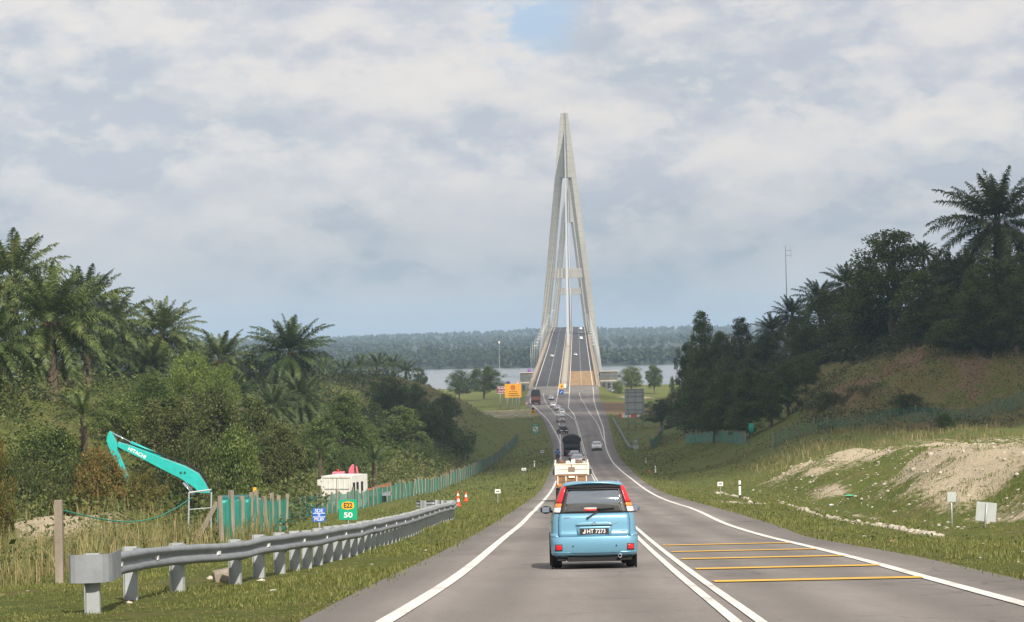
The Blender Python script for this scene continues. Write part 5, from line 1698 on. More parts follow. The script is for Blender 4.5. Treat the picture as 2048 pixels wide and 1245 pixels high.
for a, b in (((-.49*w, -.032, zc+.46*h), (.49*w, -.032, zc+.46*h)), ((-.49*w, -.032, zc-.46*h), (.49*w, -.032, zc-.46*h)), ((-.48*w, -.032, zc-.46*h), (-.48*w, -.032, zc+.46*h)), ((.48*w, -.032, zc-.46*h), (.48*w, -.032, zc+.46*h))): m.bar(a, b, .02, .1)
m.build('border', M_WPAINT, r)
text_mesh('DILARANG', .36 * h, (0, -.032, zc + .2 * h), r, M_WPAINT, sx=.8, bold=.02)
text_mesh('DI ATAS', .36 * h, (-.05 * w, -.032, zc - .22 * h), r, M_WPAINT, sx=.8, bold=.02)
M_PURP = mat('purple_plastic', (0.10, 0.03, 0.18), .5)
def round_sign(label, px, py, r_px, base, face, rim=None, sym=None, rz=0.0, post_r=.06):
    r, w, h, zc = sign('round_sign', label, px, py - r_px, py + r_px, 2 * r_px, base, (0,), face, thick=.03, post_r=post_r, shape='disc')
    if rim:
        m = MB(); m.ring((0, -.025, zc), w * .36, w * .5, 28, .02); m.build('rim', rim, r)
    if sym == 'dot':
        m = MB(); m.disc((0, -.03, zc), w * .13, 'y', 16, .012); m.build('symbol', M_DARK, r)
    if sym == 'arrow':
        m = MB(); m.bar((-.24 * w, -.03, zc - .24 * w), (.2 * w, -.03, zc + .2 * w), .012, .12 * w)
        m.build('arrow_symbol', M_WPAINT, r)
    return r
gs = gY + Vector((0, 6, 0))
round_sign('purple covered round sign on the left above the yellow board', 1016.5, 767, 4.2, gpt(1016.5, gs.y), M_PURP, None, 'dot')
round_sign('round white sign with red rim above the right end of the yellow board', 1035.5, 766.5, 3.8, gpt(1035.5, gs.y), M_WPAINT, M_RED, 'dot')
g = hit(1054, 822)
round_sign('round white sign with red rim at the left lay by beside the road', 1053.5, 807, 4.0, g, M_WPAINT, M_RED, 'dot')
g = hit(1067, 846)
r, w, h, zc = sign('small_yellow_sign', 'small yellow square sign on a thin post above the green telephone sign', 1066.5, 820, 829, 8.5, g, (0,), M_AMBER, post_r=.05, thick=.03)
m = MB(); m.ring((0, -.025, zc), .16 * w, .26 * w, 16, .012); m.build('symbol', M_DARK, r)
m = MB(); m.box((0, 0, zc + .75 * h), (.5 * w, .2, .45 * h)); m.build('lamp_head', M_DARK, r, bevel=.03)
g = hit(1071.5, 889)
r, w, h, zc = sign('telephone_sign', 'green emergency telephone sign with white square and black handset', 1071, 848.5, 867.5, 12, g, (0,), M_GREEN, thick=.03, post_r=.04)
m = MB(); m.box((0, -.02, zc - .02 * h), (w * .86, .012, h * .50)); m.build('white_square', M_WPAINT, r)
m = MB(); m.bar((-.22 * w, -.03, zc + .12 * h), (.2 * w, -.03, zc - .14 * h), .01, .07 * h); m.bar((-.27*w, -.03, zc + .14*h), (-.16*w, -.03, zc + .05*h), .01, .1*h); m.bar((.1*w, -.03, zc - .16*h), (.26*w, -.03, zc - .12*h), .01, .1*h); m.build('handset_symbol', M_DARK, r)
bars_of_text(r, [(zc + .40 * h, .05 * h, [(-.35, -.2), (-.16, .05), (.09, .34)]), (zc - .36 * h, .05 * h, [(-.3, -.05), (0, .3)])], M_WPAINT, -.018, w)
# median nose signs
dm = 800.0
def onroad(px, d, dz=0.0):
    z = float(zr(d)) + dz
    X0 = unproj(px, 700, d).x
    pa, pb = proj((X0, d, z))[0], proj((X0 + 1, d, z))[0]
    return Vector((X0 + (px - pa) / (pb - pa), d, z))
round_sign('round blue keep left sign with white arrow on the median nose', 1122.5, 784.5, 5.0, onroad(1122.5, dm), M_BLUE, None, 'arrow')
r, w, h, zc = sign('orange_work_sign', 'orange square sign above the blue keep left sign', 1123, 768, 777.5, 9, onroad(1123, 812), (0,), M_AMBER, post_r=.06, thick=.03)
m = MB(); m.prism([(-.2*w, zc-.25*h), (.25*w, zc-.25*h), (.05*w, zc+.3*h)], -.03, -.02, 'y'); m.build('symbol', M_DARK, r)
r, w, h, zc = sign('white_plate', 'narrow white plate beside the orange sign on the median', 1130, 768, 776, 4, onroad(1130, 815), (0,), M_WPAINT, post_r=.05, thick=.03)
m = MB(); m.box((0, 0, .22), (3.2, 9.0, .44)); q = m.build('median_kerb', M_CONC, None, bevel=.1); q.location = onroad(1128, 812, .0); tag(q, 'low concrete kerb island where the median begins before the bridge', 'kerb island')
# purple bagged sign on the bridge parapet
pb_ = Vector(bpt(985, -14.2, float(zr(985))))
r = empty('bagged_sign', (unproj(1059, 745, 985).x, 985, -19.5), 0, 'sign wrapped in purple plastic standing left of the bridge parapet', 'sign')
m = MB(); m.tube([(0, 0, 0), (0, 0, 4.8)], .09, 8); m.build('pole', M_GREYPOST, r)
zz = unproj(1059, 745, 985).z + 19.5
m = MB(); m.tube([(0, -.1, zz - 1.6), (0, -.1, zz - .9), (0, -.1, zz + .6), (0, -.1, zz + 1.3)], [.5, .75, .8, .6], 10); m.build('plastic_bag', mat('purple_bag', (0.22, 0.06, 0.32), .5), r, True)
# right hand signs
gB = hit(1269, 858)
r, w, h, zc = sign('gantry_board', 'back of a big pale grey sign board on three posts, right verge', 1269, 778, 830, 39, gB, (-.68, .05, .82), M_SBACK, thick=.08, post_r=.13)
for zf in (.36, -.02, -.30, .22, -.46, .47):
    m = MB(); m.box((0, -.09, zc + zf * h), (w * .99, .10, .10)); m.build('cross_rail', M_STEEL, r)
for xf in (-.34, .03, .41):
    m = MB(); m.box((xf * w, -.17, zc), (.10, .08, h * .98)); m.build('stiffener', M_STEEL, r)
g = hit(1271.5, 921)
r, w, h, zc = sign('sign_back', 'grey back of a round sign with a plate below it, by the curled guard rail', 1271.5, 877.5, 888.5, 11, g, (0,), M_SBACK, shape='disc', post_r=.04, thick=.02)
m = MB(); m.box((0, 0, zc - 1.02 * h), (w * 1.05, .02, .72 * h)); m.build('lower_plate', M_SBACK, r, bevel=.004)
m = MB(); m.ring((0, -.02, zc), w*.3, w*.46, 24, .01); m.build('rim', M_STEEL, r)
g = gpt(1904, 87)
r, w, h, zc = sign('sign_back', 'small white sign seen from behind on a thin pole below the mound', 1903.5, 984.5, 1004, 18, g, (0,), M_SBACK, post_r=.03, rz=.06)
m = MB(); m.box((0, .06, zc), (.05, .03, h)); m.build('pole_clamp', M_STEEL, r)
g = gpt(1962, 83)
r, w, h, zc = sign('sign_back', 'tilted white sign seen from behind, nearest on the right verge', 1969, 1005, 1043, 40, g, (0,), M_SBACK, post_r=.03, rz=-.12, tilt=.10)
m = MB(); m.tube([(0, -.05, -.2), (0, -.05, zc + h * .46)], .028, 8); m.build('front_pole', M_GREYPOST, r, True)
# delineators and little plates
def delineator(px, py, label, hpx, group='black and white delineator posts'):
    b = hit(px, py); k = hpx * b.y / FPX
    r = empty('delineator_post', b, 0, label, 'delineator', group)
    w = .13
    m = MB(); m.prism([(-w/2, -.05), (w/2, -.05), (w/2*.7, .05), (-w/2*.7, .05)], -.15, k * .26, 'z'); m.build('base', M_DARK, r)
    m = MB(); m.prism([(-w/2, -.05), (w/2, -.05), (w/2*.7, .05), (-w/2*.7, .05)], k * .26, k, 'z'); m.build('shaft', M_WPAINT, r)
    m = MB(); m.prism([(-w/2 - .004, -.054), (w/2 + .004, -.054), (w/2*.7 + .004, .054), (-w/2*.7 - .004, .054)], k * .72, k * .80, 'z'); m.build('black_band', M_DARK, r)
delineator(1480, 1001, 'large white delineator post with black band in front of the right mound', 39)
delineator(1311, 951, 'white delineator post with black foot near the red scrap, right verge', 19)
delineator(1292, 931, 'farther white delineator post on the right verge before the guard rail', 14)
delineator(1069, 939, 'white delineator post on the left verge near the telephone sign', 17)
delineator(1061, 840, 'tiny white delineator post at the left lay by', 9)
def plate(px, py, hpx, wpx, label):
    b = hit(px, py); s = b.y / FPX
    r = empty('marker_plate', b, 0, label, 'marker plate', 'small white marker plates')
    m = MB(); m.tube([(0, 0, -.2), (0, 0, hpx * s)], .022, 6); m.build('pole', M_GREYPOST, r)
    m = MB(); m.box((0, -.03, hpx * s * .88), (wpx * s, .012, hpx * s * .30)); m.build('panel', M_WPAINT, r)
    bars_of_text(r, [(hpx * s * .88, hpx * s * .10, [(-.3, -.14), (-.1, .06), (.1, .3)])], M_DARK, -.038, wpx * s)
plate(996, 1006, 26, 11, 'small white plate on a short post left of the lane, nearest to the cones')
plate(1048, 953, 16, 9, 'small white plate on the left verge grass, middle one')
plate(1085, 920, 18, 7, 'small white plate close to the telephone sign')
plate(1441, 992, 27, 11, 'small pale plate on a post left of the large right delineator')
# cones
M_CONE = mat('cone_orange', (0.75, 0.07, 0.02), .5)
def cone(px, py, label, lean=0.0):
    b = hit(px, py)
    r = empty('traffic_cone', b, 0, label, 'traffic cone', 'red and white traffic cones')
    m = MB(); m.box((0, 0, .02), (.36, .36, .04)); m.tube([(0, 0, .04), (0, 0, .30)], [.14, .095], 14); m.build('cone_base', M_CONE, r)
    m = MB(); m.tube([(0, 0, .30), (0, 0, .48)], [.096, .06], 14); m.build('white_band', M_WPAINT, r)
    m = MB(); m.tube([(0, 0, .48), (0, 0, .70)], [.061, .022], 14); m.build('cone_tip', M_CONE, r)
    r.rotation_euler = (0, lean, 0)
cone(932, 1003, 'red and white cone standing free right of the guard rail end')
cone(916, 1000, 'red and white cone behind the far end of the guard rail')
cone(917, 1013, 'red and white cone touching the far tip of the guard rail')
# red and white barrier
pa, pc = hit(1238, 836), hit(1284, 838)
r = empty('plastic_barrier', pa, math.atan2(pc.y - pa.y, pc.x - pa.x) * 0, 'row of red and white plastic barriers under the grey sign board', 'barrier')
L = pc.x - pa.x
for i in range(7):
    m = MB(); m.prism([(-.22, 0), (.22, 0), (.12, .35), (.09, .85), (-.09, .85), (-.12, .35)], i * L / 7 + .02, (i + 1) * L / 7 - .02, 'x')
    m.build('barrier_block', (M_CONE if i in (0, 4, 5) else M_WPAINT), r)
# street lamps on the bridge
def lamp(d, side):
    o = empty('street_lamp', bpt(d, 12.9 * side, float(zr(d)) - .1), 0, 'tall grey street lamp on the %s edge of the bridge' % ('left' if side < 0 else 'right'), 'street lamp', 'street lamps along the %s edge of the bridge' % ('left' if side < 0 else 'right'))
    m = MB(); m.tube([(0, 0, 0), (0, 0, 6), (0, 0, 11.6)], [.13, .10, .07], 8); m.tube([(0, 0, 11.6), (-.3 * side, 0, 11.95), (-1.6 * side, 0, 12.1)], .05, 6); m.build('pole', M_GREYPOST, o, True)
    m = MB(); m.box((-1.9 * side, 0, 12.1), (1.1, .42, .16)); m.build('lamp_head', M_WPAINT, o, bevel=.05)
for i in range(20):
    for s in (-1, 1): lamp(935 + 40 * i, s)
# thin masts
def mast(px, top, d, label, extra=False):
    b = gpt(px, d); t = unproj(px, top, d)
    r = empty('radio_mast', b, 0, label, 'mast')
    H = t.z - b.z
    m = MB(); m.tube([(0, 0, -.5), (0, 0, H * .6), (0, 0, H)], [.16, .12, .05], 6); m.build('mast_pole', M_GREYPOST, r)
    if extra:
        m = MB()
        for zf, L in ((.965, 1.1), (.93, 1.1)): m.tube([(0, 0, H * zf), (L, 0, H * zf)], .04, 6)
        for x in (.4, .75, 1.05): m.tube([(x, -.3, H * .93), (x, .3, H * .93)], .03, 5)
        m.tube([(1.05, 0, H * .91), (1.05, 0, H * .98)], .03, 5)
        m.build('antenna', M_GREYPOST, r)
    else:
        m = MB(); m.box((0, 0, H), (.5, .3, .8)); m.build('mast_head', M_WPAINT, r)
mast(1577, 492, 480, 'thin radio mast with small side antenna above the right wood', True)
mast(1000.5, 685, 880, 'tall thin pole on the river bank left of the bridge')
# grey buildings beside the bridge foot
def bank_house(label, px0, px1, py0, py1, d, lower):
    a, b = unproj(px0, py0, d), unproj(px1, py1, d)
    gz = min(g1(a.x, d), g1(b.x, d)) - .5
    w, H = b.x - a.x, a.z - gz
    r = empty('concrete_building', ((a.x + b.x) / 2, d + 4, gz), 0, label, 'building')
    m = MB(); m.box((0, 0, H * .5), (w, 8, H)); m.build('wall', concrete_material('bank_house_concrete', (0.13, 0.13, 0.12), (0.20, 0.195, 0.175), .5) if 'bank_house_concrete' not in bpy.data.materials else bpy.data.materials['bank_house_concrete'], r)
    m = MB(); m.box((0, -.1, H + .12), (w + .5, 8.6, .24)); m.build('roof', M_CONC, r)
    m = MB(); m.box((0, -4.06, H * .52), (w + .1, .12, .5)); m.build('ledge', M_CONC, r)
    for i in range(lower):
        x = (-.5 + (i + .5) / lower) * w * .9
        m = MB(); m.box((x, -4.04, H * .24), (w / lower * .5, .08, H * .34)); m.build('opening', M_DARK, r)
        m = MB(); m.box((x, -4.03, H * .78), (w / lower * .62, .06, H * .16)); m.build('window', mat('dull_window', (0.10, 0.11, 0.11), .3), r)
bank_house('grey concrete block left of the bridge foot with a dark opening', 1040, 1066, 747, 778, 930, 2)
bank_house('low grey building right of the bridge foot behind the bushes', 1200, 1236, 744, 776, 935, 3)
# rocks and rubble
M_ROCK = mat('pale_rock', (0.40, 0.36, 0.29), .95, noise=.3, nscale=4, bump=.8, bscale=8)
M_ROCKB = mat('brown_rock', (0.15, 0.11, 0.075), .95, noise=.4, nscale=2, bump=1.0, bscale=5)
def rock_mesh(seed, material):
    rng = random.Random(seed); bm = bmesh.new()
    bmesh.ops.create_icosphere(bm, subdivisions=3, radius=1)
    for v in bm.verts:
        n = float(fbm(np.array([v.co.x * 1.3 + seed * 3]), np.array([v.co.y * 1.3 + v.co.z * 1.1]), seed, 4)[0])
        v.co *= 1 + .55 * n
        v.co.z *= .62
    me = bpy.data.meshes.new('rock'); bm.to_mesh(me); bm.free(); me.materials.append(material)
    return me
ROCKS = [rock_mesh(s, M_ROCK) for s in range(3)] + [rock_mesh(s + 9, M_ROCKB) for s in range(3)]
def boulder(px, py, rpx, d, label, i):
    c = hit(px, py + rpx * .5, 150); d = c.y; k = rpx * d / FPX
    o = finish('boulder', ROCKS[i]); o.location = c; o.scale = (k, k, k * .75); o.rotation_euler = (0, 0, px)
    tag(o, label, 'boulder', 'brown boulders under the palms')
for a in ((50, 752, 34, 212, 'brown boulder at the left under the tall palms', 3), (140, 758, 30, 210, 'brown boulder right of the bare palm trunk', 4), (190, 752, 26, 212, 'brown boulder farthest right on the sand bank', 5), (118, 790, 20, 206, 'sandy lump at the foot of the bare palm trunk', 4), (75, 735, 24, 216, 'higher brown boulder just left of the bare palm trunk', 5)):
    boulder(*a)
def rubble():
    rng = np.random.default_rng(77)
    V, F, base = [], [], 0
    bm = bmesh.new(); bmesh.ops.create_icosphere(bm, subdivisions=1, radius=1)
    bv = np.array([v.co[:] for v in bm.verts]); bf = np.array([[v.index for v in f.verts] for f in bm.faces]); bm.free()
    def put(X, d, r):
        nonlocal base
        j = bv * (1 + rng.normal(0, .18, (len(bv), 1))) * r * np.array([1.2, 1.0, .7]) * rng.uniform(.7, 1.3, 3)
        V.append(j + np.array([X, d, g1(X, d) + r * .1])); F.append(bf + base); base += len(bv)
    for _ in range(2600):
        d = rng.uniform(82, 175); off = rng.uniform(6, 20)
        if rng.random() < .6: put(float(XPR(d)) + off, d, abs(rng.normal(.03, .035)) + .018)
    for (a, b) in (((1600, 1021), (1700, 1046)), ((1700, 1046), (1790, 1058)), ((1790, 1058), (1880, 1074)), ((1430, 985), (1500, 1000)), ((1455, 1006), (1530, 1009)), ((1555, 1004), (1630, 1030))):
        for t in np.linspace(0, 1, 26):
            p = hit(a[0] + (b[0] - a[0]) * t + rng.normal() * 2, a[1] + (b[1] - a[1]) * t + rng.normal() * 1.0)
            put(p.x, p.y, abs(rng.normal(.06, .04)) + .03)
    for _ in range(90):
        d = rng.uniform(26, 120); side = rng.random() < .5
        X = float(XPL(d)) - rng.uniform(.3, 9) if side else float(XPR(d)) + rng.uniform(.3, 8)
        put(X, d, abs(rng.normal(.02, .02)) + .012)
    tag(finish('rubble', mesh_np('rubble', np.concatenate(V), np.concatenate(F)), M_ROCK, smooth=True), 'scattered pale stones on the mound and the road verges', 'rubble', kind='stuff')
rubble()
# litter
def scrap(px, py, w, h, col, label, cat):
    p = hit(px, py)
    m = MB()
    rr = random.Random(int(px))
    n = 9; vs = [(0, 0, h)]; 
    for i in range(n):
        a = 6.283 * i / n; q = rr.uniform(.6, 1.2)
        vs.append((math.cos(a) * w * q, math.sin(a) * w * q, rr.uniform(0, h * .5)))
    m.add(vs, [(0, i + 1, (i + 1) % n + 1) for i in range(n)] + [tuple(range(n, 0, -1))])
    o = m.build(cat.replace(' ', '_'), mat('litter_' + cat, col, .6)); o.location = p
    tag(o, label, cat)
scrap(1299, 947, .22, .35, (0.55, 0.05, 0.03), 'red scrap in the grass left of the right delineator', 'red scrap')
scrap(1699, 993, .30, .08, (0.05, 0.45, 0.25), 'green plastic strip lying below the right mound', 'green litter')
scrap(1783, 1084, .12, .04, (0.6, 0.2, 0.18), 'pinkish litter on the grass beside the right lane', 'pink litter')
scrap(1663, 1012, .22, .10, (0.75, 0.75, 0.72), 'crumpled white bag on the verge before the right mound', 'white litter')
scrap(524, 1163, .10, .04, (0.7, 0.68, 0.62), 'pale stone like litter under the guard rail posts', 'pale litter')
# ------------------------------------------------------------------ plant machinery, left
M_TEAL = mat('excavator_teal', (0.02, 0.42, 0.38), .42, noise=.10, nscale=3, coat=.2)
M_TEALD = mat('excavator_teal_dark', (0.008, 0.10, 0.095), .6)
M_PINK = mat('crane_pink', (0.62, 0.13, 0.20), .5, noise=.12)
M_CONT = mat('container_white', (0.68, 0.67, 0.63), .55, noise=.10, nscale=1.5)
def excavator():
    d = 123.0
    b = gpt(470, d)
    r = empty('excavator', b, 0, 'turquoise excavator with raised boom behind the green netted posts', 'excavator')
    def pt(px, py, y=0.0):
        p = unproj(px, py, d + y); return (p.x - b.x, p.z - b.z)
    def slab(name, pix, y0, y1, m_=M_TEAL, bev=.02):
        m = MB(); m.prism([pt(*q) for q in pix], y0, y1, 'y'); return m.build(name, m_, r, bevel=bev)
    slab('boom', [(237, 884), (270, 893.5), (323, 915), (371, 932.5), (398, 947.5), (412, 968), (420, 986), (400, 986), (388, 974), (363, 957.5), (326, 939), (286, 918), (246, 899), (236, 893)], -.24, .24)
    slab('stick', [(220.5, 862), (224, 866), (231, 880), (236, 893), (236, 902), (246, 925), (256, 953), (250, 958), (240, 940), (228, 916), (220, 900), (214, 882), (215, 872)], -.17, .17)
    slab('bucket_link', [(249, 952), (256, 955), (241, 985), (236, 1010), (230, 1014), (232, 992), (243, 965)], -.12, .12, M_TEALD)
    m = MB(); m.prism([pt(*q) for q in ((222, 1000), (240, 1002), (246, 1020), (240, 1034), (224, 1036), (214, 1022))], -.45, .45, 'y'); m.build('bucket', M_TEALD, r, bevel=.03)
    def tube(name, p0, p1, rad, m_, y):
        m = MB(); a, c = pt(*p0), pt(*p1); m.tube([(a[0], y, a[1]), (c[0], y, c[1])], rad, 10); return m.build(name, m_, r, True)
    tube('cylinder_rod', (224, 866), (264, 887), .045, M_CHROME, 0); tube('arm_cylinder', (262, 886), (322, 913), .095, M_TEAL, 0)
    tube('boom_cylinder', (368, 965), (388, 992), .06, M_CHROME, -.3); tube('boom_cylinder', (368, 965), (388, 992), .06, M_CHROME, .3)
    m = MB()
    for dy in (-.12, -.05, .04):
        q = [pt(242, 884), pt(290, 900), pt(330, 914), pt(372, 928), pt(400, 943), pt(418, 975)]
        m.tube([(x, dy, z + .05) for x, z in q], .028, 6)
    m.build('hydraulic_hose', M_BLACK, r, True)
    a, c = pt(262, 900), pt(285, 912)
    t = text_mesh('HITACHI', .24, ((a[0] + c[0]) / 2 + .05, -.247, (a[1] + c[1]) / 2), r, M_WPAINT, depth=.003, sx=1.05, bold=.006)
    t.rotation_euler = (math.pi / 2, math.atan2(a[1] - c[1], c[0] - a[0]), 0)
    for px, py in ((371, 945), (363, 945)):
        x, z = pt(px, py); m = MB(); m.disc((x, -.26, z), .06, 'y', 12, .04); m.build('pin', M_TEALD, r)
    # upper structure and tracks stand behind the netting
    x0, z0 = pt(436, 1000); x1, z1 = pt(516, 1050)
    m = MB(); m.box(((x0 + x1) / 2, .6, (z0 + z1) / 2 - .05), (x1 - x0, 2.3, z0 - z1)); m.build('upper_structure', M_TEAL, r, bevel=.08)
    m = MB(); m.box((x1 + .05, .6, (z0 + z1) / 2 - .15), (.5, 2.3, (z0 - z1) * .8)); m.build('counterweight', M_TEALD, r, bevel=.1)
    m = MB(); m.box((x0 + .75, 1.1, z0 + .02), (1.4, 1.0, .22)); m.build('cab_roof', M_TEALD, r, bevel=.05)
    x, z = pt(508, 981); m = MB(); m.tube([(x, .3, z - .1), (x, .3, z + .12)], .10, 10); m.build('beacon', M_AMBER, r)
    zg = 0.0
    for y in (-.5, 1.7):
        m = MB(); L = x1 - x0 + .5; hh = z1 - zg - .05
        poly = [(x0 - .2 + hh/2 + (hh/2) * math.cos(a_), zg + hh/2 + (hh/2) * math.sin(a_)) for a_ in np.linspace(math.pi/2, 3*math.pi/2, 9)] + [(x1 + .3 - hh/2 + (hh/2) * math.cos(a_), zg + hh/2 + (hh/2) * math.sin(a_)) for a_ in np.linspace(-math.pi/2, math.pi/2, 9)]
        m.prism(poly, y - .25, y + .25, 'y'); m.build('track', M_BLACK, r)
excavator()
def container():
    d = 222.0; s = d / FPX
    g = gpt(672, d)
    r = empty('site_container', g, .0, 'white site container behind the green fence', 'container')
    a = unproj(641, 953, d); b = unproj(705, 953, d); H = a.z - g.z; w = b.x - a.x; cx = (a.x + b.x) / 2 - g.x
    yaw = Matrix.Rotation(-.38, 3, 'Z')
    L = 3.4
    def loc(x, y, z): return Vector((cx, 0, 0)) + yaw @ Vector((x, y, 0)) + Vector((0, 0, z))
    def bx(name, c, sz, m_, bev=0):
        m = MB(); m.box(loc(*c), sz, yaw); return m.build(name, m_, r, bevel=bev)
    W = w * 1.02
    bx('wall', (0, L / 2, H / 2), (W, L, H), M_CONT)
    for x in (-W / 2, W / 2): bx('corner_post', (x, -.02, H / 2), (.14, .12, H), M_CONT)
    for z in (H - .08, .1): bx('frame_rail', (0, -.03, z), (W, .08, .18), M_CONT)
    for i in range(6): bx('panel_rib', (-W * .42 + i * W * .168, -.02, H / 2), (.05, .05, H * .88), M_CONT)
    for z in (H * .62, H * .30): bx('door_bar', (-W * .2, -.05, z), (W * .42, .03, .035), M_STEEL); bx('door_bar', (W * .24, -.05, z), (W * .40, .03, .035), M_STEEL)
    bx('door_seam', (.02, -.03, H / 2), (.03, .04, H * .9), M_STEEL)
    for y in (.5, 1.25, 2.2): bx('opening', (W / 2 + .01, y, H * .55), (.05, .42, H * .5), M_DARK)
    bx('air_conditioner', (-W / 2 - .22, .25, H * .80), (.42, .7, .55), M_CONT, .03)
    return g, H, cx
CG, CH, CX = container()
def crane():
    d = 232.0
    b = gpt(706, d)
    r = empty('lorry_crane', b, 0, 'pink lorry crane with folded boom and canopy behind the white container', 'crane')
    def pt(px, py):
        p = unproj(px, py, d); return (p.x - b.x, p.z - b.z)
    x0, z0 = pt(664, 944); x1, z1 = pt(690, 951)
    m = MB(); m.box(((x0 + x1) / 2, .3, (z0 + z1) / 2 - .02), (x1 - x0, 1.6, z0 - z1), None, .92); m.build('canopy', M_PINK, r, bevel=.06)
    x, z = pt(675.5, 941); m = MB(); m.tube([(x, .3, z - .25), (x, .3, z + .1)], .10, 8); m.build('beacon', M_RED, r)
    xx0, zz0 = pt(666, 951); xx1, zz1 = pt(684, 962)
    m = MB(); m.box(((xx0 + xx1) / 2, .3, (zz0 + zz1) / 2), (xx1 - xx0, 1.2, zz0 - zz1)); m.build('cab', mat('pale_cab', (0.55, 0.58, 0.55), .4), r, bevel=.05)
    m = MB(); m.prism([pt(*q) for q in ((696, 958), (698, 938), (704, 929), (708, 930), (709, 958))], -.25, .25, 'y'); m.build('boom', M_PINK, r, bevel=.03)
    m = MB(); m.prism([pt(*q) for q in ((711, 934), (714, 932), (719, 955), (715, 957))], .0, .25, 'y'); m.build('boom_section', M_PINK, r, bevel=.02)
    a, c = pt(711, 944), pt(711.5, 957); m = MB(); m.tube([(a[0], -.1, a[1]), (c[0], -.1, c[1])], .05, 8); m.build('ram', M_CHROME, r)
    a, c = pt(703, 955), pt(703, 1000); m = MB(); m.tube([(a[0], 0, a[1]), (c[0], 0, 0)], .25, 10); m.build('column', M_PINK, r)
    x0, z0 = pt(720.5, 967); x1, z1 = pt(728, 981); m = MB(); m.box(((x0+x1)/2, -.4, (z0+z1)/2), (x1-x0, .4, z0-z1)); m.build('fuel_tank', mat('crane_pink_dark', (0.38, 0.12, 0.16), .6), r, bevel=.05)
    a, c = pt(730, 981), pt(782, 968); m = MB(); m.bar((a[0], -.5, a[1]), (c[0], -.5, c[1]), .25, .22); m.build('jib', mat('rusty_jib', (0.32, 0.10, 0.04), .7, noise=.3), r)
    x0, z0 = pt(655, 990); x1, z1 = pt(782, 1004)
    m = MB(); m.box(((x0 + x1) / 2, .4, .95), (x1 - x0, 2.2, .25)); m.build('chassis', M_STEEL, r)
    for x in (x0 + .8, x0 + 2.0, x1 - 1.0):
        for y in (-.6, 1.4):
            m = MB(); m.disc((x, y, .45), .45, 'y', 18, .25); m.build('wheel', M_BLACK, r)
crane()

# ------------------------------------------------------------------ vehicles
def glass_material():
    k = NT('car_glass')
    k.b.inputs['Base Color'].default_value = (0.016, 0.020, 0.023, 1); k.b.inputs['Roughness'].default_value = .1
    gl = k.n('BsdfGlossy', Roughness=.03); gl.inputs['Color'].default_value = (.8, .88, .92, 1)
    ms = k.n('MixShader'); ms.inputs[0].default_value = .42
    k.l(k.b.outputs[0], ms.inputs[1]); k.l(gl.outputs[0], ms.inputs[2]); k.l(ms.outputs[0], k.t.nodes['Material Output'].inputs['Surface'])
    return k.m
M_GLASS = glass_material()
M_TAIL = mat('tail_red', (0.55, 0.012, 0.02), .15, coat=.6)
M_TAILO = mat('tail_orange', (0.75, 0.22, 0.03), .15, coat=.6)
M_LENS = mat('clear_lens', (0.70, 0.66, 0.66), .15, coat=.6)
M_RIM = mat('wheel_rim', (0.45, 0.46, 0.48), .3, .7)
M_UNDER = mat('underbody', (0.012, 0.012, 0.012), .9)
def paint(name, c, metal=.25):
    return mat(name, c, .32, metal, coat=.8, noise=.03, nscale=2)
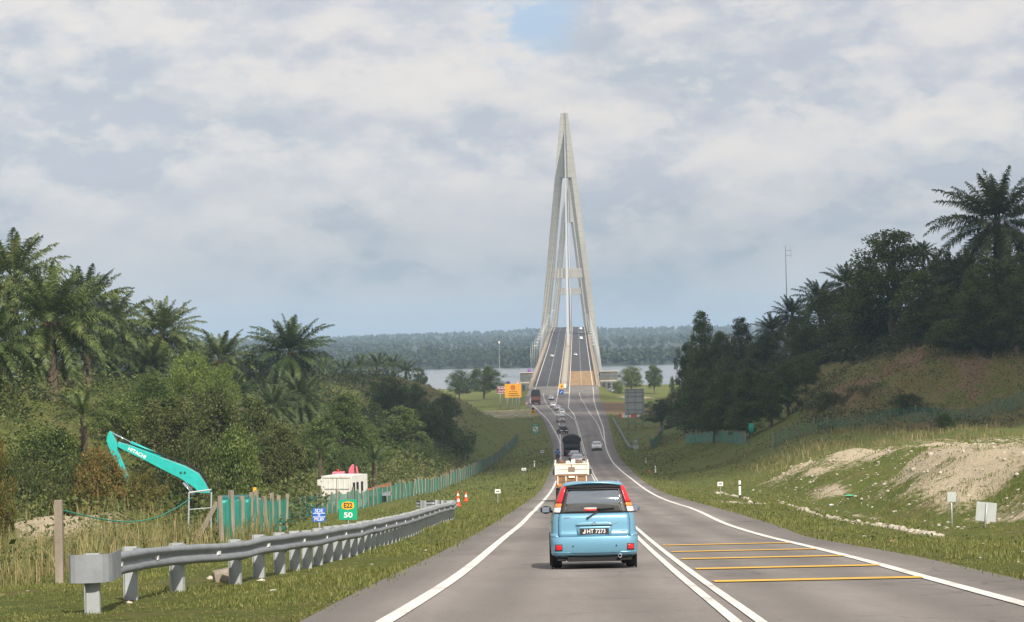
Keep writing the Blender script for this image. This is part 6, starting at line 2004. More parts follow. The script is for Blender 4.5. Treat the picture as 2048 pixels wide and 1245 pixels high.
class Body:
    """a car body as a stack of plan outlines; x is across, y runs from tail to nose"""
    def __init__(self, sl, bow=.05, rr=.18, rf=.3):
        self.s = sl; self.bow, self.rr, self.rf = bow, rr, rf
    def at(self, z):
        zs = [q[0] for q in self.s]
        f = lambda i: float(np.interp(z, zs, [q[i] for q in self.s]))
        return f(1), f(2), f(3)
    def rear(self, a, z, off=0.0):
        w, yr, yf = self.at(z); r = min(self.rr, w * .6)
        s = 1 if a >= 0 else -1; x = abs(a)
        bow = lambda q: self.bow * (q / w) ** 2
        if x <= w - r: return Vector((s * x, yr + bow(x) - off, z))
        th = (x - (w - r)) / r
        if th <= math.pi / 2:
            return Vector((s * (w - r + (r + off) * math.sin(th)), yr + bow(w - r) + r - (r + off) * math.cos(th), z))
        return Vector((s * (w + off), yr + bow(w - r) + r + (x - (w - r) - r * math.pi / 2), z))
    def front(self, a, z, off=0.0):
        w, yr, yf = self.at(z); r = min(self.rf, w * .6)
        s = 1 if a >= 0 else -1; x = abs(a)
        bow = lambda q: self.bow * 1.6 * (q / w) ** 2
        if x <= w - r: return Vector((s * x, yf - bow(x) + off, z))
        th = (x - (w - r)) / r
        if th <= math.pi / 2:
            return Vector((s * (w - r + (r + off) * math.sin(th)), yf - bow(w - r) - r + (r + off) * math.cos(th), z))
        return Vector((s * (w + off), yf - bow(w - r) - r - (x - (w - r) - r * math.pi / 2), z))
    def ring(self, z):
        w, yr, yf = self.at(z); out = []
        r1, r2 = min(self.rr, w * .6), min(self.rf, w * .6)
        A = [-(w - r1) + i * (w - r1) * 2 / 10 for i in range(11)]
        tail = [self.rear(a, z) for a in [-(w - r1) - r1 * math.pi / 2 * k / 5 for k in range(5, 0, -1)] + A + [(w - r1) + r1 * math.pi / 2 * k / 5 for k in range(1, 6)]]
        B = [(w - r2) - i * (w - r2) * 2 / 10 for i in range(11)]
        nose = [self.front(a, z) for a in [(w - r2) + r2 * math.pi / 2 * k / 5 for k in range(5, 0, -1)] + B + [-(w - r2) - r2 * math.pi / 2 * k / 5 for k in range(1, 6)]]
        return tail + nose
    def shell(self, zs, name, m_, parent):
        V, F = [], []
        for z in zs: V += self.ring(z)
        n = len(self.ring(zs[0]))
        for i in range(len(zs) - 1):
            for k in range(n):
                F.append((i*n + k, i*n + (k+1) % n, (i+1)*n + (k+1) % n, (i+1)*n + k))
        m = MB(); m.add(V, F); b = len(m.v)
        m.f.append(tuple(range(n))[::-1]); m.f.append(tuple((len(zs)-1)*n + k for k in range(n)))
        o = m.build(name, m_, parent, True)
        return o
    def patch(self, name, rows, off, m_, parent, end='rear', cols=10, thick=.012):
        """rows: (z, a0, a1)"""
        f = self.rear if end == 'rear' else self.front
        V, F = [], []
        n = cols + 1
        for z, a0, a1 in rows:
            for j in range(n): V.append(f(a0 + (a1 - a0) * j / cols, z, off))
        for z, a0, a1 in rows:
            for j in range(n): V.append(f(a0 + (a1 - a0) * j / cols, z, off - thick))
        R_ = len(rows); N = R_ * n
        for i in range(R_ - 1):
            for j in range(cols):
                q = i*n + j
                F += [(q, q+1, q+n+1, q+n), (N+q, N+q+n, N+q+n+1, N+q+1)]
        rim = [i for i in range(n)] + [i*n + n-1 for i in range(1, R_)] + [(R_-1)*n + j for j in range(n-2, -1, -1)] + [i*n for i in range(R_-2, 0, -1)]
        for i in range(len(rim)):
            a, b = rim[i], rim[(i+1) % len(rim)]
            F.append((a, N + a, N + b, b))
        m = MB(); m.add(V, F)
        return m.build(name, m_, parent, True)
    def side_patch(self, name, pts, side, off, m_, parent):
        """polygon (y, z) laid on the flank"""
        V, F = [], []
        n = len(pts)
        for o in (off, off - .015):
            for y, z in pts: V.append(Vector((side * (self.at(z)[0] + o), y, z)))
        F = [tuple(range(n)), tuple(range(n, 2*n))[::-1]] + [(i, (i+1) % n, n + (i+1) % n, n + i) for i in range(n)]
        m = MB(); m.add(V, F); return m.build(name, m_, parent)
def wheels(r, half, ys, rad, wid, x_in=0.0):
    for y in ys:
        for s in (-1, 1):
            w = bpy.data.objects.new('wheel', None); C.objects.link(w); w.parent = r; w.location = (s * (half - wid / 2), y, rad)
            m = MB(); pf = [(-wid/2, rad*.62), (-wid/2, rad*.92), (-wid/2 + .03, rad), (wid/2 - .03, rad), (wid/2, rad*.92), (wid/2, rad*.62)]
            n = 22
            for k in range(n):
                a = 2*math.pi*k/n
                for x, q in pf: m.v.append((x, q * math.cos(a), q * math.sin(a)))
            L_ = len(pf)
            for k in range(n):
                for j in range(L_ - 1):
                    a, b = k*L_ + j, ((k+1) % n)*L_ + j
                    m.f.append((a, b, b+1, a+1))
            m.build('tyre', M_BLACK, w, True)
            m = MB(); m.disc((s * wid * .28, 0, 0), rad * .64, 'x', 20, wid * .3); m.build('rim', M_RIM, w)
def on_road(px, d, dy_ahead=2.0):
    """road point under pixel column, with the road's pitch and heading there"""
    p = onroad(px, d, 0.012)
    slope = (float(zr(d + 2)) - float(zr(d - 2))) / 4
    return p, math.atan(slope)
def place(r, px, d, heading=0.0, flip=False, back=0.0):
    p, s = on_road(px, d)
    r.location = p
    yaw = heading + (math.pi if flip else 0)
    r.rotation_euler = Matrix.Rotation(s * (-1 if flip else 1), 4, 'X').to_euler() if not yaw else (Matrix.Rotation(yaw, 4, 'Z') @ Matrix.Rotation(s * (-1 if flip else 1), 4, 'X')).to_euler()
def blue_car():
    M_B = paint('sky_blue_paint', (0.155, 0.355, 0.50), .35)
    r = empty('hatchback_car', (0, 0, 0), 0, 'sky blue tall hatchback driving ahead with number plate JHT 7273', 'car')
    sl = [(.20, .69, .12, 3.30), (.25, .725, .04, 3.38), (.36, .742, .0, 3.42), (.50, .745, .0, 3.42), (.56, .744, .012, 3.40), (.585, .742, .045, 3.38), (.70, .738, .05, 3.34), (.85, .722, .055, 3.22), (.97, .700, .075, 2.95), (1.0, .692, .08, 2.62), (1.2, .635, .125, 2.36), (1.36, .580, .165, 2.12), (1.44, .545, .20, 1.98), (1.49, .505, .26, 1.85), (1.515, .44, .34, 1.72), (1.53, .33, .50, 1.5)]
    B = Body(sl, .05, .15, .32)
    zs = [.20, .23, .25, .30, .36, .43, .50, .54, .56, .572, .585, .64, .70, .78, .85, .92, .97, 1.0, 1.07, 1.14, 1.2, 1.28, 1.36, 1.40, 1.44, 1.47, 1.49, 1.503, 1.515, 1.53]
    B.shell(zs, 'body', M_B, r)
    P = lambda *a, **k: B.patch(*a, r, **k)
    m = MB(); m.box((0, 1.6, .21), (1.30, 2.9, .14)); m.box((0, .32, .17), (.95, .45, .10)); m.box((-.15, .16, .155), (.26, .12, .05)); m.build('underbody', M_UNDER, r)
    # bumper, standing proud
    P('bumper', [(.225, -.86, .86), (.25, -.93, .93), (.30, -.95, .95), (.40, -.96, .96), (.50, -.96, .96), (.545, -.96, .96), (.555, -.96, .96)], .022, M_B, cols=40, thick=.03)
    P('bumper_wing', [(.548, -.99, -.625), (.585, -.99, -.632), (.615, -.99, -.645)], .024, M_B, cols=8, thick=.03)
    P('bumper_wing', [(.548, .625, .99), (.585, .632, .99), (.615, .645, .99)], .024, M_B, cols=8, thick=.03)
    P('skirt_crease', [(.275, -.93, -.42), (.288, -.93, -.40)], .030, M_B, cols=8, thick=.02)
    P('skirt_crease', [(.275, .42, .93), (.288, .40, .93)], .030, M_B, cols=8, thick=.02)
    P('skirt_gap', [(.262, -.42, .40), (.272, -.40, .38)], .024, M_UNDER, cols=12, thick=.02)
    # tailgate panel and its gap
    P('panel_gap', [(.478, -.57, .57), (.55, -.622, .622), (.62, -.632, .632), (.72, -.632, .632), (.85, -.628, .628), (.965, -.612, .612)], .0045, M_UNDER, cols=24)
    P('tailgate', [(.558, -.612, .612), (.62, -.622, .622), (.69, -.622, .622), (.70, -.622, .622), (.79, -.621, .621), (.80, -.620, .620), (.88, -.612, .612), (.962, -.602, .602)], .011, M_B, cols=24, thick=.014)
    # rear window: black band, glass, lamps up the corners
    P('window_surround', [(.965, -.615, .615), (1.0, -.605, .605), (1.2, -.548, .548), (1.38, -.492, .492), (1.455, -.46, .46)], .010, M_DARK, cols=20, thick=.012)
    P('rear_window', [(1.0, -.50, .50), (1.2, -.475, .475), (1.385, -.44, .44)], .016, M_GLASS, cols=20, thick=.008)
    P('defroster_edge', [(.988, -.5, .5), (.996, -.5, .5)], .016, M_UNDER, cols=10, thick=.008)
    P('rear_shelf_box', [(1.005, -.17, .05), (1.035, -.17, .05)], .0175, M_RED, cols=3, thick=.002)
    P('shelf_box_lid', [(1.036, -.17, .05), (1.062, -.17, .05)], .0175, mat('pale_box', (.55, .52, .48), .7), cols=3, thick=.002)
    for s in (-1, 1):
        def lp(name, z0, z1, mm, o, k=4):
            rows = []
            for i in range(k + 1):
                z = z0 + (z1 - z0) * i / k; w = B.at(z)[0]
                inner = w - .104 + .022 * (z - 1.0) / .4; outer = w + .055 - .05 * (z - 1.0) / .4
                rows.append((z, *sorted((s * inner, s * outer))))
            P(name, rows, o, mm, cols=8, thick=.03)
        lp('tail_light', 1.145, 1.445, M_TAIL, .026, 6); lp('indicator', 1.075, 1.142, M_TAILO, .026); lp('reversing_light', .985, 1.072, M_LENS, .026)
        lp('lamp_surround', .972, 1.452, M_UNDER, .012, 6)
        w = .58
        q = P('reflector', [(.325, s*.625 - .042, s*.625 + .042), (.34, s*.625 - .05, s*.625 + .05), (.40, s*.625 - .05, s*.625 + .05), (.415, s*.625 - .042, s*.625 + .042)], .034, M_TAIL, cols=4, thick=.02)
        P('reflector_frame', [(.312, s*.625 - .06, s*.625 + .06), (.428, s*.625 - .06, s*.625 + .06)], .026, M_UNDER, cols=4, thick=.012)
        c = B.rear(s * .38, .395, .024); m = MB(); m.disc(c, .014, 'y', 12, .012); m.build('parking_sensor', M_DARK, r)
        # mirror
        mr = M_DARK if s < 0 else paint('mirror_shell', (0.10, 0.13, 0.16), .2)
        m = MB(); n0 = len(m.v)
        for i in range(7):
            t = i / 6; q = math.sin(math.pi * (.12 + .80 * t)) ** .6
            xc = s * (.715 + .20 * t)
            for k in range(12):
                a = 2 * math.pi * k / 12
                m.v.append((xc, 2.30 + .055 * math.cos(a) * q, 1.02 + .075 * math.sin(a) * q))
        for i in range(6):
            for k in range(12): m.f.append((i*12 + k, i*12 + (k+1) % 12, (i+1)*12 + (k+1) % 12, (i+1)*12 + k))
        m.f.append(tuple(range(12))); m.f.append(tuple(72 + k for k in range(12)))
        mo = m.build('mirror', mr, r, True)
        m = MB(); m.box((s * .815, 2.252, 1.02), (.13, .012, .095)); m.build('mirror_glass', mat('mirror_glass', (.55, .58, .62), .08, 1.0), mo, bevel=.004)
        m = MB(); m.bar((s * .68, 2.33, .97), (s * .74, 2.31, 1.0), .03, .04); m.build('mirror_arm', M_DARK, mo)
        B.side_patch('side_window', [(.42, 1.03), (1.2, 1.03), (2.2, 1.03), (1.95, 1.30), (1.72, 1.40), (1.1, 1.42), (.52, 1.40), (.46, 1.2)], s, .008, M_GLASS, r)
        m = MB(); m.bar((s * .735, 1.05, .80), (s * .735, 1.22, .80), .02, .03); m.build('door_handle', M_B, r)
        for yy in (.64, 2.75): m = MB(); m.ring((s * .742, yy, .27), .285, .33, 24, .02, 'x'); m.build('wheel_arch_trim', M_UNDER, r)
    B.patch('windscreen', [(1.03, -.60, .60), (1.2, -.55, .55), (1.40, -.49, .49)], .01, M_GLASS, r, 'front', 16)
    for s in (-1, 1): B.patch('headlight', [(.70, *sorted((s*.36, s*.66))), (.84, *sorted((s*.40, s*.66)))], .012, M_LENS, r, 'front', 6)
    # number plate in its recess, garnish, emblem, wiper
    P('plate_recess', [(.545, -.265, .265), (.57, -.30, .30), (.70, -.31, .31), (.755, -.315, .315)], .016, M_B, cols=10, thick=.008)
    P('recess_shade', [(.735, -.300, .300), (.757, -.300, .300)], .019, mat('recess_shade_paint', (0.02, 0.05, 0.08), .6), cols=10, thick=.006)  # dark strip painted as the shade under the garnish
    P('garnish', [(.752, -.325, .325), (.775, -.322, .322), (.795, -.29, .29), (.805, -.22, .22)], .034, paint('garnish_blue', (0.22, 0.44, 0.58), .4), cols=14, thick=.03)
    c = B.rear(0, .64, .026)
    P('plate_frame', [(.572, -.285, .285), (.718, -.285, .285)], .020, paint('plate_surround_blue', (0.18, 0.40, 0.55), .3), cols=4, thick=.006)
    p = MB(); p.box((0.0, c.y - .004, .645), (.51, .010, .112)); pl_ = p.build('number_plate', M_DARK, r, bevel=.002)
    text_mesh('HT 7273', .098, (.032, c.y - .011, .645), pl_, M_WPAINT, depth=.001, sx=.94, bold=.0008)
    m = MB(); q = [(-.172, .682), (-.156, .682), (-.156, .632), (-.158, .620), (-.168, .611), (-.184, .609), (-.198, .616), (-.203, .628), (-.190, .634), (-.184, .625), (-.176, .625), (-.172, .634)]
    m.prism(q, c.y - .013, c.y - .010, 'y'); m.build('lettering', M_WPAINT, pl_)
    m = MB(); m.ring((0, .0, 0), .018, .026, 20, .008); e = m.build('emblem', M_CHROME, r); e.location = B.rear(0, .782, .042); e.scale = (1.5, 1, .95)
    m = MB()
    for a, b in (((-.055, 0, 0), (-.02, 0, .012)), ((-.02, 0, .012), (0, 0, .004)), ((0, 0, .004), (.02, 0, .014)), ((.02, 0, .014), (.055, 0, -.002))): m.bar(a, b, .006, .012)
    e = m.build('badge', M_CHROME, r); e.location = B.rear(-.47, .885, .016)
    m = MB(); m.box((0, 0, 0), (.028, .006, .016)); m.box((.03, 0, .012), (.01, .006, .02)); e = m.build('badge', M_CHROME, r); e.location = B.rear(.36, .78, .016)
    m = MB(); m.box((0, 0, 0), (.09, .006, .012)); m.box((-.03, 0, .008), (.02, .006, .01)); e = m.build('badge', M_CHROME, r); e.location = B.rear(.52, .645, .016)
    a, b = B.rear(-.11, .885, .035), B.rear(.06, .985, .03)
    m = MB(); m.bar(a, b, .014, .026); m.disc(a, .024, 'y', 12, .03); m.build('wiper_arm', M_DARK, r)
    m = MB(); m.bar(B.rear(.04, .995, .026), B.rear(.36, 1.02, .024), .012, .014); m.build('wiper_blade', M_UNDER, r)
    # roof spoiler, with its shade painted as a dark strip below
    V, F = [], []
    n = 16
    for i in range(n + 1):
        x = -.50 + 1.0 * i / n; c_ = 1 - (abs(x) / .50) ** 4
        z = 1.448 + .05 * (1 - (x / .5) ** 2) ** .8
        y = .155 + .06 * (x / .5) ** 2
        V += [(x, y, z - .012), (x, y, z + .012), (x, y + .28, z + .030), (x, y + .28, z - .03)]
    for i in range(n):
        for k in range(4): F.append((4*i + k, 4*i + (k+1) % 4, 4*i + 4 + (k+1) % 4, 4*i + 4 + k))
    F += [(0, 1, 2, 3), tuple(4*n + k for k in (3, 2, 1, 0))]
    m = MB(); m.add(V, F); m.build('spoiler', M_B, r, True)
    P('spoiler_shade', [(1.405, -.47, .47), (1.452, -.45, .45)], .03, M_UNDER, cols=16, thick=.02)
    for s in (-1, 1):
        m = MB(); m.tube([(s * .47, .55, 1.50), (s * .46, 1.0, 1.53), (s * .46, 1.5, 1.525)], .016, 8); m.build('roof_rail', M_STEEL, r, True)
    m = MB(); m.tube([(.44, .02, .215), (.44, .25, .22)], .032, 14, cap=False); m.ring((.44, .018, .215), .024, .036, 16, .012); m.build('exhaust_pipe', M_CHROME, r, True)
    m = MB(); m.tube([(.30, .22, .19), (.44, .22, .2)], .06, 10); m.build('silencer', M_UNDER, r)
    for s in (-1, 1):
        m = MB(); m.box((s * .60, .42, .20), (.20, .01, .16)); m.build('mud_flap', M_UNDER, r)
    wheels(r, .735, (.62, 2.75), .275, .165)
    return r
bc = blue_car()
place(bc, 1190.5, 42.9, .0)

def sedan(label, col, px, d, flip=False, kind='sedan', heading=0.0, group=None, metal=.3):
    r = empty({'sedan': 'sedan_car', 'hatch': 'hatchback_car', 'suv': 'suv_car', 'pickup': 'pickup_truck', 'van': 'van'}[kind], (0, 0, 0), 0, label, {'pickup': 'pickup', 'van': 'van'}.get(kind, 'car'), group)
    M_ = paint('paint_%d_%d_%d' % tuple(int(c * 999) for c in col), col, metal)
    S = {
     'sedan': [(.22, .76, .15, 4.2), (.32, .82, .04, 4.38), (.5, .845, 0, 4.42), (.72, .845, .03, 4.32), (.88, .82, .09, 3.95), (.93, .79, .15, 3.6), (.96, .74, .55, 3.15), (1.15, .67, .90, 2.75), (1.34, .60, 1.22, 2.42), (1.41, .53, 1.42, 2.2), (1.44, .40, 1.6, 2.0)],
     'hatch': [(.22, .74, .15, 3.6), (.32, .80, .04, 3.76), (.5, .83, 0, 3.80), (.75, .83, .03, 3.7), (.92, .80, .08, 3.3), (.97, .76, .12, 2.95), (1.2, .70, .25, 2.55), (1.42, .62, .42, 2.2), (1.49, .55, .60, 2.0), (1.52, .42, .8, 1.8)],
     'suv': [(.34, .80, .12, 4.3), (.45, .86, .02, 4.45), (.65, .885, 0, 4.5), (.95, .88, .03, 4.4), (1.08, .86, .05, 3.9), (1.14, .82, .08, 3.2), (1.4, .76, .16, 2.85), (1.65, .70, .28, 2.5), (1.73, .64, .42, 2.3), (1.77, .5, .6, 2.1)],
     'pickup': [(.40, .78, .12, 4.8), (.50, .86, .02, 4.95), (.70, .90, 0, 5.0), (1.0, .90, .0, 4.9), (1.10, .88, .02, 4.4), (1.14, .82, 1.55, 3.6), (1.4, .76, 1.62, 3.2), (1.66, .69, 1.74, 2.9), (1.74, .62, 1.9, 2.7), (1.77, .5, 2.05, 2.5)],
     'van': [(.30, .78, .10, 4.3), (.42, .84, .02, 4.42), (.8, .85, 0, 4.4), (1.1, .845, .02, 4.25), (1.5, .82, .06, 3.9), (1.8, .78, .12, 3.5), (1.92, .70, .25, 3.2), (1.96, .55, .4, 3.0)],
    }[kind]
    B = Body(S, .05, .17, .30)
    zs = []
    for (a, b) in zip(S[:-1], S[1:]):
        k = 3 if b[0] - a[0] > .08 else 1
        zs += [a[0] + (b[0] - a[0]) * i / k for i in range(k)]
    zs.append(S[-1][0])
    B.shell(zs, 'body', M_, r)
    top = S[-1][0]
    zb = {'sedan': .98, 'hatch': .99, 'suv': 1.16, 'pickup': 1.17, 'van': 1.12}[kind]
    zt = top - (.10 if kind != 'van' else .22)
    if kind != 'pickup':
        B.patch('rear_window', [(zb + .02, -(B.at(zb)[0] - .12), B.at(zb)[0] - .12), ((zb + zt) / 2, -(B.at((zb+zt)/2)[0] - .11), B.at((zb+zt)/2)[0] - .11), (zt - .02, -(B.at(zt)[0] - .10), B.at(zt)[0] - .10)], .012, M_GLASS, r, cols=12)
    else:
        B.patch('rear_window', [(zb + .06, -.64, .64), (zt - .04, -.58, .58)], .012, M_GLASS, r, cols=12)
        m = MB(); m.box((0, .78, 1.105), (1.45, 1.35, .05)); m.build('load_bed', M_UNDER, r)
    B.patch('windscreen', [(zb + .02, -(B.at(zb)[0] - .08), B.at(zb)[0] - .08), (zt - .02, -(B.at(zt)[0] - .08), B.at(zt)[0] - .08)], .012, M_GLASS, r, 'front', 12)
    zl = {'sedan': (.66, .84), 'hatch': (.72, .94), 'suv': (.80, 1.10), 'pickup': (.72, .98), 'van': (.75, 1.08)}[kind]
    for s in (-1, 1):
        w = B.at(zl[0])[0]
        B.patch('tail_light', [(zl[0], *sorted((s * (w - .30), s * (w + .03)))), (zl[1], *sorted((s * (w - .28), s * (w + .03))))], .014, M_TAIL, r, cols=6)
        B.patch('headlight', [(zl[0] - .02, *sorted((s * (w - .42), s * (w + .02)))), (zl[1] - .06, *sorted((s * (w - .36), s * (w + .02))))], .014, M_LENS, r, 'front', 6)
        y0 = {'sedan': 1.15, 'hatch': .45, 'suv': .45, 'pickup': 1.9, 'van': .4}[kind]
        yf0, yf1 = B.at(zb + .05)[2] - .35, B.at(zt)[2] - .25
        B.side_patch('side_window', [(y0, zb + .04), (yf0, zb + .04), (yf1, zt), (max(y0, B.at(zt)[1] + .25), zt)], s, .008, M_GLASS, r)
        m = MB(); m.box((s * (B.at(zb)[0] + .11), B.at(zb)[2] - .45, zb + .06), (.20, .10, .13)); m.build('mirror', M_, r, bevel=.03)
    B.patch('rear_bumper', [(S[1][0] + .02, -.78, .78), (S[2][0] + .03, -.8, .8)], .03, M_ if kind != 'pickup' else M_CHROME, r, cols=16, thick=.03)
    B.patch('grille', [(zl[0] - .10, -.36, .36), (zl[1] - .10, -.38, .38)], .012, M_UNDER, r, 'front', 8)
    B.patch('front_bumper', [(S[1][0] + .0, -.72, .72), (S[2][0] + .02, -.74, .74)], .02, M_, r, 'front', 14, .03)
    B.patch('air_intake', [(S[1][0] + .04, -.45, .45), (S[2][0] - .04, -.5, .5)], .034, M_UNDER, r, 'front', 8)
    m = MB(); c = B.rear(0, zl[0] - .04, .03); m.box(c, (.48, .02, .12)); m.build('number_plate', M_DARK, r)
    L = S[2][3]
    m = MB(); m.box((0, L / 2, S[0][0] - .02), (1.3, L * .82, .14)); m.build('underbody', M_UNDER, r)
    rad = {'suv': .36, 'pickup': .37}.get(kind, .30)
    wheels(r, S[2][1] - .005, (.78, L - .85), rad, .19)
    if flip:
        # the nose faces the viewer: move the origin to the nose end
        for k in kids(r): k.location.y -= L
    place(r, px, d, heading, flip)
    return r
WHT = (0.70, 0.70, 0.70); SIL = (0.45, 0.46, 0.48); GRY = (0.20, 0.21, 0.22); BLK = (0.02, 0.021, 0.023)
H1 = -math.atan((float(XC(330)) - float(XC(300))) / 30)
sedan('silver saloon car in the queue just ahead of the cream lorry', SIL, 1155.5, 322, heading=H1)
sedan('dark grey saloon tucked ahead of the silver saloon, behind the tarped truck', GRY, 1149.5, 344, heading=H1)
sedan('black pickup truck ahead of the tarped truck', BLK, 1128.5, 488, kind='pickup', heading=.10)
sedan('white box shaped van in the queue ahead of the black pickup', WHT, 1124, 566, kind='van', heading=.12)
sedan('white hatchback directly ahead of the white van', WHT, 1124.5, 628, kind='hatch', heading=.06)
sedan('white saloon overlapping the white hatchback, changing lane', WHT, 1116, 672, heading=.03)
sedan('white saloon left of the lane changing one', WHT, 1106.5, 702, heading=.0)
sedan('silver saloon entering the bridge beside the dark truck', SIL, 1102.5, 770, heading=-.02)
sedan('silver car climbing the left bridge carriageway', SIL, 1104, 1130, heading=-.026)
sedan('silver car coming down the right bridge carriageway', SIL, 1151, 1140, True, heading=-.026)
sedan('white oncoming saloon, lowest of three on the bridge crest', WHT, 1162.5, 1370, True, 'van', -.026)
sedan('white oncoming hatchback, middle of three on the bridge crest', WHT, 1162.3, 1475, True, 'hatch', -.026)
sedan('white oncoming van, farthest of three on the bridge crest', WHT, 1161.8, 1560, True, 'van', -.026)
sedan('silver oncoming saloon in the opposite lane', (.62,.63,.64), 1194, 393, True, heading=-.03)
pk = sedan('dark parked car on the grass right of the bridge foot', GRY, 1228, 800, True, heading=.5)
p = hit(1228, 786); pk.location = p; pk.rotation_euler = (0, 0, math.pi + .5)

# cream lorry right ahead of the blue car
def cream_lorry():
    M_C = mat('cream_paint', (0.70, 0.645, 0.545), .5, noise=.08, nscale=2)
    M_W = mat('worn_wood', (0.24, 0.13, 0.06), .8, noise=.3, nscale=4)
    r = empty('flatbed_lorry', (0, 0, 0), 0, 'cream open lorry with dropside body ahead of the blue car', 'lorry')
    W = 1.98
    zb, zt = 1.62, 2.26
    m = MB(); m.box((0, 0.03, (zb + zt) / 2), (W, .05, zt - zb)); m.build('tailboard', M_C, r, bevel=.01)
    for x in (-W/2 + .03, W/2 - .03): m = MB(); m.box((x, .0, (zb + zt) / 2 + .1), (.09, .10, zt - zb + .26)); m.build('corner_post', M_C, r)
    for z in (zb + .03, zt - .03, zb + .32): m = MB(); m.box((0, -.015, z), (W - .1, .05, .05)); m.build('tail_rib', M_C, r)
    for s in (-1, 1):
        m = MB(); m.box((s * (W/2 - .02), 1.95, (zb + zt) / 2), (.05, 3.8, zt - zb)); m.build('side_board', M_C, r)
        for y in (.9, 1.9, 2.9, 3.8): m = MB(); m.box((s * (W/2 + .03), y, (zb + zt)/2), (.05, .08, zt - zb + .1)); m.build('side_stake', M_C, r)
    m = MB(); m.box((0, 1.95, zb - .05), (W, 3.9, .10)); m.build('bed_floor', M_W, r)
    m = MB(); m.box((0, -.03, zb + .30), (.40, .03, .26)); m.box((.0, -.04, zb + .5), (.05, .03, .2)); m.build('latch_plate', mat('dull_brown', (.20, .15, .12), .7), r)
    for x in (-W/2 + .15, -.35, .3, W/2 - .12): m = MB(); m.box((x, .05, zb - .35), (.06, .08, .55)); m.build('under_post', M_C, r)
    m = MB(); m.box((0, .1, zb - .28), (W - .1, .06, .30)); m.build('under_panel', M_W, r)
    m = MB(); m.box((0, .12, zb - .62), (W - .06, .06, .30)); m.build('rear_panel', M_W, r)
    m = MB(); m.box((0, -.01, zb - .16), (.36, .03, .10)); m.build('lamp_plate', mat('lamp_plate', (.85, .80, .74), .4), r)
    for s in (-1, 1): m = MB(); m.box((s * .72, .06, zb - .66), (.22, .03, .12)); m.build('tail_light', M_TAILO if s < 0 else M_TAIL, r)
    m = MB(); m.box((0, .08, .62), (W - .1, .10, .14)); m.build('rear_bumper', M_UNDER, r)
    m = MB(); m.box((0, 2.7, .78), (.9, 5.2, .22)); m.build('chassis', M_UNDER, r)
    m = MB(); m.prism([(4.0, .55), (4.0, 2.2), (4.3, 2.28), (5.3, 2.25), (5.65, 1.5), (5.7, .55)], -.93, .93, 'x'); m.build('cab', M_C, r, bevel=.06)
    m = MB(); m.box((0, 3.985, 1.85), (1.2, .02, .4)); m.build('cab_window', M_GLASS, r)
    for s in (-1, 1): m = MB(); m.box((s * 1.13, 5.25, 1.75), (.16, .06, .32)); m.bar((s * .93, 5.3, 1.9), (s * 1.1, 5.28, 1.85), .03); m.build('mirror', M_DARK, r)
    wheels(r, .98, (1.2, 4.9), .40, .24)
    place(r, 1144.5, 147, H1 * 0 - .03)
    items = [('brown_sack', 'brown sack at the left of the cream lorry load', 'sack', (-.62, .5, 2.28), (.40, .5, .30), (.16, .075, .04)),
             ('patterned_bundle', 'black and white bundle on the cream lorry load', 'bundle', (-.22, .45, 2.26), (.34, .45, .26), (.62, .60, .56)),
             ('white_crate', 'white crate in the middle of the cream lorry load', 'crate', (.10, .5, 2.30), (.24, .5, .30), (.78, .74, .68)),
             ('brown_box', 'dull brown box right of the white crate on the lorry', 'box', (.42, .5, 2.29), (.34, .5, .28), (.17, .12, .085)),
             ('grey_pot', 'round grey pot at the right end of the lorry load', 'pot', (.74, .5, 2.24), (.30, .4, .22), (.40, .38, .34))]
    for nm, lb, ct, c, s, col in items:
        m = MB()
        if nm in ('brown_sack', 'grey_pot', 'patterned_bundle'):
            k = s[0] / 2
            prof = [(0, .55), (.12, .95), (.5, 1.0), (.8, .8), (1.0, .45)] if nm != 'grey_pot' else [(0, .6), (.3, 1.0), (.7, 1.0), (.85, .7), (1.0, .85)]
            m.tube([(0, 0, s[2] * (t - .5) + (0)) for t, q in prof], [k * q for t, q in prof], 12)
        else:
            m.box((0, 0, 0), s); m.box((0, 0, s[2] / 2 + .012), (s[0] * 1.04, s[1] * 1.02, .024))
        o = m.build(nm, mat('load_' + nm, col, .8, noise=.35, nscale=9), None, nm in ('brown_sack', 'grey_pot', 'patterned_bundle'))
        bpy.context.view_layer.update()
        o.matrix_world = r.matrix_basis @ Matrix.Translation((c[0], c[1], zb + s[2] / 2 + 0.56))
        tag(o, lb, ct, None)
    m = MB(); m.box((0, .55, 0), (1.75, .9, .54)); o = m.build('cargo_tray', mat('load_tray', (.20, .15, .10), .8, noise=.3), None); o.matrix_world = r.matrix_basis @ Matrix.Translation((0, 0, zb + .28)); tag(o, 'brown tray under the goods on the cream lorry', 'tray')
cream_lorry()
M_TARP = mat('black_tarpaulin', (0.018, 0.020, 0.022), .75, noise=.25, nscale=1.2, bump=.6, bscale=2)
